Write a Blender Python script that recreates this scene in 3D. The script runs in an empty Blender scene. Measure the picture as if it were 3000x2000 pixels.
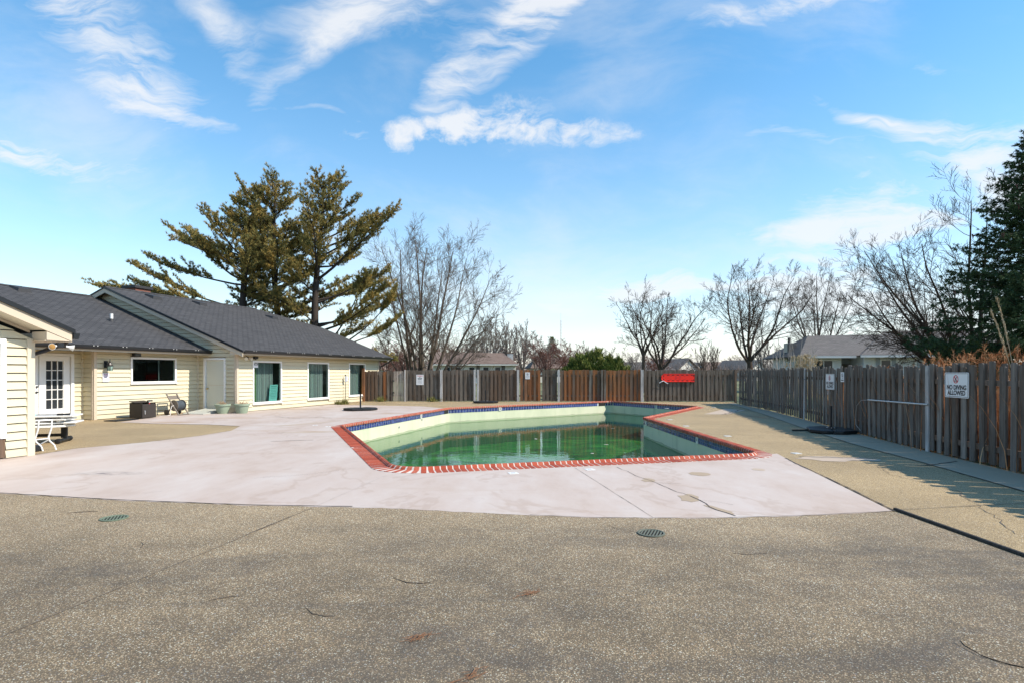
import bpy, math, random
import numpy as np
from mathutils import Vector, Matrix
from mathutils.geometry import tessellate_polygon

random.seed(7)
RNG = np.random.default_rng(11)
R = math.radians
SC = bpy.context.scene
COL = SC.collection

# ------------------------------------------------------------------ camera, sky, sun, exposure
EYE = 1.6
cam_d = bpy.data.cameras.new("camera")
cam = bpy.data.objects.new("camera", cam_d)
COL.objects.link(cam)
cam.location = (0, 0, EYE)
cam.rotation_euler = (R(90), 0, 0)
cam_d.sensor_width = 36.0
cam_d.lens = 20.0
cam_d.shift_y = 0.03
cam_d.clip_end = 3000
SC.camera = cam
SC.view_settings.view_transform = 'Standard'
SC.view_settings.look = 'None'
SC.view_settings.gamma = 1.0
SC.view_settings.use_curve_mapping = False
SC.view_settings.exposure = 0.72
SC.cycles.max_bounces = 6
SC.cycles.transparent_max_bounces = 16
SC.cycles.caustics_reflective = False
SC.cycles.caustics_refractive = False
SC.cycles.use_denoising = True

SUN_EL = R(43.0)
SUN_H = Vector((0.969, -0.245)).normalized()
SUN_V = Vector((SUN_H.x * math.cos(SUN_EL), SUN_H.y * math.cos(SUN_EL), math.sin(SUN_EL)))
sun_d = bpy.data.lights.new("sun", 'SUN')
sun_d.energy = 3.75
sun_d.angle = R(0.53)
sun_d.color = (1.0, 0.905, 0.775)
sun = bpy.data.objects.new("sun", sun_d)
COL.objects.link(sun)
sun.location = (40, 0, 40)
sun.rotation_euler = SUN_V.to_track_quat('Z', 'Y').to_euler()


# ------------------------------------------------------------------ node helper
class NT:
    def __init__(self, tree):
        self.t = tree
        self.n = tree.nodes
        self.l = tree.links

    def new(self, kind, **kw):
        nd = self.n.new(kind)
        for k, v in kw.items():
            setattr(nd, k, v)
        return nd

    def put(self, sock, v):
        if v is None:
            return
        if hasattr(v, 'is_output'):
            self.l.new(v, sock)
        else:
            if sock.type == 'RGBA' and not hasattr(v, '__len__'):
                v = (v, v, v, 1)
            if sock.type == 'RGBA' and len(v) == 3:
                v = (*v, 1)
            sock.default_value = v

    def m(self, op, a, b=None, c=None, clamp=False):
        nd = self.new('ShaderNodeMath', operation=op, use_clamp=clamp)
        self.put(nd.inputs[0], a)
        self.put(nd.inputs[1], b)
        self.put(nd.inputs[2], c)
        return nd.outputs[0]

    def vm(self, op, a, b=None):
        nd = self.new('ShaderNodeVectorMath', operation=op)
        self.put(nd.inputs[0], a)
        if b is not None:
            self.put(nd.inputs[1], b)
        return nd.outputs[1] if op in ('DOT_PRODUCT', 'LENGTH') else nd.outputs[0]

    def mix(self, f, a, b, blend='MIX'):
        nd = self.new('ShaderNodeMix', data_type='RGBA', blend_type=blend)
        self.put(nd.inputs[0], f)
        self.put(nd.inputs[6], a)
        self.put(nd.inputs[7], b)
        return nd.outputs[2]

    def noise(self, vec, scale, detail=4, rough=0.55, out=0, dist=0.0):
        nd = self.new('ShaderNodeTexNoise')
        self.put(nd.inputs['Vector'], vec)
        nd.inputs['Scale'].default_value = scale
        nd.inputs['Detail'].default_value = detail
        nd.inputs['Roughness'].default_value = rough
        nd.inputs['Distortion'].default_value = dist
        return nd.outputs[out]

    def vor(self, vec, scale, feature='F1', out=0, rnd=1.0):
        nd = self.new('ShaderNodeTexVoronoi', feature=feature)
        self.put(nd.inputs['Vector'], vec)
        nd.inputs['Scale'].default_value = scale
        nd.inputs['Randomness'].default_value = rnd
        return nd.outputs[out]

    def ramp(self, f, stops, interp='LINEAR'):
        nd = self.new('ShaderNodeValToRGB')
        cr = nd.color_ramp
        cr.interpolation = interp
        while len(cr.elements) < len(stops):
            cr.elements.new(0.5)
        for e, (p, c) in zip(cr.elements, stops):
            e.position = p
            if not hasattr(c, '__len__'):
                c = (c, c, c)
            e.color = (*c, 1)
        self.put(nd.inputs[0], f)
        return nd.outputs[0]

    def sstep(self, x, a, b):
        nd = self.new('ShaderNodeMapRange', interpolation_type='SMOOTHSTEP')
        self.put(nd.inputs[0], x)
        nd.inputs[1].default_value = a
        nd.inputs[2].default_value = b
        nd.inputs[3].default_value = 0
        nd.inputs[4].default_value = 1
        return nd.outputs[0]

    def scale(self, vec, s, loc=(0, 0, 0), rot=(0, 0, 0)):
        nd = self.new('ShaderNodeMapping')
        self.put(nd.inputs[0], vec)
        nd.inputs[1].default_value = loc
        nd.inputs[2].default_value = rot
        nd.inputs[3].default_value = s
        return nd.outputs[0]

    def xyz(self, vec):
        nd = self.new('ShaderNodeSeparateXYZ')
        self.put(nd.inputs[0], vec)
        return nd.outputs

    def comb(self, x, y, z=0.0):
        nd = self.new('ShaderNodeCombineXYZ')
        for i, v in enumerate((x, y, z)):
            self.put(nd.inputs[i], v)
        return nd.outputs[0]

    def coord(self, which='Object'):
        return self.new('ShaderNodeTexCoord').outputs[which]

    def bump(self, h, strength=0.3, dist=0.01):
        nd = self.new('ShaderNodeBump')
        nd.inputs['Strength'].default_value = strength
        nd.inputs['Distance'].default_value = dist
        self.put(nd.inputs['Height'], h)
        return nd.outputs[0]


# ------------------------------------------------------------------ world: blue sky with cirrus
world = bpy.data.worlds.new("World")
SC.world = world
world.use_nodes = True
w = NT(world.node_tree)
w.n.clear()
sky = w.new('ShaderNodeTexSky', sky_type='NISHITA')
sky.sun_disc = False
sky.sun_elevation = SUN_EL
sky.sun_rotation = math.atan2(SUN_H.x, SUN_H.y)
sky.altitude = 200
sky.air_density = 1.0
sky.dust_density = 0.35
sky.ozone_density = 1.4
hs = w.new('ShaderNodeHueSaturation')
hs.inputs['Hue'].default_value = 0.488
hs.inputs['Saturation'].default_value = 1.38
w.put(hs.inputs['Color'], sky.outputs[0])
bg_sky = w.new('ShaderNodeBackground')
bg_sky.inputs[1].default_value = 0.15
w.put(bg_sky.inputs[0], hs.outputs[0])
gen = w.coord('Generated')
dx, dy, dz = w.xyz(gen)
ay = w.m('MAXIMUM', w.m('ABSOLUTE', dy), 0.08)
uu = w.m('DIVIDE', dx, ay)
vv = w.m('DIVIDE', dz, ay)
uv = w.comb(uu, vv, w.m('MULTIPLY', dy, 0.3))
# slow swirl of the cloud sheet
wn = w.noise(uv, 1.7, 3, 0.5, out=1)
warp = w.vm('SCALE', w.vm('SUBTRACT', wn, (0.5, 0.5, 0.5)))
warp.node.inputs['Scale'].default_value = 0.30
uvw = w.vm('ADD', uv, warp)
fine = w.vm('ADD', uv, w.vm('MULTIPLY', w.vm('SUBTRACT', w.noise(uv, 6.0, 3, 0.6, out=1), (0.5, 0.5, 0.5)), (0.14, 0.09, 0)))
n_wisp = w.noise(w.scale(fine, (2.4, 8.5, 1), rot=(0, 0, R(-32))), 1.0, 10, 0.66, dist=0.5)
n_puff = w.noise(w.scale(fine, (1, 1.35, 1)), 9.0, 10, 0.66)
# the banks of cirrus in view: centre (u, v), half length, half height, tilt, weight, puffiness
clouds = [
    (-0.72, 0.575, 0.15, 0.075, -42, 0.95, 0), (-0.66, 0.46, 0.11, 0.08, -20, 0.6, 0), (-0.80, 0.645, 0.08, 0.04, -10, 0.7, 0),
    (-0.49, 0.57, 0.045, 0.14, 22, 0.55, 0), (-0.56, 0.64, 0.10, 0.035, -45, 0.5, 0),
    (-0.24, 0.615, 0.18, 0.07, 6, 1.0, 0), (-0.35, 0.53, 0.13, 0.028, 42, 0.7, 0),
    (0.03, 0.60, 0.20, 0.05, 52, 1.15, 0), (0.11, 0.66, 0.10, 0.05, 40, 0.9, 0), (-0.06, 0.515, 0.09, 0.025, 40, 0.7, 0),
    (-0.06, 0.425, 0.19, 0.038, 4, 1.0, 1), (0.10, 0.415, 0.17, 0.020, -3, 0.8, 1), (-0.02, 0.465, 0.07, 0.03, 20, 0.7, 1), (-0.22, 0.412, 0.10, 0.018, 0, 0.6, 1),
    (0.54, 0.645, 0.17, 0.035, 20, 1.05, 0), (0.70, 0.66, 0.14, 0.025, 4, 0.7, 0), (0.40, 0.62, 0.06, 0.05, 0, 0.45, 0),
    (0.74, 0.54, 0.03, 0.045, 60, 0.75, 0), (0.89, 0.52, 0.04, 0.08, 60, 0.6, 0),
    (0.86, 0.42, 0.26, 0.06, 4, 1.15, 0), (0.70, 0.37, 0.24, 0.025, 2, 0.6, 0), (0.62, 0.455, 0.15, 0.014, -2, 0.8, 0), (0.80, 0.33, 0.30, 0.055, 6, 1.2, 0),
    (0.52, 0.26, 0.19, 0.022, 4, 0.95, 0), (0.70, 0.29, 0.14, 0.016, 8, 0.7, 0), (0.45, 0.40, 0.12, 0.010, 5, 0.6, 0), (0.58, 0.19, 0.32, 0.05, 4, 1.0, 0), (0.62, 0.17, 0.22, 0.03, 4, 0.9, 1), (0.25, 0.19, 0.26, 0.022, 0, 0.65, 0),
    (0.34, 0.14, 0.42, 0.032, 0, 1.1, 0), (0.10, 0.225, 0.16, 0.014, -2, 0.6, 0), (-0.82, 0.385, 0.15, 0.04, -12, 1.25, 0),
    (-0.56, 0.415, 0.07, 0.02, -10, 0.5, 0), (-0.32, 0.418, 0.10, 0.008, -3, 0.5, 0), (-0.85, 0.20, 0.25, 0.02, -5, 0.35, 0),
]
f0 = f1 = None
for (cu, cv, a, b, tilt, wt, puff) in clouds:
    src = uvw if not puff else fine
    mp = w.new('ShaderNodeMapping', vector_type='TEXTURE')
    w.put(mp.inputs[0], src)
    mp.inputs[1].default_value = (cu, cv, 0)
    mp.inputs[2].default_value = (0, 0, R(tilt))
    mp.inputs[3].default_value = (a * 1.1, b * 1.15, 1e3)
    r2 = w.vm('DOT_PRODUCT', mp.outputs[0], mp.outputs[0])
    g = w.m('MULTIPLY', w.m('EXPONENT', w.m('MULTIPLY', r2, -1.1)), wt)
    if puff:
        f1 = g if f1 is None else w.m('ADD', f1, g)
    else:
        f0 = g if f0 is None else w.m('ADD', f0, g)
nw_ = w.m('MULTIPLY_ADD', w.m('SUBTRACT', n_wisp, 0.5), 3.2, 0.50, clamp=True)
np_c = w.m('MULTIPLY_ADD', w.m('SUBTRACT', n_puff, 0.5), 3.4, 0.50, clamp=True)
m0 = w.m('MULTIPLY', w.sstep(w.m('MULTIPLY', w.m('MINIMUM', f0, 1.25), w.m('MULTIPLY_ADD', nw_, 1.10, 0.16)), 0.08, 1.15), 0.92)
m1 = w.m('MULTIPLY', w.sstep(w.m('MULTIPLY', w.m('MINIMUM', f1, 1.25), w.m('MULTIPLY_ADD', np_c, 1.05, 0.12)), 0.08, 1.15), 0.94)
# thin veil over the whole sky, thicker along the line of sight towards the horizon
veil = w.m('MULTIPLY', w.sstep(w.noise(w.scale(uvw, (1.6, 4.0, 1), rot=(0, 0, R(-15))), 1.3, 8, 0.6), 0.44, 0.82), 0.38)
low = w.m('MULTIPLY', w.m('EXPONENT', w.m('MULTIPLY', w.m('MAXIMUM', dz, 0.0), -4.6)), 0.84)
cm = w.m('MAXIMUM', w.m('MAXIMUM', m0, m1), w.m('ADD', veil, low))
cm = w.m('MULTIPLY', cm, 0.93)
bg_cl = w.new('ShaderNodeBackground')
bg_cl.inputs[0].default_value = (0.97, 0.98, 1.0, 1)
bg_cl.inputs[1].default_value = 0.60
mixw = w.new('ShaderNodeMixShader')
w.l.new(cm, mixw.inputs[0])
w.l.new(bg_sky.outputs[0], mixw.inputs[1])
w.l.new(bg_cl.outputs[0], mixw.inputs[2])
wo = w.new('ShaderNodeOutputWorld')
w.l.new(mixw.outputs[0], wo.inputs[0])
world.cycles.sampling_method = 'MANUAL'
world.cycles.sample_map_resolution = 512

# ------------------------------------------------------------------ materials
MATS = {}


def mat(name):
    m = bpy.data.materials.new(name)
    m.use_nodes = True
    nt = NT(m.node_tree)
    b = nt.n['Principled BSDF']
    MATS[name] = m
    return m, nt, b


def plain(name, col, rough=0.6, metal=0.0, var=0.0, vscale=8.0, bump=0.0, bscale=60.0, spec=0.4, objvar=0.0):
    m, nt, b = mat(name)
    b.inputs['Roughness'].default_value = rough
    b.inputs['Metallic'].default_value = metal
    b.inputs['Specular IOR Level'].default_value = spec
    c = col
    co = nt.coord('Object')
    if var > 0:
        n = nt.noise(co, vscale, 5, 0.6)
        f = nt.m('MULTIPLY_ADD', nt.m('SUBTRACT', n, 0.5), 2 * var, 1.0)
        c = nt.mix(1.0, (*col, 1), nt.comb(f, f, f), 'MULTIPLY')
    if objvar > 0:
        rnd = nt.new('ShaderNodeObjectInfo').outputs['Random']
        f = nt.m('MULTIPLY_ADD', nt.m('SUBTRACT', rnd, 0.5), 2 * objvar, 1.0)
        c = nt.mix(1.0, c if hasattr(c, 'is_output') else (*col, 1), nt.comb(f, f, f), 'MULTIPLY')
    nt.put(b.inputs['Base Color'], c)
    if bump > 0:
        nt.l.new(nt.bump(nt.noise(co, bscale, 3), bump), b.inputs['Normal'])
    return m


def aggregate(name, tones, stain=False):
    m, nt, b = mat(name)
    co = nt.coord('Object')
    x, y, z = nt.xyz(co)
    flat = nt.comb(x, y, 0.0)
    cell = nt.vor(flat, 108, out=1)
    cx = nt.xyz(cell)
    dist = nt.vor(flat, 108, out=0)
    peb = nt.ramp(cx[0], tones, 'CONSTANT')
    big = nt.vor(flat, 52, out=1)
    bigx = nt.xyz(big)
    bigd = nt.vor(flat, 52, out=0)
    isbig = nt.m('MULTIPLY', nt.m('GREATER_THAN', bigx[1], 0.76), nt.m('LESS_THAN', bigd, 0.33))
    bigc = nt.ramp(bigx[0], [(0.0, (0.62, 0.57, 0.48)), (0.35, (0.42, 0.34, 0.24)), (0.6, (0.30, 0.28, 0.27)), (0.85, (0.50, 0.33, 0.20))], 'CONSTANT')
    matrix = tones[0][1]
    gap = nt.sstep(dist, 0.30, 0.55)
    dark = tuple(c * 0.45 for c in matrix)
    c = nt.mix(gap, peb, dark)
    c = nt.mix(nt.m('MULTIPLY', isbig, nt.m('MULTIPLY_ADD', bigx[2], 0.6, 0.25)), c, bigc)
    # broad uneven weathering
    n1 = nt.noise(flat, 0.55, 6, 0.6)
    f = nt.m('MULTIPLY_ADD', nt.m('SUBTRACT', n1, 0.5), 0.8, 1.0)
    c = nt.mix(1.0, c, nt.comb(f, f, f), 'MULTIPLY')
    if stain:
        # years of grime over the walked-on forecourt, cleaner along the painted concrete
        ed = nt.m('ADD', y, nt.m('MULTIPLY', nt.m('SUBTRACT', nt.noise(flat, 0.7, 6, 0.62), 0.5), 2.6))
        g = nt.m('SUBTRACT', 1.0, nt.sstep(ed, 4.3, 6.7))
        # blotchy wear at several sizes
        bl = nt.sstep(nt.noise(flat, 1.5, 8, 0.68), 0.36, 0.66)
        # dark scuffed bands, puddle and drag marks
        rot = nt.scale(flat, (0.30, 1.1, 1), rot=(0, 0, R(24)))
        band = nt.sstep(nt.noise(rot, 1.1, 6, 0.6, dist=0.6), 0.46, 0.62)
        band = nt.m('MULTIPLY', band, nt.sstep(nt.noise(flat, 5.0, 8, 0.75), 0.28, 0.60))
        grime = nt.m('MULTIPLY', g, nt.m('ADD', nt.m('MULTIPLY_ADD', bl, 0.42, 0.40), nt.m('MULTIPLY', band, 0.18)))
        c = nt.mix(grime, c, nt.mix(1.0, c, (0.45, 0.46, 0.49), 'MULTIPLY'))
        c = nt.mix(nt.m('MULTIPLY', nt.m('MULTIPLY', band, g), 0.40), c, (0.070, 0.062, 0.055))
    nt.put(b.inputs['Base Color'], c)
    b.inputs['Roughness'].default_value = 0.85
    h = nt.m('ADD', nt.m('MULTIPLY', nt.m('SUBTRACT', 1.0, dist), 0.6), nt.m('MULTIPLY', isbig, 0.5))
    nt.l.new(nt.bump(h, 0.55, 0.006), b.inputs['Normal'])
    return m


T_TAN = [(0.0, (0.527, 0.381, 0.195)), (0.22, (0.595, 0.446, 0.246)), (0.45, (0.482, 0.343, 0.175)), (0.62, (0.651, 0.509, 0.308)), (0.76, (0.438, 0.317, 0.169)), (0.88, (0.673, 0.547, 0.370)), (0.95, (0.303, 0.247, 0.175))]
T_FORE = [(0.0, (0.438, 0.323, 0.186)), (0.18, (0.591, 0.452, 0.269)), (0.36, (0.306, 0.226, 0.139)), (0.52, (0.679, 0.544, 0.362)), (0.64, (0.208, 0.169, 0.125)), (0.76, (0.503, 0.329, 0.186)), (0.85, (0.845, 0.811, 0.632)), (0.93, (0.109, 0.098, 0.083))]
aggregate('aggregate_tan', T_TAN)
aggregate('aggregate_fore', T_FORE, stain=True)
aggregate('aggregate_cover', [(p, tuple(v * 0.60 for v in c)) for p, c in T_FORE])


def pink():
    m, nt, b = mat('pink_concrete')
    co = nt.coord('Object')
    base = (0.56, 0.478, 0.45)
    n1 = nt.noise(nt.scale(co, (1, 0.45, 1), rot=(0, 0, R(20))), 0.9, 8, 0.66)
    c = nt.ramp(n1, [(0.30, (0.41, 0.315, 0.255)), (0.44, (0.475, 0.385, 0.33)), (0.55, (0.50, 0.42, 0.37)), (0.66, (0.525, 0.46, 0.415)), (0.76, (0.475, 0.41, 0.37))])
    # old water marks: thin rings where puddles dried
    ring_n = nt.noise(nt.scale(co, (1, 0.7, 1)), 0.62, 5, 0.55, dist=0.4)
    rg1 = nt.m('SUBTRACT', 1.0, nt.sstep(nt.m('ABSOLUTE', nt.m('SUBTRACT', ring_n, 0.57)), 0.003, 0.022))
    c = nt.mix(nt.m('MULTIPLY', rg1, 0.42), c, (0.38, 0.285, 0.225))
    inside = nt.sstep(ring_n, 0.56, 0.60)
    c = nt.mix(nt.m('MULTIPLY', inside, 0.22), c, (0.50, 0.42, 0.38))
    # worn tan streaks of bare concrete and drifted dust, mostly towards the house
    x, y, z = nt.xyz(co)
    st = nt.sstep(nt.noise(nt.scale(co, (0.16, 1.5, 1), rot=(0, 0, R(14))), 1.2, 6, 0.6, dist=0.8), 0.56, 0.68)
    far = nt.sstep(nt.m('SUBTRACT', y, nt.m('MULTIPLY', x, 0.5)), 12.0, 19.0)
    c = nt.mix(nt.m('MULTIPLY', st, nt.m('MULTIPLY_ADD', far, 0.75, 0.14)), c, (0.37, 0.245, 0.15))
    blot = nt.sstep(nt.noise(co, 2.6, 7, 0.72), 0.56, 0.74)
    c = nt.mix(nt.m('MULTIPLY', blot, 0.52), c, (0.38, 0.30, 0.265))
    spk = nt.sstep(nt.noise(co, 38, 3, 0.7), 0.70, 0.78)
    c = nt.mix(nt.m('MULTIPLY', spk, 0.4), c, (0.30, 0.26, 0.24))
    # two small scorched marks on the left
    d1 = nt.vm('LENGTH', nt.vm('MULTIPLY', nt.vm('SUBTRACT', co, (-6.35, 9.0, 0.0)), (1.25, 4.0, 0)))
    mk = nt.m('MULTIPLY', nt.m('SUBTRACT', 1.0, nt.sstep(d1, 0.1, 1.0)), nt.sstep(nt.noise(nt.scale(co, (3, 12, 1)), 1.2, 4, 0.6), 0.42, 0.66))
    c = nt.mix(nt.m('MULTIPLY', mk, 0.85), c, (0.10, 0.09, 0.09))
    nt.put(b.inputs['Base Color'], c)
    b.inputs['Roughness'].default_value = 0.72
    nt.l.new(nt.bump(nt.noise(co, 55, 4, 0.6), 0.18, 0.01), b.inputs['Normal'])


pink()


def concrete(name, a, bcol, sc=1.2):
    m, nt, b = mat(name)
    co = nt.coord('Object')
    c = nt.mix(nt.noise(co, sc, 7, 0.65), a, bcol)
    spk = nt.sstep(nt.noise(co, 60, 3, 0.7), 0.62, 0.75)
    c = nt.mix(nt.m('MULTIPLY', spk, 0.3), c, tuple(v * 0.6 for v in a))
    nt.put(b.inputs['Base Color'], c)
    b.inputs['Roughness'].default_value = 0.85
    nt.l.new(nt.bump(nt.noise(co, 80, 3), 0.25, 0.008), b.inputs['Normal'])


concrete('grey_concrete', (0.36, 0.29, 0.20), (0.43, 0.35, 0.25))
concrete('patch_concrete', (0.42, 0.33, 0.25), (0.48, 0.385, 0.30), 3)
concrete('patch_tan', (0.33, 0.25, 0.17), (0.40, 0.31, 0.22), 9)
concrete('cover_concrete', (0.185, 0.165, 0.135), (0.23, 0.205, 0.165), 6)


def wood(name, cols, grain=26.0, rough=0.85):
    m, nt, b = mat(name)
    co = nt.coord('Object')
    rnd = nt.new('ShaderNodeObjectInfo').outputs['Random']
    off = nt.comb(nt.m('MULTIPLY', rnd, 37.0), nt.m('MULTIPLY', rnd, 11.0), nt.m('MULTIPLY', rnd, 5.0))
    v = nt.vm('ADD', co, off)
    g = nt.noise(nt.scale(v, (grain, grain, 1.3)), 1.0, 6, 0.65, dist=0.4)
    tone = nt.ramp(nt.m('FRACT', nt.m('MULTIPLY', rnd, 7.13)), [(0.0, cols[0]), (0.35, cols[1]), (0.7, cols[2]), (1.0, cols[3])])
    big = nt.noise(nt.scale(v, (5, 5, 0.9)), 1.0, 5, 0.6)
    c = nt.mix(nt.sstep(big, 0.42, 0.70), tone, cols[4])
    f = nt.m('MULTIPLY_ADD', nt.m('SUBTRACT', g, 0.5), 1.7, 1.0)
    c = nt.mix(1.0, c, nt.comb(f, f, f), 'MULTIPLY')
    x, y, z = nt.xyz(co)
    kn = nt.vor(nt.scale(v, (9, 9, 2.2)), 1.0, out=0)
    c = nt.mix(nt.m('MULTIPLY', nt.m('SUBTRACT', 1.0, nt.sstep(kn, 0.05, 0.13)), 0.6), c, tuple(q * 0.4 for q in cols[0]))
    nt.put(b.inputs['Base Color'], c)
    b.inputs['Roughness'].default_value = rough
    b.inputs['Specular IOR Level'].default_value = 0.2
    nt.l.new(nt.bump(g, 0.35, 0.004), b.inputs['Normal'])


wood('wood_grey', [(0.105, 0.088, 0.073), (0.175, 0.152, 0.128), (0.125, 0.105, 0.086), (0.22, 0.195, 0.165), (0.095, 0.068, 0.048)])
wood('wood_fence_right', [(0.115, 0.10, 0.086), (0.20, 0.178, 0.155), (0.14, 0.12, 0.102), (0.265, 0.24, 0.21), (0.095, 0.072, 0.055)])
wood('wood_orange', [(0.25, 0.10, 0.040), (0.33, 0.145, 0.06), (0.19, 0.08, 0.035), (0.27, 0.145, 0.08), (0.15, 0.09, 0.058)])
wood('wood_brown', [(0.12, 0.075, 0.05), (0.16, 0.105, 0.07), (0.14, 0.09, 0.06), (0.19, 0.15, 0.12), (0.13, 0.10, 0.08)])
wood('wood_pale', [(0.42, 0.41, 0.40), (0.48, 0.47, 0.46), (0.44, 0.43, 0.42), (0.52, 0.51, 0.50), (0.34, 0.33, 0.32)])
wood('wood_tan', [(0.36, 0.31, 0.26), (0.42, 0.37, 0.32), (0.34, 0.29, 0.24), (0.45, 0.41, 0.36), (0.26, 0.22, 0.19)])
wood('wood_dark', [(0.05, 0.045, 0.04), (0.06, 0.055, 0.05), (0.055, 0.05, 0.045), (0.07, 0.065, 0.06), (0.04, 0.035, 0.03)])


def siding(name, col):
    m, nt, b = mat(name)
    co = nt.coord('Object')
    rnd = nt.new('ShaderNodeObjectInfo').outputs['Random']
    g = nt.noise(nt.scale(co, (2.5, 2.5, 60)), 1.0, 4, 0.6)
    big = nt.noise(co, 0.9, 4, 0.6)
    f = nt.m('ADD', nt.m('MULTIPLY', nt.m('SUBTRACT', g, 0.5), 0.10), nt.m('ADD', nt.m('MULTIPLY', nt.m('SUBTRACT', big, 0.5), 0.12), nt.m('MULTIPLY_ADD', rnd, 0.05, 0.975)))
    c = nt.mix(1.0, (*col, 1), nt.comb(f, f, f), 'MULTIPLY')
    x, y, z = nt.xyz(co)
    # rain splash dirt near the paving
    sp = nt.m('MULTIPLY', nt.m('SUBTRACT', 1.0, nt.sstep(nt.m('ADD', z, nt.m('MULTIPLY', big, 0.25)), 0.10, 0.42)), 0.30)
    c = nt.mix(sp, c, (0.42, 0.34, 0.24))
    nt.put(b.inputs['Base Color'], c)
    b.inputs['Roughness'].default_value = 0.5
    b.inputs['Specular IOR Level'].default_value = 0.3
    nt.l.new(nt.bump(g, 0.08, 0.004), b.inputs['Normal'])


siding('siding_cream', (0.63, 0.575, 0.415))
plain('trim_beige', (0.56, 0.475, 0.365), 0.55, var=0.06, vscale=3)
plain('trim_cream', (0.62, 0.56, 0.43), 0.55, var=0.05, vscale=3)
plain('white_paint', (0.80, 0.80, 0.78), 0.45, var=0.04, vscale=5)
plain('door_pale', (0.60, 0.61, 0.53), 0.45, var=0.03, vscale=2)
plain('gutter_black', (0.016, 0.017, 0.019), 0.35, var=0.2, vscale=4)
plain('black_plastic', (0.014, 0.015, 0.017), 0.45, var=0.3, vscale=9, bump=0.1)
plain('black_metal', (0.02, 0.02, 0.022), 0.4, var=0.2)
plain('room_shade_black', (0.012, 0.013, 0.013), 0.9)
plain('room_shade_grey', (0.10, 0.11, 0.10), 0.9)
plain('brass', (0.55, 0.38, 0.12), 0.3, metal=1.0)
plain('galv', (0.55, 0.56, 0.57), 0.4, metal=0.85, var=0.15, vscale=14)
plain('sign_white', (0.78, 0.79, 0.80), 0.4, var=0.05, vscale=9)
plain('ink_black', (0.02, 0.02, 0.022), 0.5)
plain('ink_red', (0.55, 0.03, 0.04), 0.5)
plain('ink_magenta', (0.50, 0.08, 0.25), 0.5)
plain('ink_grey', (0.25, 0.25, 0.27), 0.6)
plain('ink_teal', (0.03, 0.16, 0.17), 0.5)
plain('paper_teal', (0.28, 0.66, 0.66), 0.6, var=0.04)
plain('red_plastic', (0.90, 0.028, 0.014), 0.45, var=0.06, vscale=3)
plain('white_plastic', (0.78, 0.78, 0.76), 0.35, var=0.06, vscale=6)
plain('white_tube', (0.76, 0.77, 0.78), 0.3)
plain('strap_white', (0.75, 0.75, 0.76), 0.8)
plain('hose_grey', (0.075, 0.09, 0.105), 0.5, var=0.2, vscale=20)
plain('hose_white', (0.62, 0.60, 0.56), 0.5)
plain('reel_taupe', (0.17, 0.145, 0.12), 0.5, var=0.1)
plain('bin_brown', (0.035, 0.028, 0.024), 0.6, var=0.35, vscale=40, bump=0.3, bscale=120)
plain('item_red', (0.6, 0.03, 0.03), 0.4)
plain('pot_sage', (0.27, 0.335, 0.25), 0.55, var=0.15, vscale=5)
plain('soil', (0.06, 0.045, 0.03), 0.95, var=0.3, vscale=30, bump=0.5)
plain('dry_stem', (0.42, 0.29, 0.17), 0.9, var=0.2, vscale=30)
plain('ramp_metal', (0.42, 0.43, 0.39), 0.5, var=0.1, vscale=6)
plain('lamp_glass', (0.30, 0.42, 0.36), 0.25)
plain('bulb_amber', (0.55, 0.30, 0.09), 0.3)
plain('bulb_white', (0.74, 0.70, 0.58), 0.3)
plain('drain_green', (0.14, 0.175, 0.12), 0.6, var=0.25, vscale=30)
plain('drain_dark', (0.12, 0.13, 0.10), 0.7, var=0.3, vscale=30)
plain('pit_shade', (0.012, 0.012, 0.011), 0.9)
plain('crack_dark', (0.075, 0.062, 0.052), 0.95, var=0.5, vscale=14)
plain('joint_dark', (0.12, 0.10, 0.08), 0.95, var=0.4, vscale=9)
plain('joint_pale', (0.44, 0.39, 0.36), 0.9, var=0.3, vscale=9)
plain('mortar_white', (0.60, 0.54, 0.48), 0.85, var=0.35, vscale=5, bump=0.3, bscale=90)
plain('skimmer_shade', (0.015, 0.015, 0.015), 0.8)
plain('tile_white', (0.72, 0.72, 0.70), 0.3)
plain('grout', (0.52, 0.55, 0.58), 0.8)
plain('chimney_brick', (0.20, 0.085, 0.06), 0.85, var=0.25, vscale=12)
plain('chimney_white', (0.62, 0.60, 0.56), 0.8, var=0.25, vscale=9)
plain('flashing', (0.03, 0.03, 0.032), 0.6)
plain('stone_grey', (0.16, 0.15, 0.14), 0.9, var=0.3, vscale=8)
plain('wall_pale_blue', (0.60, 0.62, 0.63), 0.7, var=0.08, vscale=2)
plain('wall_grey_blue', (0.30, 0.33, 0.37), 0.7, var=0.06)
plain('wall_far_white', (0.66, 0.65, 0.60), 0.7, var=0.1, vscale=0.7)
plain('mast_steel', (0.50, 0.42, 0.42), 0.7)
plain('joint_fore', (0.17, 0.135, 0.10), 0.95, var=0.4, vscale=9)
plain('twig', (0.09, 0.07, 0.055), 0.9)
plain('leaf_rust', (0.17, 0.085, 0.045), 0.9, var=0.3, vscale=60)


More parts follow.
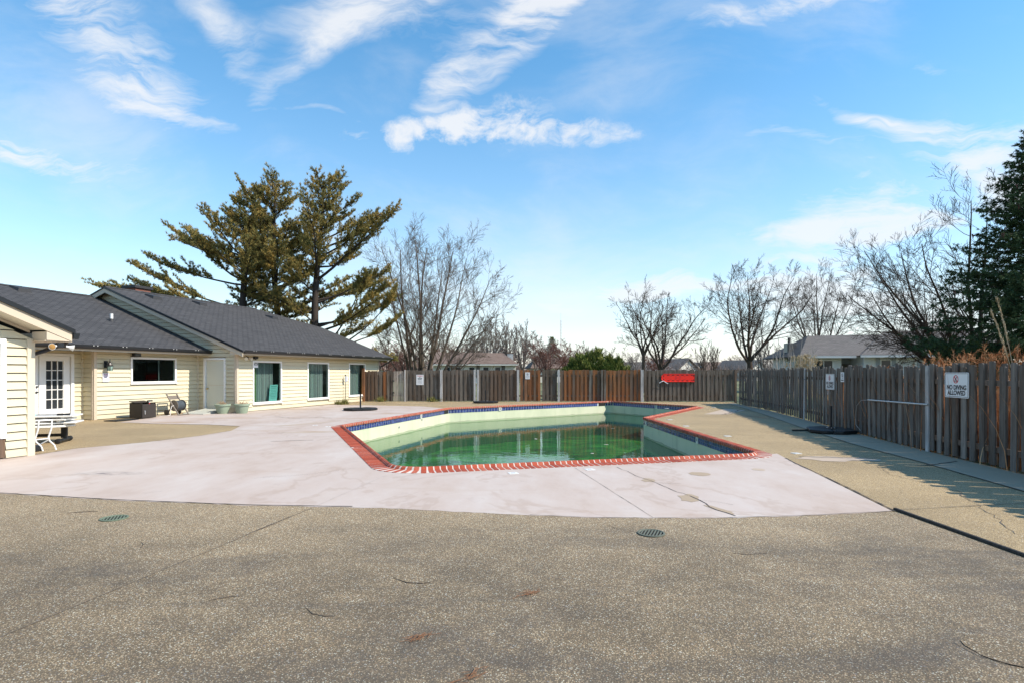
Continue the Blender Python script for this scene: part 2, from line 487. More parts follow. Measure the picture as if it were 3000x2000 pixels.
def brickmat():
    m, nt, b = mat('coping_brick')
    co = nt.coord('Object')
    rnd = nt.new('ShaderNodeObjectInfo').outputs['Random']
    c = nt.ramp(rnd, [(0.0, (0.32, 0.058, 0.028)), (0.4, (0.40, 0.078, 0.038)), (0.75, (0.27, 0.048, 0.026)), (1.0, (0.44, 0.115, 0.065))])
    n = nt.noise(nt.vm('ADD', co, nt.comb(nt.m('MULTIPLY', rnd, 9.0), rnd, 0.0)), 22, 5, 0.65)
    f = nt.m('MULTIPLY_ADD', nt.m('SUBTRACT', n, 0.5), 1.0, 1.0)
    c = nt.mix(1.0, c, nt.comb(f, f, f), 'MULTIPLY')
    fade = nt.sstep(nt.noise(nt.vm('ADD', co, nt.comb(nt.m('MULTIPLY', rnd, 3.0), rnd, 0.0)), 6, 4, 0.7), 0.55, 0.75)
    c = nt.mix(nt.m('MULTIPLY', fade, 0.35), c, (0.46, 0.22, 0.15))
    nt.put(b.inputs['Base Color'], c)
    b.inputs['Roughness'].default_value = 0.75
    b.inputs['Specular IOR Level'].default_value = 0.25
    nt.l.new(nt.bump(n, 0.2, 0.004), b.inputs['Normal'])


brickmat()


def tilemat():
    m, nt, b = mat('tile_blue')
    co = nt.coord('Object')
    rnd = nt.new('ShaderNodeObjectInfo').outputs['Random']
    n = nt.noise(nt.vm('ADD', co, nt.comb(nt.m('MULTIPLY', rnd, 50.0), nt.m('MULTIPLY', rnd, 31.0), 0)), 14, 4, 0.6)
    c = nt.ramp(n, [(0.3, (0.018, 0.028, 0.115)), (0.55, (0.040, 0.062, 0.215)), (0.75, (0.11, 0.16, 0.36))])
    f = nt.m('MULTIPLY_ADD', rnd, 0.55, 0.72)
    c = nt.mix(1.0, c, nt.comb(f, f, f), 'MULTIPLY')
    nt.put(b.inputs['Base Color'], c)
    b.inputs['Roughness'].default_value = 0.22


tilemat()


def plaster():
    m, nt, b = mat('pool_plaster')
    co = nt.coord('Object')
    x, y, z = nt.xyz(co)
    n = nt.noise(nt.scale(co, (1, 1, 0.4)), 1.6, 6, 0.62)
    c = nt.ramp(n, [(0.3, (0.55, 0.58, 0.41)), (0.55, (0.64, 0.65, 0.47)), (0.75, (0.68, 0.66, 0.52))])
    # green algae film growing up from the water line
    wl = nt.m('ADD', z, nt.m('MULTIPLY', nt.m('SUBTRACT', nt.noise(co, 2.2, 4), 0.5), 0.10))
    alg = nt.m('SUBTRACT', 1.0, nt.sstep(wl, -0.68, -0.55))
    c = nt.mix(nt.m('MULTIPLY', alg, 0.8), c, (0.22, 0.36, 0.17))
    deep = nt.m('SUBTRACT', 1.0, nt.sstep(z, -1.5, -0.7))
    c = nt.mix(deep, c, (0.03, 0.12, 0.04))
    scum = nt.m('SUBTRACT', 1.0, nt.sstep(nt.m('ABSOLUTE', nt.m('ADD', wl, 0.585)), 0.004, 0.03))
    c = nt.mix(nt.m('MULTIPLY', scum, 0.55), c, (0.16, 0.17, 0.09))
    streak = nt.sstep(nt.noise(nt.scale(co, (2.5, 2.5, 0.25)), 1.5, 5, 0.6), 0.58, 0.72)
    c = nt.mix(nt.m('MULTIPLY', streak, 0.40), c, (0.34, 0.36, 0.25))
    nt.put(b.inputs['Base Color'], c)
    b.inputs['Roughness'].default_value = 0.7
    m, nt, b = mat('pool_floor')
    co = nt.coord('Object')
    n = nt.noise(nt.scale(co, (0.8, 1.2, 1)), 0.75, 8, 0.68, dist=0.8)
    c = nt.ramp(n, [(0.30, (0.006, 0.040, 0.014)), (0.43, (0.02, 0.12, 0.03)), (0.54, (0.06, 0.30, 0.05)), (0.68, (0.16, 0.52, 0.11))])
    nt.put(b.inputs['Base Color'], c)
    b.inputs['Roughness'].default_value = 0.9
    # still green water: Fresnel mirror over a tinted, see-through body
    m, nt, b = mat('pool_water')
    nt.n.remove(b)
    co = nt.coord('Object')
    h = nt.m('ADD', nt.noise(nt.scale(co, (1.0, 1.0, 1)), 3.2, 2, 0.5), nt.m('MULTIPLY', nt.noise(co, 9.0, 2), 0.25))
    nrm = nt.bump(h, 0.055, 0.05)
    fr = nt.new('ShaderNodeFresnel')
    fr.inputs['IOR'].default_value = 1.34
    nt.l.new(nrm, fr.inputs['Normal'])
    tr = nt.new('ShaderNodeBsdfTransparent')
    tr.inputs[0].default_value = (0.72, 0.93, 0.72, 1)
    df = nt.new('ShaderNodeBsdfDiffuse')
    df.inputs[0].default_value = (0.07, 0.31, 0.18, 1)
    body = nt.new('ShaderNodeMixShader')
    body.inputs[0].default_value = 0.17
    nt.l.new(tr.outputs[0], body.inputs[1])
    nt.l.new(df.outputs[0], body.inputs[2])
    gl = nt.new('ShaderNodeBsdfGlossy')
    gl.inputs['Roughness'].default_value = 0.012
    nt.l.new(nrm, gl.inputs['Normal'])
    mx = nt.new('ShaderNodeMixShader')
    nt.l.new(fr.outputs[0], mx.inputs[0])
    nt.l.new(body.outputs[0], mx.inputs[1])
    nt.l.new(gl.outputs[0], mx.inputs[2])
    nt.l.new(mx.outputs[0], nt.n['Material Output'].inputs[0])


plaster()


def glassmat():
    m, nt, b = mat('window_glass')
    nt.n.remove(b)
    fr = nt.new('ShaderNodeFresnel')
    fr.inputs['IOR'].default_value = 1.5
    tr = nt.new('ShaderNodeBsdfTransparent')
    tr.inputs[0].default_value = (0.72, 0.80, 0.77, 1)
    gl = nt.new('ShaderNodeBsdfGlossy')
    gl.inputs['Roughness'].default_value = 0.01
    mx = nt.new('ShaderNodeMixShader')
    front = nt.m('SUBTRACT', 1.0, nt.new('ShaderNodeNewGeometry').outputs['Backfacing'])
    nt.l.new(nt.m('MULTIPLY', fr.outputs[0], front), mx.inputs[0])
    nt.l.new(tr.outputs[0], mx.inputs[1])
    nt.l.new(gl.outputs[0], mx.inputs[2])
    nt.l.new(mx.outputs[0], nt.n['Material Output'].inputs[0])
    plain('pane_far', (0.03, 0.035, 0.04), 0.12)


glassmat()


def curtain(name, stops):
    m, nt, b = mat(name)
    co = nt.coord('Object')
    st = nt.noise(nt.scale(co, (7.5, 0, 0)), 1.0, 2)
    nt.put(b.inputs['Base Color'], nt.ramp(st, stops))
    b.inputs['Roughness'].default_value = 0.9


curtain('curtain', [(0.30, (0.20, 0.25, 0.25)), (0.44, (0.42, 0.46, 0.46)), (0.52, (0.30, 0.27, 0.30)), (0.60, (0.50, 0.53, 0.55)), (0.72, (0.32, 0.36, 0.36))])
curtain('curtain_green', [(0.30, (0.12, 0.22, 0.09)), (0.5, (0.24, 0.36, 0.18)), (0.7, (0.34, 0.44, 0.28))])


def shingles(name, a, bb, c2, row=0.14, wdt=0.30):
    m, nt, b = mat(name)
    co = nt.coord('Object')
    br = nt.new('ShaderNodeTexBrick')
    br.offset = 0.5
    nt.put(br.inputs['Vector'], nt.vm('ADD', co, nt.vm('MULTIPLY', nt.vm('SUBTRACT', nt.noise(co, 3, 3, out=1), (0.5, 0.5, 0.5)), (0.03, 0.02, 0))))
    br.inputs['Color1'].default_value = (*a, 1)
    br.inputs['Color2'].default_value = (*bb, 1)
    br.inputs['Mortar'].default_value = (*tuple(v * 0.35 for v in a), 1)
    br.inputs['Scale'].default_value = 1
    br.inputs['Mortar Size'].default_value = 0.018
    br.inputs['Mortar Smooth'].default_value = 0.3
    br.inputs['Brick Width'].default_value = wdt
    br.inputs['Row Height'].default_value = row
    n = nt.noise(co, 0.8, 6, 0.65)
    c = nt.mix(nt.m('MULTIPLY', nt.sstep(n, 0.4, 0.75), 0.45), br.outputs[0], c2)
    rows = nt.noise(nt.scale(co, (0.9, 1.0 / row, 0)), 1.0, 4, 0.7)
    fr_ = nt.m('MULTIPLY_ADD', nt.m('SUBTRACT', rows, 0.5), 1.1, 1.0)
    c = nt.mix(1.0, c, nt.comb(fr_, fr_, fr_), 'MULTIPLY')
    g = nt.noise(co, 130, 2)
    f = nt.m('MULTIPLY_ADD', nt.m('SUBTRACT', g, 0.5), 0.9, 1.0)
    c = nt.mix(1.0, c, nt.comb(f, f, f), 'MULTIPLY')
    nt.put(b.inputs['Base Color'], c)
    b.inputs['Roughness'].default_value = 0.85
    nt.l.new(nt.bump(nt.m('SUBTRACT', 1.0, br.outputs[1]), 0.8, 0.012), b.inputs['Normal'])


shingles('shingle_dark', (0.047, 0.045, 0.046), (0.070, 0.067, 0.068), (0.064, 0.061, 0.061))
shingles('shingle_grey', (0.115, 0.105, 0.10), (0.16, 0.15, 0.14), (0.13, 0.115, 0.11))
shingles('shingle_brown', (0.17, 0.115, 0.09), (0.22, 0.155, 0.125), (0.20, 0.15, 0.12))


def lawn():
    m, nt, b = mat('lawn')
    co = nt.coord('Object')
    n = nt.noise(co, 0.25, 7, 0.65)
    c = nt.ramp(n, [(0.3, (0.06, 0.085, 0.03)), (0.5, (0.12, 0.13, 0.055)), (0.7, (0.24, 0.20, 0.11))])
    nt.put(b.inputs['Base Color'], c)
    b.inputs['Roughness'].default_value = 0.95


lawn()


def bark(name, a, bb):
    m, nt, b = mat(name)
    co = nt.coord('Object')
    n = nt.noise(nt.scale(co, (9, 9, 2)), 1.0, 5, 0.65)
    nt.put(b.inputs['Base Color'], nt.mix(n, a, bb))
    b.inputs['Roughness'].default_value = 0.95
    b.inputs['Specular IOR Level'].default_value = 0.1


bark('bark_grey', (0.080, 0.060, 0.046), (0.18, 0.145, 0.115))
bark('bark_dark', (0.055, 0.040, 0.031), (0.125, 0.095, 0.075))
bark('bark_pine', (0.030, 0.024, 0.020), (0.085, 0.070, 0.060))
bark('bark_red', (0.10, 0.050, 0.042), (0.20, 0.105, 0.085))
bark('bark_taupe', (0.12, 0.10, 0.09), (0.24, 0.21, 0.19))
bark('bark_brush', (0.15, 0.105, 0.085), (0.27, 0.205, 0.17))
bark('bark_birch', (0.30, 0.27, 0.24), (0.50, 0.46, 0.42))


def leafmat(name, stops, sc=0.9, rough=0.75):
    m, nt, b = mat(name)
    co = nt.coord('Object')
    n = nt.noise(co, sc, 5, 0.65)
    isl = nt.new('ShaderNodeNewGeometry').outputs['Random Per Island']
    f = nt.m('ADD', n, nt.m('MULTIPLY', nt.m('SUBTRACT', isl, 0.5), 0.22))
    nt.put(b.inputs['Base Color'], nt.ramp(f, stops))
    b.inputs['Roughness'].default_value = rough
    b.inputs['Specular IOR Level'].default_value = 0.15


leafmat('needles_pine', [(0.26, (0.10, 0.115, 0.045)), (0.44, (0.19, 0.18, 0.065)), (0.58, (0.34, 0.25, 0.075)), (0.74, (0.50, 0.33, 0.09))], 1.1)
leafmat('needles_spruce', [(0.3, (0.028, 0.055, 0.026)), (0.55, (0.064, 0.105, 0.046)), (0.75, (0.12, 0.15, 0.06))], 1.0)
leafmat('needles_bush', [(0.3, (0.040, 0.072, 0.018)), (0.5, (0.120, 0.155, 0.032)), (0.7, (0.29, 0.275, 0.085))], 2.6)
leafmat('cone_brown', [(0.3, (0.09, 0.045, 0.035)), (0.7, (0.18, 0.09, 0.07))], 2)
leafmat('grass_rust', [(0.3, (0.34, 0.13, 0.055)), (0.5, (0.50, 0.23, 0.10)), (0.72, (0.62, 0.41, 0.23))], 2.2)
leafmat('grass_straw', [(0.3, (0.42, 0.33, 0.20)), (0.7, (0.62, 0.52, 0.36))], 3)
leafmat('weed_green', [(0.3, (0.10, 0.11, 0.03)), (0.7, (0.26, 0.24, 0.08))], 8)
leafmat('bud_red', [(0.3, (0.16, 0.060, 0.045)), (0.7, (0.28, 0.12, 0.085))], 0.6)


# ------------------------------------------------------------------ mesh helpers
def link(name, data, parent=None, m=None):
    o = bpy.data.objects.new(name, data)
    COL.objects.link(o)
    if parent is not None:
        o.parent = parent
    if m is not None and data is not None:
        mm = MATS[m] if isinstance(m, str) else m
        if len(data.materials) == 0:
            data.materials.append(mm)
    return o


def tag(o, label=None, cat=None, group=None, kind=None):
    if label:
        o['label'] = label
    if cat:
        o['category'] = cat
    if group:
        o['group'] = group
    if kind:
        o['kind'] = kind
    return o


def thing(name, label, cat, loc=(0, 0, 0), rz=0.0, group=None):
    o = bpy.data.objects.new(name, None)
    COL.objects.link(o)
    o.empty_display_size = 0.2
    o.location = loc
    o.rotation_euler = (0, 0, rz)
    return tag(o, label, cat, group)


class MB:
    """collects polygons for one mesh"""

    def __init__(self):
        self.v = []
        self.f = []

    def poly(self, pts):
        i = len(self.v)
        self.v += [tuple(p) for p in pts]
        self.f.append(tuple(range(i, i + len(pts))))

    def hexa(self, c):
        """8 corners: bottom ring 0-3, top ring 4-7"""
        i = len(self.v)
        self.v += [tuple(p) for p in c]
        for q in ((3, 2, 1, 0), (4, 5, 6, 7), (0, 1, 5, 4), (1, 2, 6, 5), (2, 3, 7, 6), (3, 0, 4, 7)):
            self.f.append(tuple(i + k for k in q))

    def box(self, x0, x1, y0, y1, z0, z1, P=None):
        c = [(x0, y0, z0), (x1, y0, z0), (x1, y1, z0), (x0, y1, z0), (x0, y0, z1), (x1, y0, z1), (x1, y1, z1), (x0, y1, z1)]
        if P:
            c = [P(*q) for q in c]
        self.hexa(c)
        return self

    def prism(self, pts, z0, z1):
        n = len(pts)
        i = len(self.v)
        self.v += [(p[0], p[1], z0) for p in pts] + [(p[0], p[1], z1) for p in pts]
        self.f.append(tuple(i + n - 1 - k for k in range(n)))
        self.f.append(tuple(i + n + k for k in range(n)))
        for k in range(n):
            self.f.append((i + k, i + (k + 1) % n, i + n + (k + 1) % n, i + n + k))
        return self

    def slab(self, pts, dn):
        """planar polygon pts (3D), given depth along vector dn"""
        n = len(pts)
        i = len(self.v)
        self.v += [tuple(p) for p in pts] + [tuple(Vector(p) + Vector(dn)) for p in pts]
        self.f.append(tuple(i + k for k in range(n)))
        self.f.append(tuple(i + n + n - 1 - k for k in range(n)))
        for k in range(n):
            self.f.append((i + k, i + n + k, i + n + (k + 1) % n, i + (k + 1) % n))
        return self

    def tube(self, pts, r, n=8, cap=True, closed=False):
        pts = [Vector(p) for p in pts]
        k = len(pts)
        rs = r if hasattr(r, '__len__') else [r] * k
        i = len(self.v)
        up = None
        for a in range(k):
            if closed:
                t = (pts[(a + 1) % k] - pts[a - 1]).normalized()
            else:
                t = (pts[min(a + 1, k - 1)] - pts[max(a - 1, 0)]).normalized()
            if up is None:
                up = Vector((0, 0, 1)) if abs(t.z) < 0.9 else Vector((1, 0, 0))
            u = (up - t * up.dot(t)).normalized()
            up = u
            w_ = t.cross(u)
            for b in range(n):
                an = 2 * math.pi * b / n
                self.v.append(tuple(pts[a] + (u * math.cos(an) + w_ * math.sin(an)) * rs[a]))
        for a in range(k if closed else k - 1):
            for b in range(n):
                c = (a + 1) % k
                self.f.append((i + a * n + b, i + a * n + (b + 1) % n, i + c * n + (b + 1) % n, i + c * n + b))
        if cap and not closed:
            self.f.append(tuple(i + n - 1 - b for b in range(n)))
            self.f.append(tuple(i + (k - 1) * n + b for b in range(n)))
        return self

    def lathe(self, prof, n=20, c=(0, 0, 0), cap=True):
        i = len(self.v)
        for (r, z) in prof:
            for b in range(n):
                an = 2 * math.pi * b / n
                self.v.append((c[0] + r * math.cos(an), c[1] + r * math.sin(an), c[2] + z))
        for a in range(len(prof) - 1):
            for b in range(n):
                self.f.append((i + a * n + b, i + a * n + (b + 1) % n, i + (a + 1) * n + (b + 1) % n, i + (a + 1) * n + b))
        if cap:
            self.f.append(tuple(i + n - 1 - b for b in range(n)))
            self.f.append(tuple(i + (len(prof) - 1) * n + b for b in range(n)))
        return self

    def mesh(self, name):
        me = bpy.data.meshes.new(name)
        me.from_pydata(self.v, [], self.f)
        me.update()
        return me

    def build(self, name, m, parent=None, smooth=False):
        me = self.mesh(name)
        if smooth:
            for p in me.polygons:
                p.use_smooth = True
            try:
                me.set_sharp_from_angle(angle=R(40))
            except Exception:
                pass
        return link(name, me, parent, m)


def bevel(o, width=0.006, seg=1):
    md = o.modifiers.new('bevel', 'BEVEL')
    md.width = width
    md.segments = seg
    md.limit_method = 'ANGLE'
    return o


def fast(name, V, F, m=None, parent=None, smooth=False):
    """V (n,3), F (k,3 or 4) arrays -> mesh object"""
    V = np.asarray(V, dtype=np.float32)
    F = np.asarray(F, dtype=np.int32)
    me = bpy.data.meshes.new(name)
    me.vertices.add(len(V))
    me.vertices.foreach_set('co', V.ravel())
    k = F.shape[1]
    me.loops.add(F.size)
    me.loops.foreach_set('vertex_index', F.ravel())
    me.polygons.add(len(F))
    me.polygons.foreach_set('loop_start', np.arange(0, F.size, k, dtype=np.int32))
    if smooth:
        me.polygons.foreach_set('use_smooth', np.ones(len(F), dtype=bool))
    me.update(calc_edges=True)
    me.validate()
    return link(name, me, parent, m)


def sheet(name, outer, holes, z, m, parent=None):
    loops = [[Vector((p[0], p[1], 0)) for p in outer]] + [[Vector((p[0], p[1], 0)) for p in h] for h in holes]
    tris = tessellate_polygon(loops)
    V = [(p.x, p.y, z) for lp in loops for p in lp]
    F = []
    for a, b, c in tris:
        ax, ay = V[b][0] - V[a][0], V[b][1] - V[a][1]
        bx, by = V[c][0] - V[a][0], V[c][1] - V[a][1]
        F.append((a, b, c) if ax * by - ay * bx > 0 else (a, c, b))
    me = bpy.data.meshes.new(name)
    me.from_pydata(V, [], F)
    return link(name, me, parent, m)


def text(s, size, parent, m, loc, rot, sx=1.0, name='lettering', ext=0.0008, bold=0.0, align='CENTER'):
    cu = bpy.data.curves.new(name, 'FONT')
    cu.body = s
    cu.size = size
    cu.align_x = align
    cu.align_y = 'CENTER'
    cu.extrude = ext
    cu.offset = bold
    cu.materials.append(MATS[m])
    tmp = bpy.data.objects.new(name, cu)
    me_ = bpy.data.meshes.new_from_object(tmp)      # plain mesh lettering
    bpy.data.objects.remove(tmp)
    if len(me_.materials) == 0:
        me_.materials.append(MATS[m])
    o = bpy.data.objects.new(name, me_)
    COL.objects.link(o)
    o.parent = parent
    o.location = loc
    o.rotation_euler = rot
    o.scale = (sx, 1, 1)
    return o


# ------------------------------------------------------------------ pool outline
POOL = [(-5.00, 16.80), (-2.77, 25.00), (5.37, 31.05), (8.53, 26.20), (4.51, 19.65), (4.75, 10.95), (-1.87, 9.23)]
PRAD = [0.30, 0.25, 0.25, 0.25, 0.0, 0.42, 0.55]


def round_path(pts, rad, steps=7):
    out = []
    n = len(pts)
    for i in range(n):
        p0, p1, p2 = Vector(pts[i - 1]), Vector(pts[i]), Vector(pts[(i + 1) % n])
        a = (p0 - p1).normalized()
        b = (p2 - p1).normalized()
        r = rad[i]
        if r <= 0:
            out.append(p1)
            continue
        ang = a.angle(b)
        d = r / math.tan(ang / 2)
        s = p1 + a * d
        e = p1 + b * d
        c = p1 + (a + b).normalized() * (r / math.sin(ang / 2))
        a0 = math.atan2(s.y - c.y, s.x - c.x)
        a1 = math.atan2(e.y - c.y, e.x - c.x)
        da = (a1 - a0 + math.pi) % (2 * math.pi) - math.pi
        for k in range(steps + 1):
            t = a0 + da * k / steps
            out.append(c + Vector((math.cos(t), math.sin(t))) * r)
    return out


PATH = round_path(POOL, PRAD)           # runs clockwise: outward is to the left of travel


def offset_path(path, d):
    out = []
    n = len(path)
    for i in range(n):
        t0 = (path[i] - path[i - 1]).normalized()
        t1 = (path[(i + 1) % n] - path[i]).normalized()
        n0 = Vector((-t0.y, t0.x))
        n1 = Vector((-t1.y, t1.x))
        mi = (n0 + n1).normalized()
        out.append(path[i] + mi * (d / max(0.5, mi.dot(n0))))
    return out


COPE_W = 0.34
OUTER = offset_path(PATH, COPE_W - 0.01)
WALLP = offset_path(PATH, 0.035)        # the wall stands back a little under the nosing

# fences
FENCE_R = [(7.25, 5.0), (7.62, 6.8), (8.02, 8.95), (8.30, 10.75), (8.58, 12.4), (9.17, 15.6), (9.95, 19.3), (10.85, 24.1), (11.42, 28.6)]
BACK_Y0, BACK_Y1 = 31.55, 31.0          # back fence line at its two ends
BACK_X0, BACK_X1 = -7.75, 11.95

# ------------------------------------------------------------------ ground sheets
enclosure = [(-40, -6), (14, -6), (14, 3)] + [(x + 0.06, y) for x, y in FENCE_R] + [(12.0, 31.2), (-8.2, 31.75), (-40, 31.75)]
g = sheet('ground', [(-1500, -200), (1500, -200), (1500, 2600), (-1500, 2600)], [[(-39, -5), (13, -5), (7.0, 4), (11.0, 29), (11.0, 30.8), (-39, 30.8)]], -0.06, 'lawn')
tag(g, kind='structure')
deck = sheet('pool_deck', enclosure, [OUTER], 0.0, 'aggregate_tan')
tag(deck, kind='structure')

FRONT_EDGE = [(-20, 8.6), (-9.2, 7.9), (-6.76, 7.51), (-5.0, 7.12), (-3.22, 6.84), (-1.53, 6.70), (0.0, 6.40), (0.92, 6.25), (2.26, 6.23), (3.4, 6.36), (4.38, 6.55)]
_rj = random.Random(12)
_fe = []
for (x0_, y0_), (x1_, y1_) in zip(FRONT_EDGE, FRONT_EDGE[1:]):
    k_ = max(1, int(math.hypot(x1_ - x0_, y1_ - y0_) / 0.11))
    for q_ in range(k_):
        _fe.append((x0_ + (x1_ - x0_) * q_ / k_, y0_ + (y1_ - y0_) * q_ / k_ + _rj.gauss(0, 0.011)))
FRONT_RAG = _fe + [FRONT_EDGE[-1]]
fore = sheet('forecourt', [(-20, -5.5), (4.42, -5.5), (4.42, 4.6), (4.40, 6.52)] + [(x, y + 0.06) for x, y in reversed(FRONT_EDGE[:-1])], [], 0.004, 'aggregate_fore')
tag(fore, kind='structure')
fore_r = sheet('side_paving', [(4.46, -5.5), (13.5, -5.5), (7.2, 4.8), (7.58, 6.8), (7.0, 7.0), (4.46, 6.5)], [], 0.004, 'aggregate_tan')
tag(fore_r, kind='structure')


# part of the outer coping line that borders the painted concrete: from the front right corner round to the far left bend
def nearest_idx(pt):
    return min(range(len(OUTER)), key=lambda i: (OUTER[i] - Vector(pt)).length)


iF = nearest_idx((5.0, 11.2))
iB = nearest_idx((-2.9, 25.2))
seq = []
k = iF
while True:
    seq.append(OUTER[k])
    if k == iB:
        break
    k = (k + 1) % len(OUTER)
pool_side = [(p.x - 0.0, p.y) for p in seq]
pk = list(FRONT_RAG) + [(4.98, 9.95), (5.22, 11.20)] + pool_side + [(-4.2, 26.8), (-6.6, 27.6), (-9.0, 28.2), (-10.95, 22.75)] + [(-12.5, 22.9), (-12.9, 21.4), (-12.6, 18.25), (-11.2, 17.75), (-9.28, 17.43), (-8.1, 16.95), (-7.7, 15.6), (-7.92, 14.26), (-8.42, 13.0), (-9.15, 12.0), (-9.25, 10.97), (-20, 11)]
pink_deck = sheet('painted_deck', pk, [], 0.006, 'pink_concrete')
tag(pink_deck, kind='structure')

strip = sheet('fence_walk', [(6.75, 6.9), (7.28, 10.06), (7.62, 12.8), (8.4, 16.5), (9.44, 20.9), (10.6, 26.5), (11.2, 29.5), (11.6, 29.5)] + [(x - 0.02, y) for x, y in reversed(FENCE_R[1:])], [], 0.0075, 'grey_concrete')
tag(strip, kind='structure')


# ------------------------------------------------------------------ joints, cracks and patches in the paving
def ribbon(name, pts, wdt, z, m, parent, jit=0.0, seed=0, taper=False):
    rg = random.Random(seed)
    P = [Vector(p) for p in pts]
    fine_ = []
    for a, b in zip(P, P[1:]):
        nseg = max(1, int((b - a).length / 0.12)) if jit > 0 else 1
        for s in range(nseg):
            fine_.append(a.lerp(b, s / nseg))
    fine_.append(P[-1])
    V, F = [], []
    for i, p in enumerate(fine_):
        t = (fine_[min(i + 1, len(fine_) - 1)] - fine_[max(i - 1, 0)]).normalized()
        nn = Vector((-t.y, t.x))
        q = p + nn * rg.uniform(-jit, jit)
        w_ = wdt * (rg.uniform(0.5, 1.3) if jit > 0 else 1.0)
        if taper:
            w_ *= max(0.08, math.sin(math.pi * (i + 0.3) / (len(fine_) + 0.3)))
        V += [(q.x + nn.x * w_ / 2, q.y + nn.y * w_ / 2, z), (q.x - nn.x * w_ / 2, q.y - nn.y * w_ / 2, z)]
    for i in range(len(fine_) - 1):
        F.append((2 * i, 2 * i + 1, 2 * i + 3, 2 * i + 2))
    me = bpy.data.meshes.new(name)
    me.from_pydata(V, [], F)
    return link(name, me, parent, m)


def blotch(name, c, rx, ry, z, m, parent, seed=0, n=16, amp=0.25, rot=0.0):
    rg = random.Random(seed)
    pts = []
    for i in range(n):
        an = 2 * math.pi * i / n
        r = 1 + rg.uniform(-amp, amp)
        x, y = rx * r * math.cos(an), ry * r * math.sin(an)
        pts.append((c[0] + x * math.cos(rot) - y * math.sin(rot), c[1] + x * math.sin(rot) + y * math.cos(rot)))
    return sheet(name, pts, [], z, m, parent)


ribbon('edge_gap', [(-9, 7.92), (-6.76, 7.53), (-5.0, 7.14), (-3.22, 6.86), (-1.9, 6.77)], 0.022, 0.010, 'crack_dark', pink_deck, 0.006, 1)
ribbon('edge_gap', [(0.2, 6.38), (0.92, 6.26), (2.26, 6.24), (3.4, 6.37), (4.38, 6.56)], 0.007, 0.010, 'joint_dark', pink_deck, 0.003, 2)
ribbon('edge_gap', [(4.40, 6.55), (4.66, 7.9), (4.98, 9.95), (5.10, 10.6)], 0.03, 0.010, 'crack_dark', pink_deck, 0.008, 3)
ribbon('edge_gap', [(-12.4, 18.2), (-11.2, 17.75), (-9.28, 17.43), (-8.1, 16.95)], 0.02, 0.010, 'joint_dark', pink_deck, 0.006, 4)
ribbon('edge_gap', [(-7.72, 15.6), (-7.92, 14.26), (-8.42, 13.0), (-9.15, 12.0), (-9.25, 11.0)], 0.03, 0.010, 'joint_dark', pink_deck, 0.01, 5)
ribbon('control_joint', [(-2.35, 6.76), (-1.95, 8.85)], 0.012, 0.009, 'joint_pale', pink_deck, 0.003, 6)
ribbon('control_joint', [(1.55, 6.26), (1.05, 9.55)], 0.006, 0.009, 'joint_dark', pink_deck, 0.003, 7)
ribbon('crack', [(1.78, 9.6), (1.92, 8.8), (2.02, 8.5), (2.14, 8.0), (2.2, 7.6), (2.30, 7.38)], 0.009, 0.010, 'crack_dark', pink_deck, 0.02, 8)
ribbon('crack', [(2.30, 7.36), (2.36, 7.1), (2.34, 6.75), (2.48, 6.32)], 0.020, 0.010, 'crack_dark', pink_deck, 0.016, 9)
ribbon('crack', [(-8.6, 20.6), (-7.6, 19.8), (-6.9, 20.3), (-6.3, 19.9)], 0.03, 0.010, 'crack_dark', pink_deck, 0.05, 10)
ribbon('crack', [(-5.6, 13.2), (-4.7, 13.45)], 0.03, 0.010, 'joint_dark', pink_deck, 0.02, 30)
ribbon('crack', [(2.05, 8.3), (2.2, 8.2), (2.42, 8.15)], 0.005, 0.010, 'joint_dark', pink_deck, 0.012, 41)
ribbon('crack', [(2.36, 7.1), (2.55, 7.0), (2.66, 6.85)], 0.006, 0.010, 'joint_dark', pink_deck, 0.012, 42)
ribbon('crack', [(-3.9, 8.6), (-3.2, 8.9), (-2.6, 9.5)], 0.005, 0.010, 'joint_dark', pink_deck, 0.02, 43)
ribbon('crack', [(-6.2, 12.1), (-5.4, 12.6), (-4.6, 12.4)], 0.007, 0.010, 'joint_dark', pink_deck, 0.03, 44)
blotch('patch', (2.26, 7.25), 0.13, 0.22, 0.0085, 'patch_tan', pink_deck, 3, rot=-0.2)
blotch('patch', (2.42, 6.62), 0.05, 0.28, 0.0085, 'patch_tan', pink_deck, 4, rot=0.35)
blotch('patch', (2.02, 8.42), 0.09, 0.14, 0.0085, 'patch_tan', pink_deck, 5)
blotch('patch', (2.95, 8.95), 0.16, 0.17, 0.0085, 'patch_tan', pink_deck, 6, amp=0.12)
blotch('patch', (4.05, 9.35), 0.11, 0.12, 0.0085, 'patch_concrete', pink_deck, 7, amp=0.12)
blotch('patch', (-6.4, 17.7), 1.0, 0.16, 0.0085, 'patch_concrete', pink_deck, 8, rot=0.9)
blotch('patch', (-5.35, 15.2), 0.9, 0.12, 0.0085, 'patch_concrete', pink_deck, 9, rot=0.2)
blotch('patch', (6.0, 10.55), 0.75, 0.28, 0.005, 'patch_concrete', deck, 10, amp=0.3, rot=-0.1)
ribbon('crack', [(5.45, 10.8), (6.1, 10.75), (6.75, 10.5)], 0.03, 0.008, 'crack_dark', deck, 0.05, 11)
sheet('patch', [(7.35, 21.8), (9.45, 25.2), (9.95, 24.2), (8.2, 21.7)], [], 0.005, 'patch_concrete', deck)
ribbon('crack', [(8.0, 21.6), (8.6, 22.6), (9.2, 23.4), (9.9, 24.6)], 0.05, 0.009, 'crack_dark', deck, 0.08, 12)
ribbon('crack', [(8.3, 21.8), (8.75, 20.9), (8.9, 19.6)], 0.035, 0.009, 'crack_dark', deck, 0.03, 13)
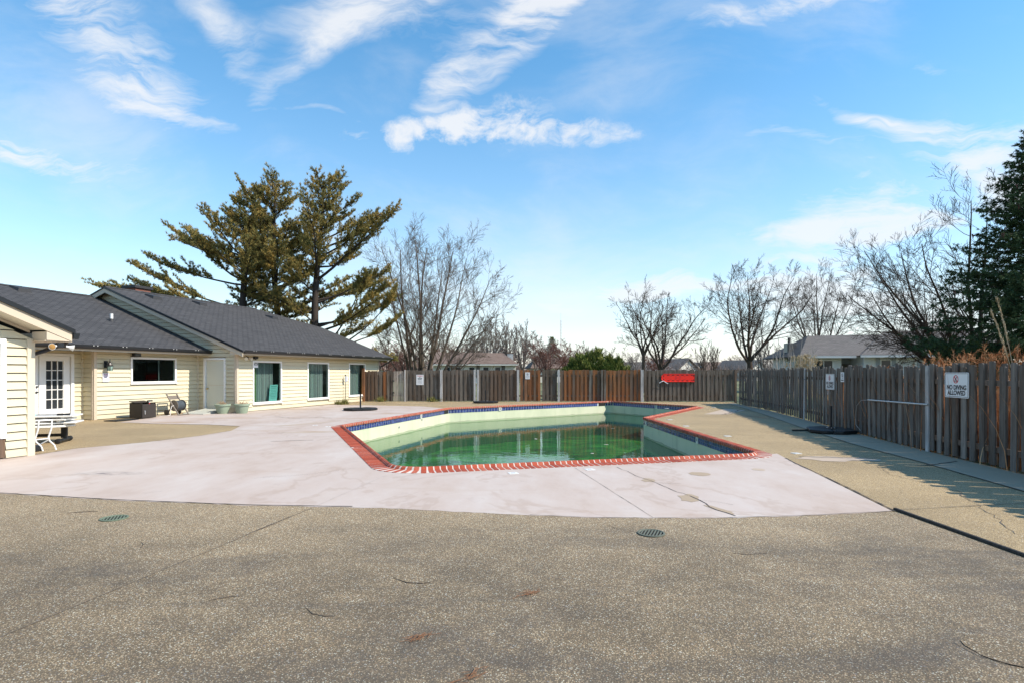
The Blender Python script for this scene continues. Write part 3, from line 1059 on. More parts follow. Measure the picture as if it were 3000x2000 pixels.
ribbon('control_joint', [(5.2, 20.1), (8.2, 20.9), (10.0, 20.3)], 0.02, 0.0075, 'joint_dark', deck, 0.01, 14)
ribbon('crack', [(5.0, 5.6), (5.5, 6.6), (6.0, 7.7), (5.95, 8.9), (6.25, 9.7)], 0.010, 0.008, 'joint_dark', deck, 0.04, 15)
ribbon('control_joint', [(6.75, 6.9), (7.28, 10.06), (7.62, 12.8), (8.4, 16.5), (9.44, 20.9), (10.6, 26.5)], 0.022, 0.011, 'crack_dark', strip, 0.006, 16)
ribbon('control_joint', [(8.35, 12.9), (7.1, 14.0), (5.0, 14.9)], 0.014, 0.009, 'joint_dark', deck, 0.008, 17)
ribbon('crack', [(8.0, 10.2), (7.4, 9.9), (6.95, 9.75)], 0.035, 0.013, 'crack_dark', strip, 0.03, 18)
ribbon('control_joint', [(7.5, 7.0), (6.2, 6.95), (4.45, 6.6)], 0.012, 0.010, 'joint_dark', deck, 0.006, 19)
ribbon('control_joint', [(-3.3, 2.4), (-3.07, 3.5), (-2.35, 6.72)], 0.010, 0.0085, 'joint_fore', fore, 0.002, 20)
ribbon('joint_gap', [(-2.62, 5.55), (-2.44, 6.35)], 0.016, 0.0095, 'crack_dark', fore, 0.002, 21, True)
ribbon('crack', [(1.0, 5.95), (1.15, 5.75), (1.28, 5.68)], 0.007, 0.0085, 'joint_fore', fore, 0.02, 22)
ribbon('crack', [(1.0, 2.75), (1.25, 3.2), (1.32, 3.6)], 0.003, 0.0085, 'joint_fore', fore, 0.03, 23, True)
ribbon('control_joint', [(2.35, 2.55), (2.9, 3.0), (3.4, 3.4)], 0.012, 0.0085, 'crack_dark', fore, 0.002, 24)
ribbon('control_joint', [(-9.0, 29.3), (-5.0, 28.6), (-2.0, 28.0)], 0.03, 0.0075, 'joint_dark', deck, 0.01, 25)
ribbon('crack', [(-8.0, 28.9), (-6.4, 29.8), (-3.4, 29.2)], 0.05, 0.009, 'joint_pale', deck, 0.06, 26)
ribbon('control_joint', [(6.0, 30.2), (8.6, 30.0), (11.2, 28.4)], 0.03, 0.0075, 'joint_dark', deck, 0.01, 27)

cover = blotch('utility_cover', (2.84, 3.27), 0.20, 0.20, 0.0085, 'aggregate_cover', None, 31, 22, 0.05)
tag(cover, 'grey round concrete patch lying flush in the forecourt at the lower right corner', 'cover')
ribbon('rim', [(2.62, 3.36), (2.63, 3.22), (2.70, 3.12), (2.80, 3.06), (2.95, 3.05)], 0.008, 0.0125, 'joint_fore', cover, 0.003, 28)

mb = MB()
a, b = Vector((4.50, 6.62)), Vector((4.44, 2.6))
mb.box(4.432, 4.468, 2.6, 6.62, 0.0, 0.032)
o = mb.build('edging_board', 'wood_dark')
bevel(o, 0.006)
tag(o, 'dark weathered timber edging strip set along the paving at right foreground', 'edging')


# ------------------------------------------------------------------ drains
def drain(c, m1, label):
    t = thing('floor_drain', label, 'drain', (c[0], c[1], 0.006), math.atan2(c[1], c[0]) - 0.15, 'round floor drains in the forecourt')
    MB().lathe([(0.135, 0.0), (0.135, 0.010), (0.118, 0.012), (0.112, 0.001)], 28, cap=False).build('rim', m1, t, True)
    me = None
    for k in range(7):
        y = -0.09 + k * 0.03
        h = math.sqrt(max(0.0, 0.114 ** 2 - y * y))
        MB().box(-h, h, y - 0.0065, y + 0.0065, 0.002, 0.009).build('bar', m1, t)
    MB().lathe([(0.117, 0.0005), (0.116, 0.0012)], 24).build('pit', 'pit_shade', t)  # flat black disc, the shade of the drain hole painted as colour


drain((-4.35, 6.22), 'drain_green', 'pale green slotted round drain cover in the left forecourt')
drain((1.38, 5.64), 'drain_dark', 'dark slotted round drain cover near the cracked painted concrete')

# ------------------------------------------------------------------ the pool
pool = thing('swimming_pool', 'angular half empty swimming pool with red brick coping and blue tile band', 'pool')
# basin walls and floor
V, F = [], []
n = len(WALLP)
for z in (-0.005, -0.17, -0.6, -1.0, -1.7):
    V += [(p.x, p.y, z) for p in WALLP]
for r_ in range(4):
    for i in range(n):
        j = (i + 1) % n
        F.append((r_ * n + i, r_ * n + j, (r_ + 1) * n + j, (r_ + 1) * n + i))
me = bpy.data.meshes.new('basin_wall')
me.from_pydata(V, [], F)
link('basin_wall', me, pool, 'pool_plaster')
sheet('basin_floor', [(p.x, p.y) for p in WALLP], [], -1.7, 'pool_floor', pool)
water = sheet('water', [(p.x, p.y) for p in offset_path(PATH, 0.03)], [], -0.62, 'pool_water')
tag(water, kind='structure')

# coping profile: u outward from the pool edge, z up; a raised bullnose lip then a flat back
PROF = [(-0.004, -0.025), (-0.012, 0.012), (-0.004, 0.045), (0.018, 0.062), (0.048, 0.060), (0.072, 0.040), (0.088, 0.018), (COPE_W, 0.014), (COPE_W, -0.03)]
PROF_M = [(u + 0.003 if u < 0.02 else u, z - 0.0028) for u, z in PROF[:-1]] + [(COPE_W - 0.004, -0.03)]
V, F = [], []
loops_ = [offset_path(PATH, u) for u, z in PROF_M]
for (u, z), lp in zip(PROF_M, loops_):
    V += [(p.x, p.y, z) for p in lp]
for a_ in range(len(PROF_M) - 1):
    for i in range(n):
        j = (i + 1) % n
        F.append((a_ * n + i, a_ * n + j, (a_ + 1) * n + j, (a_ + 1) * n + i))
me = bpy.data.meshes.new('mortar_bed')
me.from_pydata(V, [], F)
link('mortar_bed', me, pool, 'mortar_white')


def brick_mesh(wd):
    mb = MB()
    kk = len(PROF)
    for x in (-wd / 2, wd / 2):
        mb.v += [(x, u, z) for u, z in PROF]
    mb.f.append(tuple(range(kk)))
    mb.f.append(tuple(2 * kk - 1 - q for q in range(kk)))
    for q in range(kk):
        r_ = (q + 1) % kk
        mb.f.append((q, kk + q, kk + r_, r_))
    me = mb.mesh('brick')
    me.materials.append(MATS['coping_brick'])
    return me


BRICKS = [brick_mesh(0.085), brick_mesh(0.082), brick_mesh(0.088)]


def walk(path, step, off=0.0):
    """points along the closed path every step: (pos, tangent angle)"""
    out = []
    n_ = len(path)
    carry = off
    for i in range(n_):
        a_, b_ = path[i], path[(i + 1) % n_]
        L = (b_ - a_).length
        ang = math.atan2(b_.y - a_.y, b_.x - a_.x)
        s = carry
        while s < L:
            out.append((a_ + (b_ - a_) * (s / L), ang))
            s += step
        carry = s - L
    return out


spots = walk(PATH, 0.1045, 0.02)
# smooth the facing on the rounded corners
spots2 = []
N_ = len(spots)
for i, (p, ang) in enumerate(spots):
    q0, q1 = spots[i - 1][0], spots[(i + 1) % N_][0]
    spots2.append((p, math.atan2(q1.y - q0.y, q1.x - q0.x)))
order = sorted(range(N_), key=lambda i: spots2[i][0].length)
near = set(order[:300])
rest = MB()
for i, (p, ang) in enumerate(spots2):
    me = BRICKS[random.randrange(3)]
    dz = random.uniform(-0.0012, 0.0015)
    da = ang + random.uniform(-0.012, 0.012)
    if i in near:
        o = bpy.data.objects.new('brick', me)
        COL.objects.link(o)
        o.parent = pool
        o.location = (p.x, p.y, dz)
        o.rotation_euler = (random.uniform(-0.006, 0.006), 0, da)
    else:
        M = Matrix.Translation((p.x, p.y, dz)) @ Matrix.Rotation(da, 4, 'Z')
        base = len(rest.v)
        rest.v += [tuple(M @ v.co) for v in me.vertices]
        rest.f += [tuple(base + k for k in pl.vertices) for pl in me.polygons]
o = rest.build('far_bricks', 'coping_brick', pool)
o['kind'] = 'stuff'

# waterline tiles: two rows
tb = MB()
n = len(WALLP)
V, F = [], []
GP = offset_path(PATH, 0.028)
for z in (-0.022, -0.188):
    V += [(p.x, p.y, z) for p in GP]
for i in range(n):
    j = (i + 1) % n
    F.append((i, j, n + j, n + i))
me = bpy.data.meshes.new('grout_band')
me.from_pydata(V, [], F)
link('grout_band', me, pool, 'grout')
tm = MB().box(-0.0675, 0.0675, -0.004, 0.006, -0.039, 0.039).mesh('tile')
tm.materials.append(MATS['tile_blue'])
tspots = []
TPATH = offset_path(PATH, 0.026)
for p, ang in walk(TPATH, 0.156, 0.08):
    nx, ny = math.sin(ang), -math.cos(ang)     # faces into the pool
    vis = (nx * -p.x + ny * -p.y) > 0
    tspots.append((p, ang, vis))
SKIM = [Vector((-2.72, 24.72)), Vector((4.86, 30.68))]
tspots = [q for q in tspots if min((q[0] - s).length for s in SKIM) > 0.32]
vt = sorted([q for q in tspots if q[2]], key=lambda q: q[0].length)
chosen = vt[:150]
ids = set(id(q) for q in chosen)
restt = MB()
for q in tspots:
    p, ang, vis = q
    for row in (-0.0635, -0.1455):
        if id(q) in ids:
            o = bpy.data.objects.new('tile', tm)
            COL.objects.link(o)
            o.parent = pool
            o.location = (p.x, p.y, row)
            o.rotation_euler = (0, 0, ang)
        else:
            M = Matrix.Translation((p.x, p.y, row)) @ Matrix.Rotation(ang, 4, 'Z')
            base = len(restt.v)
            restt.v += [tuple(M @ v.co) for v in tm.vertices]
            restt.f += [tuple(base + k for k in pl.vertices) for pl in tm.polygons]
o = restt.build('far_tiles', 'tile_blue', pool)
o['kind'] = 'stuff'


def on_path(pt):
    """closest place on the pool edge: position, tangent angle"""
    best = None
    for a_, b_ in zip(PATH, PATH[1:] + PATH[:1]):
        d = b_ - a_
        if d.length < 1e-6:
            continue
        t = max(0, min(1, (Vector(pt) - a_).dot(d) / d.length_squared))
        q = a_ + d * t
        e = (q - Vector(pt)).length
        if best is None or e < best[0]:
            best = (e, q, math.atan2(d.y, d.x))
    return best[1], best[2]


def depth_marker(pt, s):
    p, ang = on_path(pt)
    nx, ny = math.sin(ang), -math.cos(ang)
    t = bpy.data.objects.new('depth_marker', MB().box(-0.075, 0.075, -0.012, 0.0, -0.185, -0.025).mesh('depth_marker'))
    t.data.materials.append(MATS['tile_white'])
    COL.objects.link(t)
    t.parent = pool
    t.location = (p.x - nx * 0.016, p.y - ny * 0.016, 0)
    t.rotation_euler = (0, 0, ang)
    text(s, 0.15, t, 'ink_black', (0, -0.0135, -0.105), (R(90), 0, 0), 0.8, bold=0.004)


depth_marker((-3.53, 22.2), '5')
depth_marker((-0.55, 26.65), '8')
depth_marker((7.15, 28.3), '8')
depth_marker((4.53, 19.25), '5')
depth_marker((4.66, 14.35), '4')
for s in SKIM:
    p, ang = on_path(s)
    nx, ny = math.sin(ang), -math.cos(ang)
    o = MB().box(-0.24, 0.24, -0.004, 0.03, -0.188, -0.03).build('skimmer_opening', 'skimmer_shade', pool)  # solid block; near-black colour stands in for shade inside the opening
    o.location = (p.x - nx * 0.022, p.y - ny * 0.022, 0)
    o.rotation_euler = (0, 0, ang)
# wall fittings
for pt, z in (((-4.02, 20.4), -0.36), ((-3.50, 22.3), -0.25)):
    p, ang = on_path(pt)
    nx, ny = math.sin(ang), -math.cos(ang)
    o = MB().lathe([(0.035, 0.0), (0.035, 0.015), (0.018, 0.018)], 14).build('return_fitting', 'ink_grey', pool, True)
    o.location = (p.x - nx * 0.034, p.y - ny * 0.034, z)
    o.rotation_euler = (R(90), 0, ang)
# flat depth tiles let into the paving beside the coping
for (x, y, rz) in ((0.02, 9.02, 0.27), (1.28, 9.36, 0.27), (-5.95, 17.2, 0.3), (-5.42, 16.78, 1.9), (5.35, 19.3, 0.2), (5.42, 14.3, 0.05), (9.25, 26.1, 0.3), (6.9, 25.4, 0.9), (5.62, 11.25, 0.2), (5.2, 17.0, 0.1)):
    o = MB().box(-0.075, 0.075, -0.075, 0.075, 0.0, 0.0105).build('deck_marker', 'tile_white', pool)
    o.location = (x, y, 0.0)
    o.rotation_euler = (0, 0, rz)
    MB().box(-0.035, 0.03, -0.012, 0.012, 0.0, 0.0125).build('worn_print', 'ink_grey', o)


# bits floating on the water
for i_, (x, y) in enumerate(((2.9, 17.5), (2.2, 15.6), (4.0, 22.6), (-1.2, 13.2), (0.8, 19.0))):
    lf = blotch('floating_leaf', (0, 0), 0.075, 0.045, 0.0, 'joint_pale', None, 50 + i_, 9, 0.3)
    lf.location = (x, y, -0.612)
    lf.rotation_euler = (0.03, 0.02, i_ * 1.3)
    tag(lf, ['pale leaf floating near the inner corner of the pool coping', 'pale leaf floating in the middle right of the green water', 'pale leaf floating by the far right arm of the pool', 'pale leaf floating near the left front of the pool', 'pale leaf floating at the centre of the green water'][i_], 'leaf', 'leaves floating on the pool')


# ------------------------------------------------------------------ fences
def picket_mesh(wd, h, th, ear, name='picket'):
    pts = [(-wd / 2, 0), (wd / 2, 0), (wd / 2, h - ear), (wd / 2 - ear * 0.8, h), (-wd / 2 + ear * 0.8, h), (-wd / 2, h - ear)]
    mb = MB()
    k = len(pts)
    mb.v += [(x, -th / 2, z) for x, z in pts] + [(x, th / 2, z) for x, z in pts]
    mb.f.append(tuple(range(k)))
    mb.f.append(tuple(2 * k - 1 - q for q in range(k)))
    for q in range(k):
        r_ = (q + 1) % k
        mb.f.append((q, k + q, k + r_, r_))
    return mb.mesh(name)


def put(me, name, parent, loc, rot, m, sc=(1, 1, 1)):
    o = bpy.data.objects.new(name, me)
    COL.objects.link(o)
    o.parent = parent
    o.location = loc
    o.rotation_euler = rot
    o.scale = sc
    if m is not None:
        if len(me.materials) == 0:
            me.materials.append(MATS[m])
        if me.materials[0] is not MATS[m]:
            o.material_slots[0].link = 'OBJECT'
            o.material_slots[0].material = MATS[m]
    return o


PK_R = [picket_mesh(0.150, 1.72, 0.020, 0.022), picket_mesh(0.143, 1.73, 0.020, 0.028), picket_mesh(0.155, 1.71, 0.020, 0.02)]
PK_B = [picket_mesh(0.138, 1.70, 0.018, 0.02), picket_mesh(0.132, 1.71, 0.018, 0.024), picket_mesh(0.141, 1.69, 0.018, 0.018)]
for me_ in PK_R:
    me_.materials.append(MATS['wood_fence_right'])
for me_ in PK_B:
    me_.materials.append(MATS['wood_grey'])

# right-hand fence: open pickets on rails
fr_ = thing('picket_fence', 'long weathered grey picket fence along the right side with gaps between pickets', 'fence')
FR = [Vector(p) for p in FENCE_R]


def along(poly, step, start=0.0):
    out = []
    s = start
    acc = 0.0
    for a_, b_ in zip(poly, poly[1:]):
        L = (b_ - a_).length
        while s <= acc + L:
            out.append((a_.lerp(b_, (s - acc) / L), math.atan2(b_.y - a_.y, b_.x - a_.x), s))
            s += step
        acc += L
    return out


rg = random.Random(5)
SEP = 0.108
for side, start in ((0, 0.10), (1, 0.10 + 0.128)):
    for i, (p, ang, s) in enumerate(along(FR, 0.256, start)):
        nrm = Vector((math.sin(ang), -math.cos(ang)))
        c = p + nrm * (SEP * side)
        lean = rg.uniform(-0.020, 0.020)
        put(PK_R[rg.randrange(3)], 'picket', fr_, (c.x, c.y, rg.uniform(0.01, 0.05)), (rg.uniform(-0.008, 0.008), lean, ang + rg.uniform(-0.03, 0.03)), 'wood_fence_right', (rg.uniform(0.84, 1.02), 1, rg.uniform(0.965, 1.025)))
for z in (0.30, 1.42):
    for a_, b_ in zip(FR, FR[1:]):
        ang = math.atan2(b_.y - a_.y, b_.x - a_.x)
        L = (b_ - a_).length
        nrm = Vector((math.sin(ang), -math.cos(ang)))
        c = a_ + nrm * (SEP / 2)
        o = MB().box(0, L - 0.003, -0.040, 0.040, z - 0.045, z + 0.045).build('rail', 'wood_brown', fr_)
        o.location = (c.x, c.y, 0)
        o.rotation_euler = (0, 0, ang)
post_m = MB().box(-0.045, 0.045, -0.045, 0.045, -0.05, 1.78).mesh('post')
post_m.materials.append(MATS['wood_grey'])
for i, (p, ang, s) in enumerate(along(FR, 2.42, 1.0)):
    nrm = Vector((math.sin(ang), -math.cos(ang)))
    c = p + nrm * 0.175
    put(post_m, 'post', fr_, (c.x, c.y, 0), (0, 0, ang), 'wood_grey')
for pt, lean in (((8.42, 11.5), 0.0), ((9.97, 19.35), -0.06)):
    best = min(along(FR, 0.05), key=lambda q: (q[0] - Vector(pt)).length)
    p, ang, s = best
    nrm = Vector((math.sin(ang), -math.cos(ang)))
    put(PK_R[0], 'pale_batten', fr_, (p.x - nrm.x * 0.03, p.y - nrm.y * 0.03, 0.0), (0, lean, ang), 'wood_pale', (0.75, 1.2, 1.01))

# back fence: boards on both faces of the rails
fb = thing('board_fence', 'shadowbox board fence across the back, grey and rust brown boards with pale posts', 'fence')


def backy(x):
    return BACK_Y0 + (BACK_Y1 - BACK_Y0) * (x - BACK_X0) / (BACK_X1 - BACK_X0)


def pxx(px):
    return (px - 1500) / 1667 * 31.4


zones = [(1062, 1153, 'brown'), (1184, 1395, 'grey'), (1399, 1517, 'greybrown'), (1521, 1586, 'orange'), (1586, 1634, 'mix'), (1638, 1876, 'orange2'), (1881, 2146, 'dark')]
rg = random.Random(9)
bang = math.atan2(BACK_Y1 - BACK_Y0, BACK_X1 - BACK_X0)


def zmat(z):
    r_ = rg.random()
    if z == 'grey':
        return 'wood_grey' if r_ < 0.93 else 'wood_brown'
    if z == 'greybrown':
        return 'wood_grey' if r_ < 0.45 else 'wood_brown' if r_ < 0.85 else 'wood_orange'
    if z == 'orange':
        return 'wood_orange' if r_ < 0.88 else 'wood_brown'
    if z == 'orange2':
        return 'wood_orange' if r_ < 0.66 else ('wood_brown' if r_ < 0.85 else 'wood_grey')
    if z == 'mix':
        return 'wood_grey' if r_ < 0.6 else 'wood_orange'
    if z == 'brown':
        return 'wood_brown' if r_ < 0.55 else 'wood_orange' if r_ < 0.75 else 'wood_grey'
    return 'wood_grey'


SP = 0.228
for (a_, b_, z) in zones:
    x0, x1 = pxx(a_), pxx(b_)
    nb = max(2, int(round((x1 - x0) / SP)))
    for k in range(nb):
        x = x0 + (k + 0.5) * (x1 - x0) / nb
        m_ = zmat(z)
        hh = rg.uniform(0.985, 1.01) * (0.965 if z == 'brown' else 1.0)
        put(PK_B[rg.randrange(3)], 'picket', fb, (x, backy(x) - 0.030, rg.uniform(0.02, 0.05)), (0, rg.uniform(-0.008, 0.008), bang + rg.uniform(-0.02, 0.02)), m_, (rg.uniform(0.92, 1.05), 1, hh))
        if k < nb - 1:
            x2 = x + (x1 - x0) / nb * 0.5
            put(PK_B[rg.randrange(3)], 'picket', fb, (x2, backy(x2) + 0.030, rg.uniform(0.02, 0.05)), (0, rg.uniform(-0.008, 0.008), bang), m_ if rg.random() < 0.7 else zmat(z), (rg.uniform(0.9, 1.05), 1, hh))
for z in (0.32, 1.42):
    for (a_, b_, zz) in zones:
        x0, x1 = pxx(a_), pxx(b_)
        o = MB().box(0, x1 - x0, -0.019, 0.019, z - 0.045, z + 0.045).build('rail', 'wood_brown', fb)
        o.location = (x0, backy(x0), 0)
        o.rotation_euler = (0, 0, bang)
for px, m_, wd in ((1293, 'wood_pale', 1.5), (1391, 'wood_pale', 1.2), (1400.5, 'wood_pale', 1.2), (1517.5, 'wood_pale', 1.3), (1636, 'wood_pale', 1.15), (1761.5, 'wood_grey', 1.2), (1770, 'wood_grey', 1.2), (1877, 'wood_pale', 1.6), (1062, 'wood_orange', 2.0), (1186, 'wood_pale', 0.6), (2145, 'wood_brown', 1.2)):
    x = pxx(px)
    put(post_m, 'post', fb, (x, backy(x) - 0.075, 0), (0, 0, bang), m_, (wd, 0.9, 1.03 if px == 1062 else 0.985))

gate = thing('gate', 'narrow slatted wooden gate beside the house end of the back fence', 'gate', (pxx(1168), backy(pxx(1168)), 0))
gm = picket_mesh(0.062, 1.64, 0.018, 0.008, 'slat')
gm.materials.append(MATS['wood_tan'])
for k in range(7):
    put(gm, 'slat', gate, (-0.26 + k * 0.087, -0.03, 0.03), (0, 0, 0), 'wood_tan')
for z in (0.33, 1.36):
    MB().box(-0.30, 0.30, -0.02, 0.02, z - 0.04, z + 0.04).build('rail', 'wood_tan', gate)
for z in (0.45, 1.1):
    MB().box(-0.36, -0.26, -0.055, -0.04, z, z + 0.07).build('hinge', 'black_metal', gate)


# ------------------------------------------------------------------ the clubhouse (local x along its long walls, local y away from the pool)
HO = (-11.0, 22.7, 0.0)
HRZ = math.atan2(0.956, 0.2935)
house = thing('clubhouse', 'single storey cream sided clubhouse with dark shingle roofs along the left side', 'building', HO, HRZ)
COURSE = 0.158


def rects_minus(a0, a1, z0, z1, openings):
    """split a wall strip into spans that leave the openings free"""
    spans = [(a0, a1)]
    for (b0, b1, y0, y1) in openings:
        if y1 <= z0 + 0.02 or y0 >= z1 - 0.02:
            continue
        nxt = []
        for (s0, s1) in spans:
            if b1 <= s0 or b0 >= s1:
                nxt.append((s0, s1))
            else:
                if b0 > s0:
                    nxt.append((s0, b0))
                if b1 < s1:
                    nxt.append((b1, s1))
        spans = nxt
    return [s for s in spans if s[1] - s[0] > 0.03]


def clap_wall(name, P, a0, a1, z0, ztop, openings=(), lim=None, m='siding_cream'):
    """a wall part: thin backing, with every lap board a piece of its own"""
    bm_ = MB()
    zs = sorted(set([z0, ztop] + [z for o_ in openings for z in (o_[2], o_[3]) if z0 < z < ztop]))
    if lim is None:
        for u0, u1 in zip(zs, zs[1:]):
            for s0, s1 in rects_minus(a0, a1, u0, u1, openings):
                bm_.box(s0, s1, -0.10, -0.012, u0, u1, lambda x, y, z: P(x, y, z))
    else:
        s0, s1 = lim(z0 + 0.05)
        bm_.box(s0, s1, -0.10, -0.012, z0, z0 + 0.1, lambda x, y, z: P(x, y, z))
    wall = bm_.build(name, m, house)
    z = z0
    while z < ztop - 0.02:
        zt = min(z + COURSE, ztop)
        if lim is not None:
            s0, s1 = lim(z)
            e0, e1 = lim(zt)
        else:
            s0, s1, e0, e1 = a0, a1, a0, a1
        for q0, q1 in rects_minus(max(s0, a0), min(s1, a1), z, zt, openings):
            t0 = q0 + (e0 - s0) if abs(q0 - s0) < 1e-6 else q0
            t1 = q1 + (e1 - s1) if abs(q1 - s1) < 1e-6 else q1
            mb = MB()
            # drip lip stands proud; a slot is left under the lip of the board above
            sl = 0.017
            c = [(q0, 0.042, z), (q1, 0.042, z), (q1, 0.0, z), (q0, 0.0, z), (t0, 0.012, zt - sl), (t1, 0.012, zt - sl), (t1, -0.008, zt - sl), (t0, -0.008, zt - sl)]
            mb.hexa([P(*v) for v in c])
            mb.build('siding_board', m, wall)
        z = zt
    return wall


def P3(a, o, z): return (a, -o, z)
def P2(a, o, z): return (a, 1.93 - o, z)
def PR(a, o, z): return (-4.27 - o, a, z)
def PD(a, o, z): return (a, 2.45 - o, z)
def PG(a, o, z): return (-o, a, z)
def PN(a, o, z): return (a, -5.09 - o, z)


W3 = [(0.85, 2.62, 0.29, 2.09), (4.40, 6.10, 0.31, 2.09), (7.86, 9.48, 0.33, 2.10)]
W2 = [(-2.98, -1.06, 1.20, 2.16)]
DOOR_G = [(0.50, 1.60, 0.0, 2.18)]
DOOR_F = [(-6.72, -4.58, 0.0, 2.22)]
clap_wall('wall', P3, 0.0, 10.9, 0.02, 2.33, W3)
clap_wall('wall', P2, -4.27, 0.0, 0.02, 2.33, W2)
clap_wall('wall', PR, 1.93, 2.45, 0.02, 2.33)
clap_wall('wall', PD, -10.7, -4.27, 0.02, 2.33, DOOR_F)
RP = 0.385


def gable_lim(z):
    lo = 0.0 if z < 2.59 else (z + 0.115 - 2.44) / RP - 0.68
    hi = 1.93 if z < 2.40 else (z - 2.50) / 0.389 + 1.18
    return (min(lo, 6.55), max(min(max(hi, 1.93) if z < 2.75 else hi, 7.4), lo + 0.05))


clap_wall('gable_wall', PG, 0.0, 7.4, 0.02, 5.05, DOOR_G, gable_lim)
mbk = MB()
mbk.slab([(0.02, 0.02, 0.02), (0.02, 0.02, 2.66), (0.02, 6.6, 5.18), (0.02, 9.0, 4.2), (0.02, 9.0, 0.02)], (0.05, 0, 0))
mbk.build('sheathing', 'trim_beige', house)


def near_lim(z):
    top = 2.27
    hi = -10.7
    if z > top:
        hi = -10.7 - (z - top) / 0.385
    return (-15.5, hi)


clap_wall('wall', PN, -15.5, -10.7, 0.02, 4.0, [(-12.9, -11.15, 0.0, 2.22)], near_lim)
MB().box(-15.5, -10.78, -4.95, 2.3, 0.02, 2.30).build('wing_core', 'trim_cream', house)


# corner trims
def trim(P, a0, a1, o0, o1, z0, z1, m, name='corner_trim', par=None):
    mb = MB()
    mb.box(a0, a1, o0, o1, z0, z1, P)
    return bevel(mb.build(name, m, par or house), 0.004)


trim(P3, -0.035, 0.08, 0.0, 0.052, 0.0, 2.33, 'trim_beige')
trim(PG, 0.0, 0.075, 0.0, 0.050, 0.0, 2.60, 'trim_beige')
trim(P2, -4.305, -4.20, 0.0, 0.052, 0.0, 2.33, 'trim_beige')
trim(PR, 1.935, 2.0, 0.0, 0.050, 0.0, 2.33, 'trim_beige')
trim(PR, 2.39, 2.445, 0.0, 0.048, 0.0, 2.33, 'trim_cream')
trim(PD, -4.33, -4.275, 0.0, 0.048, 0.0, 2.33, 'trim_cream')
trim(P2, -0.075, -0.03, 0.0, 0.049, 0.0, 2.33, 'trim_cream')
trim(PG, 1.86, 1.925, 0.0, 0.048, 0.0, 2.33, 'trim_cream')
trim(P3, 10.83, 10.93, 0.0, 0.049, 0.0, 2.33, 'trim_beige')
trim(PN, -10.80, -10.665, 0.0, 0.052, 0.0, 2.24, 'trim_cream')
MB().box(-10.70, -10.66, -5.09, 2.4, 0.0, 2.25).build('wing_end_wall', 'siding_cream', house)


# windows
def window(P, a0, a1, z0, z1, name='window', curtains=True, depth=0.55):
    mb = MB()
    w_ = 0.075
    fr = MB()
    fr.box(a0 + 0.02, a1 - 0.02, -0.06, 0.0, z0 + 0.02, z0 + 0.05, P)
    wn = fr.build(name, 'white_paint', house)
    for (x0, x1, y0, y1) in ((a0, a1, z1 - w_, z1), (a0, a1, z0, z0 + w_), (a0, a0 + w_, z0 + w_, z1 - w_), (a1 - w_, a1, z0 + w_, z1 - w_)):
        bevel(MB().box(x0, x1, -0.05, 0.058, y0, y1, P).build('frame', 'white_paint', wn), 0.006)
    bevel(MB().box(a0 - 0.02, a1 + 0.02, 0.002, 0.085, z0 - 0.03, z0 - 0.003, P).build('sill', 'white_paint', wn), 0.004)
    MB().box(a0 + w_, a1 - w_, 0.010, 0.016, z0 + w_, z1 - w_, P).build('pane', 'window_glass', wn)
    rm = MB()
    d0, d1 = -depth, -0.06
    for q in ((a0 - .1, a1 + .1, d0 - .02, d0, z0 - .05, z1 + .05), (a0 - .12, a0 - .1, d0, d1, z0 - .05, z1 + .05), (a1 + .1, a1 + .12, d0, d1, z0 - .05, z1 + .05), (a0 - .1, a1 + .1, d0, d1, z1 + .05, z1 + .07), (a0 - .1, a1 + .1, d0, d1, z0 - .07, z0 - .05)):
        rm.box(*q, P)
    rm.build('room_recess', 'room_shade_black' if not curtains else 'room_shade_grey', wn)  # shallow box; the dimness of the unlit room is put into its colour
    return wn


def drape(wn, P, a0, a1, z0, z1, o, seed):
    rg_ = random.Random(seed)
    npt = 90
    V, F = [], []
    ph = rg_.random() * 6
    for i in range(npt):
        t = i / (npt - 1)
        a_ = a0 + (a1 - a0) * t
        off = 0.028 * math.sin(t * (a1 - a0) * 42 + ph + 1.5 * math.sin(t * 9 + ph)) + 0.012 * math.sin(t * 97 + ph)
        V += [P(a_, o + off, z0), P(a_, o + off * 0.8, z1)]
    for i in range(npt - 1):
        F.append((2 * i, 2 * i + 2, 2 * i + 3, 2 * i + 1))
    me = bpy.data.meshes.new('curtain')
    me.from_pydata(V, [], F)
    for p_ in me.polygons:
        p_.use_smooth = True
    return link('curtain', me, wn, 'curtain_green' if a1 - a0 < 0.5 else 'curtain')


wins = []
for i, (a0, a1, z0, z1) in enumerate(W3):
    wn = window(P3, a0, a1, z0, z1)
    drape(wn, P3, a0 + 0.05, a0 + 0.40, z0 + 0.03, z1 - 0.05, -0.16, i)
    drape(wn, P3, a0 + 0.43, a1 - (0.30 if i == 0 else 0.22), z0 + 0.03, z1 - 0.05, -0.20, i + 10)
    wins.append(wn)
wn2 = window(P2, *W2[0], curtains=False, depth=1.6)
MB().box(-1.75, -1.72, -0.09, -0.075, 1.28, 2.08, P2).build('mullion', 'ink_grey', wn2)

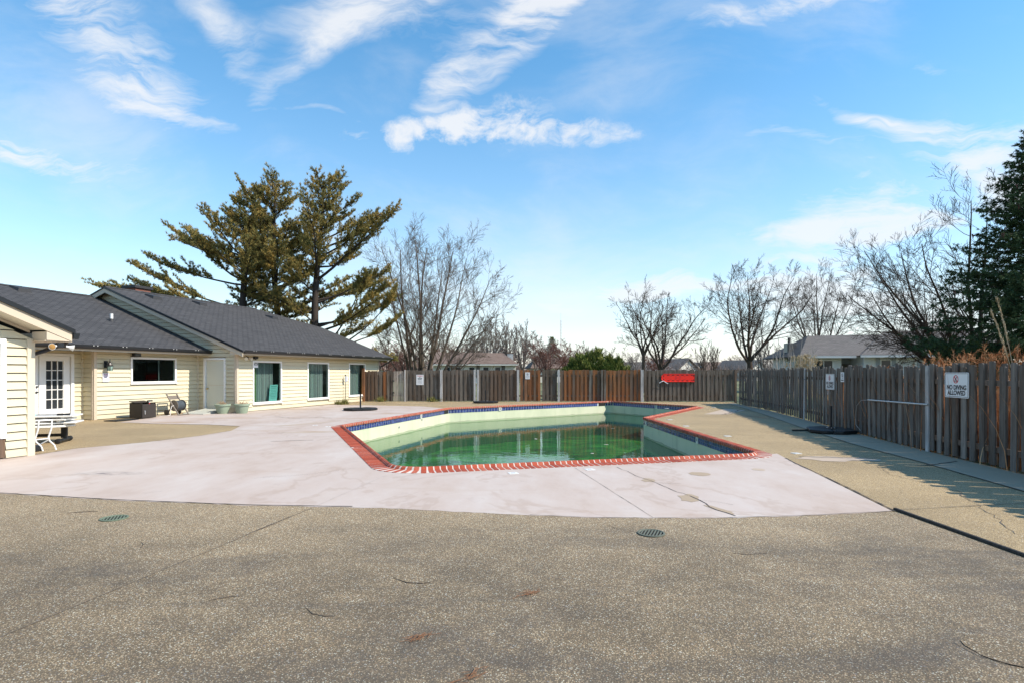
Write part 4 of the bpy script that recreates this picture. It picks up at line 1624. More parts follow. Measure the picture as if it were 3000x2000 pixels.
# the two doors
dg = MB().box(0.595, 1.505, -0.05, -0.01, 0.10, 2.09, PG).build('door', 'door_pale', house)
for q in ((0.50, 1.60, 2.10, 2.18), (0.50, 0.585, 0.02, 2.10), (1.515, 1.60, 0.02, 2.10)):
    bevel(MB().box(q[0], q[1], -0.05, 0.056, q[2], q[3], PG).build('door_frame', 'white_paint', dg), 0.006)
MB().box(0.595, 1.505, -0.05, 0.06, 0.02, 0.09, PG).build('threshold', 'ramp_metal', dg)
MB().box(0.62, 1.48, -0.012, -0.006, 1.085, 1.10, PG).build('panel_seam', 'trim_beige', dg)
kb = MB()
kb.tube([PG(1.43, -0.01, 0.95), PG(1.43, 0.02, 0.95), PG(1.43, 0.035, 0.95), PG(1.43, 0.06, 0.95), PG(1.43, 0.075, 0.95)], [0.034, 0.030, 0.014, 0.030, 0.012], 12)
kb.build('door_knob', 'brass', dg, True)

fd = bevel(MB().box(-6.66, -4.64, -0.07, -0.03, 0.06, 2.16, PD).build('french_door', 'white_paint', house), 0.004)
for q in ((-6.72, -4.58, 2.14, 2.22), (-4.68, -4.58, 0.02, 2.14), (-6.72, -6.62, 0.02, 2.14)):
    bevel(MB().box(q[0], q[1], -0.02, 0.058, q[2], q[3], PD).build('door_frame', 'white_paint', fd), 0.006)
for (l0, l1) in ((-5.63, -4.70), (-6.60, -5.67)):
    gx0, gx1 = l0 + 0.20, l1 - 0.20
    gz0, gz1 = 0.42, 1.98
    for q in ((l0, l1, gz1, 2.13), (l0, l1, 0.07, gz0), (l0, gx0, gz0, gz1), (gx1, l1, gz0, gz1)):
        bevel(MB().box(q[0], q[1], -0.029, 0.012, q[2], q[3], PD).build('door_stile', 'white_paint', fd), 0.004)
    for c in range(3):
        for r_ in range(5):
            x0 = gx0 + (gx1 - gx0) * c / 3
            x1 = gx0 + (gx1 - gx0) * (c + 1) / 3
            y0 = gz0 + (gz1 - gz0) * r_ / 5
            y1 = gz0 + (gz1 - gz0) * (r_ + 1) / 5
            MB().box(x0 + 0.012, x1 - 0.012, -0.028, -0.020, y0 + 0.012, y1 - 0.012, PD).build('pane', 'pane_far', fd)
    for c in (1, 2):
        x = gx0 + (gx1 - gx0) * c / 3
        MB().box(x - 0.012, x + 0.012, -0.028, 0.006, gz0, gz1, PD).build('muntin', 'white_paint', fd)
    for r_ in range(1, 5):
        y = gz0 + (gz1 - gz0) * r_ / 5
        MB().box(gx0, gx1, -0.028, 0.004, y - 0.012, y + 0.012, PD).build('muntin', 'white_paint', fd)
for z in (0.98, 1.15):
    MB().tube([PD(-5.71, 0.0, z), PD(-5.71, 0.06, z)], [0.03, 0.025], 10).build('handle', 'black_metal', fd, True)
MB().tube([PD(-5.71, 0.05, 0.98), PD(-5.83, 0.055, 0.98)], 0.012, 8).build('handle', 'black_metal', fd, True)
MB().box(-5.08, -5.05, -0.02, -0.012, 0.45, 0.75, PD).build('wooden_stick', 'bulb_amber', fd)

# near wing door frame at the picture's left edge
nd = MB().box(-12.82, -11.24, -0.05, -0.02, 0.3, 2.14, PN).build('door', 'white_paint', house)
for q in ((-12.9, -11.15, 2.13, 2.22), (-11.24, -11.15, 0.38, 2.13), (-12.9, -12.81, 0.1, 2.13)):
    bevel(MB().box(q[0], q[1], -0.02, 0.057, q[2], q[3], PN).build('door_frame', 'white_paint', nd), 0.005)
MB().box(-11.24, -11.16, -0.02, 0.03, 0.03, 0.378, PN).build('rotted_jamb', 'wood_brown', nd)

# ---- roofs
TH = (0, 0, -0.07)
rf = MB()
rf.slab([(-0.36, -0.66, 2.455), (11.45, -0.66, 2.455), (11.45, 4.2, 4.326), (8.5, 6.6, 5.25), (-0.36, 6.6, 5.25)], TH)
rf.slab([(-0.36, 6.6, 5.25), (8.5, 6.6, 5.25), (11.45, 9.0, 4.326), (11.45, 13.86, 2.455), (-0.36, 13.86, 2.455)], TH)
rf.slab([(11.45, 4.2, 4.326), (11.45, 9.0, 4.326), (8.5, 6.6, 5.25)], TH)
roof3 = rf.build('roof', 'shingle_dark', house)
rf = MB()
rf.slab([(-16, 1.22, 2.47), (-0.03, 1.22, 2.47), (-0.03, 7.43, 4.886), (-16, 7.43, 4.886)], TH)
rf.slab([(-16, 7.43, 4.886), (-0.03, 7.43, 4.886), (-0.03, 13.0, 2.72), (-16, 13.0, 2.72)], TH)
roof2 = rf.build('roof', 'shingle_dark', house)
rf = MB()
rf.slab([(-10.22, -5.53, 2.45), (-10.22, 1.15, 2.45), (-15.9, 1.15, 4.63), (-15.9, -5.53, 4.63)], (0, 0, -0.06))
roofn = rf.build('roof', 'shingle_dark', house)
# ridge caps
for (s, z, x0, x1, par) in ((6.6, 5.25, -0.36, 8.5, roof3), (7.43, 4.886, -16, -0.05, roof2)):
    k = 0
    x = x0
    while x < x1 - 0.1:
        xe = min(x + 0.62, x1)
        c = MB()
        c.slab([(x, s - 0.14, z - 0.047), (xe, s - 0.14, z - 0.040), (xe, s, z + 0.022), (x, s, z + 0.015)], (0, 0, 0.012))
        c.slab([(x, s, z + 0.015), (xe, s, z + 0.022), (xe, s + 0.14, z - 0.040), (x, s + 0.14, z - 0.047)], (0, 0, 0.012))
        c.build('ridge_cap', 'shingle_dark', par)
        x = xe


def roof_z3(s): return 2.455 + (s + 0.66) * 0.385
def roof_z2(s): return 2.47 + (s - 1.22) * 0.389


def vent(t, s, zf, par):
    z = zf(s)
    c = MB()
    sl = 0.387
    c.hexa([(t - .24, s - .25, z - .25 * sl), (t + .24, s - .25, z - .25 * sl), (t + .24, s + .25, z + .25 * sl), (t - .24, s + .25, z + .25 * sl),
            (t - .20, s - .23, z + .04), (t + .20, s - .23, z + .04), (t + .23, s + .23, z + .23 * sl + 0.06), (t - .23, s + .23, z + .23 * sl + 0.06)])
    return c.build('roof_vent', 'flashing', par)


for (t, s) in ((1.35, 5.85), (3.9, 5.85), (8.0, 5.0)):
    vent(t, s, roof_z3, roof3)
vent(-5.2, 6.9, roof_z2, roof2)
vent(-3.3, 7.0, roof_z2, roof2)
# plumbing vent with white cap
z = roof_z2(4.0)
MB().lathe([(0.17, -0.07), (0.09, 0.02), (0.065, 0.10)], 14, (-2.05, 4.0, z)).build('vent_flashing', 'flashing', roof2, True)
MB().tube([(-2.05, 4.0, z), (-2.05, 4.0, z + 0.29)], 0.055, 12).build('vent_pipe', 'white_plastic', roof2, True)
# chimney behind the ridge
ch = MB().box(1.9, 2.7, 7.6, 8.3, 4.3, 5.55).build('chimney', 'chimney_brick', house)
bevel(MB().box(1.82, 2.78, 7.52, 8.38, 5.55, 5.68).build('chimney_cap', 'flashing', ch), 0.01)

# fascias, soffits, gutters
def gutter(x0, x1, s, z, par, out=-1):
    g_ = MB()
    pr = [(0.0, 0.0), (-0.075, 0.0), (-0.115, 0.06), (-0.125, 0.125), (-0.112, 0.125), (-0.10, 0.065), (-0.068, 0.014), (0.0, 0.014)]
    k = len(pr)
    g_.v += [(x0, s + u, z + h) for u, h in pr] + [(x1, s + u, z + h) for u, h in pr]
    for q in range(k):
        r_ = (q + 1) % k
        g_.f.append((q, r_, k + r_, k + q))
    g_.f.append(tuple(range(k)))
    g_.f.append(tuple(2 * k - 1 - q for q in range(k)))
    o_ = g_.build('gutter', 'gutter_black', par)
    x = x0 + 0.45
    while x < x1:
        for dx_ in (0, 0.13):
            MB().box(x + dx_ - .012, x + dx_ + .012, s - 0.130, s - 0.122, z + 0.095, z + 0.115).build('screw', 'white_paint', o_)
        x += 1.0
    return o_


gutter(-0.30, 11.45, -0.60, 2.345, house)
MB().box(-0.30, 11.42, -0.60, -0.575, 2.29, 2.44).build('fascia', 'trim_beige', house)
MB().box(0.0, 11.40, -0.574, 0.0, 2.33, 2.345).build('soffit', 'trim_beige', house)
gutter(-10.3, -0.02, 1.28, 2.355, house)
MB().box(-10.3, -0.03, 1.28, 1.305, 2.29, 2.44).build('fascia', 'trim_beige', house)
MB().box(-10.3, -0.03, 1.306, 2.44, 2.335, 2.35).build('soffit', 'trim_beige', house)
# end corner downspout of the long wall
ds = MB()
ds.tube([(11.3, -0.66, 2.36), (11.3, -0.60, 2.26), (11.12, -0.25, 2.02), (11.03, -0.06, 1.90), (11.02, -0.05, 1.6), (11.02, -0.05, 0.05)], 0.042, 8)
ds.build('downspout', 'gutter_black', house, True)

# rake boards of the big gable
def rake(s0, z0, s1, z1, x0, x1, hgt, m, name='rake_board', par=None):
    r_ = MB()
    r_.hexa([(x0, s0, z0 - hgt), (x1, s0, z0 - hgt), (x1, s1, z1 - hgt), (x0, s1, z1 - hgt), (x0, s0, z0), (x1, s0, z0), (x1, s1, z1), (x0, s1, z1)])
    return r_.build(name, m, par or house)


rake(-0.62, 2.40, 6.6, 5.18, -0.345, -0.315, 0.19, 'trim_beige')
rake(6.6, 5.18, 13.8, 2.40, -0.345, -0.315, 0.19, 'trim_beige')
rake(-0.55, 2.38, 6.6, 5.13, -0.312, -0.03, 0.02, 'trim_beige', 'rake_soffit')
rake(-0.655, 2.452, 6.6, 5.245, -0.385, -0.363, 0.085, 'gutter_black', 'drip_edge')
MB().slab([(-0.312, -0.58, 2.30), (-0.312, -0.58, 2.42), (-0.312, 0.02, 2.60), (-0.312, 0.02, 2.30)], (0.30, 0, 0)).build('eave_return', 'trim_beige', house)

# near wing: barge, soffit, boxed return, gutter end, downspout elbow
def nw(x): return 2.43 + (-10.22 - x) * 0.3838


def barge(x0, x1, y0, y1, zt0, hgt, m, name):
    r_ = MB()
    z0_, z1_ = nw(x0) + zt0, nw(x1) + zt0
    r_.hexa([(x0, y0, z0_ - hgt), (x1, y0, z1_ - hgt), (x1, y1, z1_ - hgt), (x0, y1, z0_ - hgt), (x0, y0, z0_), (x1, y0, z1_), (x1, y1, z1_), (x0, y1, z0_)])
    return r_.build(name, m, house)


barge(-15.8, -10.24, -5.515, -5.485, -0.052, 0.175, 'trim_beige', 'barge_board')
barge(-15.85, -10.20, -5.555, -5.528, 0.022, 0.085, 'gutter_black', 'drip_edge')
for k in range(14):
    x1 = -10.72 - k * 0.36
    barge(x1 - 0.355, x1, -5.482, -5.07, -0.205, 0.012, 'trim_cream', 'soffit_panel')
barge(-15.5, -10.72, -5.085, -5.055, -0.222, 0.045, 'trim_beige', 'frieze')
MB().slab([(-10.70, -5.505, 2.215), (-10.24, -5.505, 2.205), (-10.70, -5.505, 2.375)], (0, 0.4, 0)).build('eave_return', 'trim_beige', house)
MB().box(-10.72, -10.24, -5.484, 1.2, 2.195, 2.212).build('eave_soffit', 'trim_beige', house)
MB().box(-10.24, -10.215, -5.48, 1.2, 2.20, 2.385).build('fascia', 'trim_beige', house)
g_ = MB()
g_.slab([(-10.20, -5.50, 2.255), (-10.105, -5.50, 2.255), (-10.065, -5.50, 2.375), (-10.20, -5.50, 2.375)], (0, 6.5, 0))
g_.build('gutter', 'gutter_black', house)
MB().tube([(-10.16, -5.3, 2.26), (-10.16, -5.22, 2.18), (-10.45, -5.05, 2.02), (-10.60, -4.95, 1.94), (-10.615, -4.93, 1.6), (-10.615, -4.93, 0.1)], 0.042, 8).build('downspout', 'gutter_black', house, True)


# ------------------------------------------------------------------ fittings on the house
def H(t, s, z=0.0):
    c, sn = math.cos(HRZ), math.sin(HRZ)
    return (HO[0] + t * c - s * sn, HO[1] + t * sn + s * c, z)


# wall lantern (wall face at local y = 0, standing out towards -y)
lan = thing('wall_lantern', 'dark metal wall lantern with seeded glass beside the wide dark window', 'lantern', H(-3.90, 1.888, 1.66), HRZ)
bevel(MB().box(-0.065, 0.065, -0.03, 0.0, 0.10, 0.34).build('backplate', 'black_metal', lan), 0.01)
MB().tube([(0, -0.03, 0.20), (0, -0.08, 0.30), (0, -0.15, 0.31), (0, -0.20, 0.27)], 0.013, 8).build('arm', 'black_metal', lan, True)
MB().lathe([(0.03, 0.30), (0.075, 0.20), (0.10, 0.17), (0.10, 0.155)], 8, (0, -0.20, 0.0)).build('roof_cap', 'black_metal', lan)
MB().lathe([(0.004, 0.40), (0.012, 0.36), (0.02, 0.30)], 8, (0, -0.20, 0.0)).build('finial', 'black_metal', lan)
MB().lathe([(0.078, 0.0), (0.088, 0.155)], 6, (0, -0.20, 0.0)).build('glass', 'lamp_glass', lan)
for k in range(6):
    an = math.pi / 3 * k
    MB().tube([(0.080 * math.cos(an), -0.20 + 0.080 * math.sin(an), 0.0), (0.091 * math.cos(an), -0.20 + 0.091 * math.sin(an), 0.155)], 0.006, 5).build('cage_bar', 'black_metal', lan)
for z_, r_ in ((0.0, 0.083), (0.05, 0.086), (0.10, 0.089)):
    MB().tube([(r_ * math.cos(math.pi / 3 * k), -0.20 + r_ * math.sin(math.pi / 3 * k), z_) for k in range(6)], 0.005, 5, closed=True).build('cage_ring', 'black_metal', lan)


def bars(par, x0, x1, zlist, o, m, wmin=0.5, h=0.010, seed=0):
    """lines of print too small to read"""
    rg_ = random.Random(seed)
    for z_ in zlist:
        w_ = (x1 - x0) * rg_.uniform(wmin, 0.98)
        c_ = (x0 + x1) / 2
        x = c_ - w_ / 2
        while x < c_ + w_ / 2 - 0.01:
            wl = min(rg_.uniform(0.018, 0.055), c_ + w_ / 2 - x)
            MB().box(x, x + wl, o - 0.0012, o, z_ - h / 2, z_ + h / 2).build('printed_line', m, par)
            x += wl + 0.012


nt_ = thing('paper_notice', 'white paper notice with rows of pink print under the wall lantern', 'notice', H(-3.90, 1.882, 1.28), HRZ)
MB().box(-0.115, 0.115, -0.008, 0.0, 0.0, 0.30).build('sheet', 'sign_white', nt_)
bars(nt_, -0.09, 0.09, (0.265, 0.235), -0.009, 'ink_magenta', 0.8, 0.016, 1)
bars(nt_, -0.09, 0.09, (0.19, 0.15, 0.11, 0.065), -0.009, 'ink_magenta', 0.5, 0.009, 2)


def flood(t, s, z, rz, label, m_lens, heads, box=True):
    f = thing('floodlight', label, 'floodlight', H(t, s, z), HRZ)
    if box:
        bevel(MB().box(-0.06, 0.06, -0.06, 0.0, -0.05, 0.05).build('mounting_box', 'black_plastic', f), 0.008)
    for (dx_, yaw, pitch, col_, lens) in heads:
        hd = MB().lathe([(0.025, 0.0), (0.03, 0.05), (0.075, 0.15), (0.08, 0.155)], 16).build('lamp_head', col_, f, True)
        hd.location = (dx_, -0.05, -0.02)
        hd.rotation_euler = (R(90) + pitch, 0, yaw)
        hd.scale = (0.8, 0.8, 0.8)
        ln = MB().lathe([(0.07, 0.1555), (0.035, 0.164), (0.01, 0.167)], 16).build('lens', lens, hd, True)
    return f


flood(-10.42, -5.42, 2.13, 0, 'twin floodlight with amber lens under the near gable eave', None, [(-0.09, R(-62), 0.15, 'white_plastic', 'bulb_amber'), (0.10, R(55), 0.25, 'white_plastic', 'bulb_white')])
flood(0.52, -0.02, 2.20, 0, 'white twin floodlight under the eave above the first curtained window', None, [(-0.07, R(-45), 0.2, 'white_plastic', 'bulb_white'), (0.09, R(25), 0.3, 'white_plastic', 'bulb_white')])
f2 = thing('security_light', 'black boxy security light at the corner of the wide dark window', 'light', H(-2.83, 1.90, 2.14), HRZ)
bevel(MB().box(-0.14, 0.14, -0.18, -0.04, 0.03, 0.15).build('housing', 'black_plastic', f2), 0.02)
MB().tube([(0, 0.0, 0.13), (0, -0.07, 0.12)], 0.02, 8).build('bracket', 'black_metal', f2)
MB().box(-0.11, 0.11, -0.186, -0.180, 0.045, 0.135).build('lens', 'pane_far', f2)
f3 = thing('motion_sensor', 'black sensor box fixed over the first curtained window', 'sensor', H(0.98, -0.03, 2.16), HRZ)
bevel(MB().box(-0.11, 0.11, -0.10, 0.0, 0.0, 0.10).build('housing', 'black_plastic', f3), 0.015)
MB().lathe([(0.03, 0), (0.025, 0.03), (0.0, 0.04)], 10, (0, -0.05, -0.03)).build('sensor_eye', 'black_metal', f3, True)

# teal notice and security sticker in the first window
ts = thing('teal_poster', 'teal printed notice board leaning inside the first curtained window', 'poster', H(2.16, 0.085, 0.37), HRZ)
tp = MB()
tp.box(-0.25, 0.25, -0.012, 0.0, 0.0, 0.70, lambda x, y, z: (x + z * 0.10, y - 0.02, z))
tp.build('board', 'paper_teal', ts)
tb_ = [(0.62, 0.024), (0.55, 0.014), (0.47, 0.012), (0.40, 0.012), (0.33, 0.012), (0.26, 0.012), (0.19, 0.012), (0.12, 0.012)]
rg_ = random.Random(3)
for z_, h_ in tb_:
    w_ = rg_.uniform(0.14, 0.20) if z_ < 0.6 else 0.17
    MB().box(-w_, w_, -0.0135, -0.012, z_ - h_ / 2, z_ + h_ / 2, lambda x, y, z: (x + z * 0.10, y - 0.02, z)).build('printed_line', 'ink_teal', ts)
st = thing('window_sticker', 'small black and white warning sticker at the top corner of the first window', 'sticker', H(1.06, -0.0185, 1.80), HRZ)
MB().box(-0.12, 0.12, -0.004, 0.0, 0.0, 0.19).build('label', 'sign_white', st)
MB().box(-0.105, 0.10, -0.0055, -0.004, 0.10, 0.175).build('print', 'ink_black', st)
MB().box(-0.06, 0.06, -0.007, -0.0055, 0.12, 0.15).build('print', 'sign_white', st)

# small sign on a stake by the wall
sk = thing('stake_sign', 'small pale plaque on a thin dark stake against the cream wall', 'sign', H(7.35, -0.16, 0.0), HRZ)
MB().tube([(0, 0, 0), (0, 0, 1.45)], 0.014, 8).build('stake', 'black_metal', sk, True)
bevel(MB().box(-0.07, 0.07, -0.028, -0.014, 1.10, 1.40).build('plaque', 'wall_grey_blue', sk), 0.01)
MB().lathe([(0.03, 1.44), (0.035, 1.47), (0.0, 1.50)], 10).build('cap', 'black_metal', sk, True)
np_ = thing('paper_notice', 'faint small white notice on the siding right of the stake plaque', 'notice', H(7.66, -0.044, 1.15), HRZ)
MB().box(-0.07, 0.07, -0.006, 0.0, 0.0, 0.24).build('sheet', 'sign_white', np_)
bars(np_, -0.055, 0.055, (0.20, 0.15, 0.10, 0.06), -0.007, 'ink_grey', 0.6, 0.010, 5)


# ------------------------------------------------------------------ planters
def planter(loc, label, seed, lean):
    t = thing('planter', label, 'planter', (*loc, 0.007), seed, 'sage green planters at the house corner')
    MB().lathe([(0.195, 0.0), (0.20, 0.015), (0.235, 0.16), (0.258, 0.28), (0.258, 0.285), (0.29, 0.295), (0.297, 0.35), (0.285, 0.365), (0.265, 0.36), (0.258, 0.31)], 30).build('pot', 'pot_sage', t, True)
    MB().lathe([(0.258, 0.30), (0.15, 0.325), (0.02, 0.33)], 24).build('soil', 'soil', t, True)
    rg_ = random.Random(seed)
    s = MB()
    for k in range(60):
        an = rg_.uniform(0, 6.28)
        r_ = rg_.uniform(0, 0.2)
        p = Vector((r_ * math.cos(an), r_ * math.sin(an), 0.31))
        d = Vector((rg_.uniform(-0.5, 0.5) + lean, rg_.uniform(-0.5, 0.5), rg_.uniform(0.5, 1.2))).normalized()
        L = rg_.uniform(0.08, 0.26)
        q = p + d * L * 0.5
        e = p + d * L + Vector((rg_.uniform(-.05, .05), rg_.uniform(-.05, .05), -0.02))
        s.tube([p, q, e], [0.006, 0.005, 0.002], 4, cap=False)
    s.build('dry_stems', 'dry_stem', t)


planter((-11.28, 22.18), 'sage green planter of dead stems in front of the pale side door', 2, -0.2)
planter((-10.60, 22.32), 'sage green planter of dead stems against the sunlit long wall', 5, 0.15)

# ------------------------------------------------------------------ door ramp
rp = thing('door_ramp', 'low pale metal access ramp lying at the side door', 'ramp', H(0, 0, 0.007), HRZ)
mb = MB()
mb.hexa([(-1.25, 0.42, 0.0), (-0.06, 0.42, 0.0), (-0.06, 1.36, 0.0), (-1.25, 1.36, 0.0), (-1.25, 0.42, 0.012), (-0.06, 0.42, 0.13), (-0.06, 1.36, 0.13), (-1.25, 1.36, 0.012)])
mb.build('deck_plate', 'ramp_metal', rp)
for k in range(7):
    s0 = 0.48 + k * 0.135
    c = MB()
    c.hexa([(-1.2, s0, 0.015), (-0.08, s0, 0.126), (-0.08, s0 + .02, 0.126), (-1.2, s0 + .02, 0.015), (-1.2, s0, 0.026), (-0.08, s0, 0.137), (-0.08, s0 + .02, 0.137), (-1.2, s0 + .02, 0.026)])
    c.build('rib', 'ramp_metal', rp)
for s0 in (0.40, 1.36):
    c = MB()
    c.hexa([(-1.25, s0, 0.0), (-0.06, s0, 0.0), (-0.06, s0 + .022, 0.0), (-1.25, s0 + .022, 0.0), (-1.25, s0, 0.03), (-0.06, s0, 0.16), (-0.06, s0 + .022, 0.16), (-1.25, s0 + .022, 0.03)])
    c.build('side_rail', 'ramp_metal', rp)

# ------------------------------------------------------------------ hose reel cart
hr = thing('hose_reel', 'taupe hose reel cart wound with grey garden hose by the wall', 'hose reel', H(-1.65, 1.15, 0.007), HRZ)
for sx in (-0.22, 0.22):
    fr = MB()
    fr.tube([(sx, 0.34, 0.80), (sx, 0.22, 0.62), (sx, 0.06, 0.40), (sx, -0.16, 0.14), (sx, -0.26, 0.0)], [0.028, 0.026, 0.030, 0.026, 0.028], 8)
    fr.tube([(sx, 0.05, 0.42), (sx, 0.15, 0.22), (sx, 0.26, 0.10)], 0.022, 8)
    fr.build('side_frame', 'reel_taupe', hr, True)
MB().tube([(-0.22, 0.34, 0.80), (0.22, 0.34, 0.80)], 0.022, 8).build('handle_bar', 'reel_taupe', hr, True)
MB().box(-0.20, 0.20, 0.26, 0.285, 0.58, 0.72, lambda x, y, z: (x, y + (z - 0.65) * 0.6, z)).build('tray', 'reel_taupe', hr)
MB().tube([(-0.22, -0.26, 0.02), (0.22, -0.26, 0.02)], 0.018, 8).build('foot_bar', 'reel_taupe', hr, True)
for sx in (-0.19, 0.17):
    w_ = MB().lathe([(0.20, 0.0), (0.21, 0.01), (0.20, 0.022)], 24).build('reel_flange', 'reel_taupe', hr, True)
    w_.location = (sx, 0.02, 0.36)
    w_.rotation_euler = (0, R(90), 0)
coil = MB()
pts = []
for k in range(15 * 16):
    an = k / 16 * 2 * math.pi
    layer = (k // 16) % 15
    pts.append((-0.155 + 0.30 * (k / (15 * 16)), 0.02 + 0.172 * math.cos(an), 0.36 + 0.172 * math.sin(an)))
coil.tube(pts, 0.0125, 6)
core = MB().lathe([(0.155, -0.16), (0.155, 0.16)], 20).build('hose_pack', 'hose_grey', hr, True)
core.location = (0, 0.02, 0.36)
core.rotation_euler = (0, R(90), 0)
coil.build('hose_coil', 'hose_grey', hr, True)
for sx in (-0.27, 0.27):
    w_ = MB().lathe([(0.06, 0.0), (0.10, 0.005), (0.105, 0.03), (0.10, 0.055), (0.06, 0.06)], 18).build('wheel', 'black_plastic', hr, True)
    w_.location = (sx - 0.03, 0.27, 0.105)
    w_.rotation_euler = (0, R(90), 0)
MB().tube([(0.22, 0.02, 0.36), (0.30, 0.02, 0.36), (0.30, -0.04, 0.46), (0.34, -0.04, 0.46)], 0.012, 6).build('crank', 'black_plastic', hr, True)
MB().tube([(-0.20, 0.0, 0.36), (-0.34, -0.06, 0.35), (-0.40, -0.06, 0.20), (-0.44, -0.10, 0.03), (-0.60, -0.16, 0.012), (-0.85, 0.10, 0.012), (-0.95, 0.30, 0.012)], 0.013, 6).build('leader_hose', 'hose_white', hr, True)

# ------------------------------------------------------------------ storage bin
sb = thing('storage_bin', 'dark brown woven storage bin with its lid open and red items inside', 'storage bin', H(-3.2, 1.05, 0.007), HRZ)
for q in ((-0.27, 0.27, -0.30, -0.275, 0.02, 0.50), (-0.27, 0.27, 0.275, 0.30, 0.02, 0.54), (-0.27, -0.245, -0.275, 0.275, 0.02, 0.52), (0.245, 0.27, -0.275, 0.275, 0.02, 0.52)):
    bevel(MB().box(*q).build('side_panel', 'bin_brown', sb), 0.012)
MB().box(-0.25, 0.25, -0.28, 0.28, 0.02, 0.12).build('floor_panel', 'bin_brown', sb)
for sx in (-0.26, 0.26):
    MB().lathe([(0.02, 0.0), (0.045, 0.02), (0.0, 0.03)], 8, (sx, -0.25, 0.52)).build('corner_cap', 'bin_brown', sb, True)
lid = MB()
lid.box(-0.29, 0.29, 0.02, 0.30, 0.53, 0.56, lambda x, y, z: (x, y, z + (y - 0.02) * 0.16))
bevel(lid.build('lid', 'bin_brown', sb), 0.01)
MB().tube([(-0.18, -0.306, 0.15), (-0.18, -0.315, 0.17), (-0.18, -0.306, 0.28)], 0.02, 8).build('latch', 'galv', sb, True)
ri = thing('red_bottle', 'small red bottle sticking out of the open storage bin', 'bottle', H(-3.08, 0.90, 0.13), HRZ)
MB().lathe([(0.05, 0.0), (0.055, 0.02), (0.055, 0.30), (0.02, 0.37), (0.02, 0.42)], 14).build('body', 'item_red', ri, True)
MB().lathe([(0.026, 0.415), (0.026, 0.45)], 10).build('cap', 'white_plastic', ri, True)
ri2 = thing('black_tool', 'black handled tool resting across the open storage bin', 'tool', H(-3.1, 1.0, 0.0), HRZ)
MB().tube([(-0.10, -0.22, 0.54), (0.12, 0.04, 0.585)], 0.016, 8).build('handle', 'black_plastic', ri2, True)
MB().box(0.06, 0.24, 0.0, 0.05, 0.575, 0.625).build('head', 'black_plastic', ri2)

mt = thing('door_mat', 'thin black rubber mat lying beside the wall corner', 'mat', H(-4.15, 0.85, 0.007), HRZ + 0.05)
bevel(MB().box(-0.42, 0.42, -0.26, 0.26, 0.0, 0.025).build('mat_pad', 'black_plastic', mt), 0.008)
for k in range(6):
    MB().box(-0.38, 0.38, -0.22 + k * 0.08, -0.19 + k * 0.08, 0.025, 0.031).build('ridge', 'black_plastic', mt)


# ------------------------------------------------------------------ stacked tables behind the near wing
TA = R(20)
tbl = thing('trestle_table', 'white topped table on black T legs with round feet behind the near wing', 'table', (-10.72, 12.95, 0.0), TA)
for sx in (-0.52, 0.44):
    bevel(MB().box(sx - 0.06, sx + 0.06, -0.035, 0.035, 0.10, 0.36).build('leg', 'black_plastic', tbl), 0.01)
    MB().tube([(sx, -0.36, 0.06), (sx, 0.30, 0.06)], 0.042, 10).build('foot_bar', 'black_plastic', tbl, True)
    for sy in (-0.36, 0.30):
        MB().tube([(sx, sy - 0.05, 0.06), (sx, sy - 0.04, 0.06), (sx, sy + 0.04, 0.06), (sx, sy + 0.05, 0.06)], [0.035, 0.058, 0.058, 0.035], 12).build('foot_cap', 'black_plastic', tbl, True)
MB().tube([(-0.52, 0.0, 0.17), (0.44, 0.0, 0.17)], 0.035, 8).build('stretcher', 'black_plastic', tbl, True)
tt = MB().lathe([(0.62, 0.36), (0.64, 0.375), (0.64, 0.40), (0.62, 0.41)], 40).build('table_top', 'white_plastic', tbl, True)
tt.scale = (1.0, 0.7, 1.0)
for i, (dx_, dy_, rz, L, W_, lab) in enumerate(((0.04, 0.05, 0.06, 0.66, 0.34, 'lowest'), (-0.02, 0.0, -0.05, 0.60, 0.32, 'middle'), (0.03, 0.02, 0.02, 0.66, 0.35, 'top'))):
    z0_ = 0.413 + i * 0.076
    s = thing('folded_table', ['lowest white slab lying on the round white table top', 'middle white slab in the stack on the black legged table', 'topmost white slab of the stack on the black legged table'][i], 'table', (-10.72 + dx_, 12.95 + dy_, z0_), TA + rz, 'folded white tables in a stack')
    bevel(MB().box(-L, L, -W_, W_, 0.03, 0.066).build('slab', 'white_plastic', s), 0.012, 2)
    for sx in (-0.45, 0.45):
        MB().box(sx - 0.03, sx + 0.03, -W_ + 0.05, W_ - 0.05, 0.0, 0.029).build('batten', 'white_plastic', s)
pt_ = thing('paint_pole', 'grey extension pole with dark grip lying on the stacked white tables', 'pole', (-10.60, 12.70, 0.655), TA)
MB().tube([(-0.7, 0, 0), (0.36, 0.02, 0)], 0.013, 8).build('shaft', 'galv', pt_, True)
MB().tube([(0.36, 0.02, 0), (0.46, 0.022, 0), (0.48, 0.022, 0), (0.60, 0.025, 0)], [0.022, 0.024, 0.018, 0.024], 8).build('grip', 'black_plastic', pt_, True)
MB().box(-0.22, -0.02, -0.018, 0.018, -0.012, 0.016).build('blue_label', 'paper_teal', pt_)

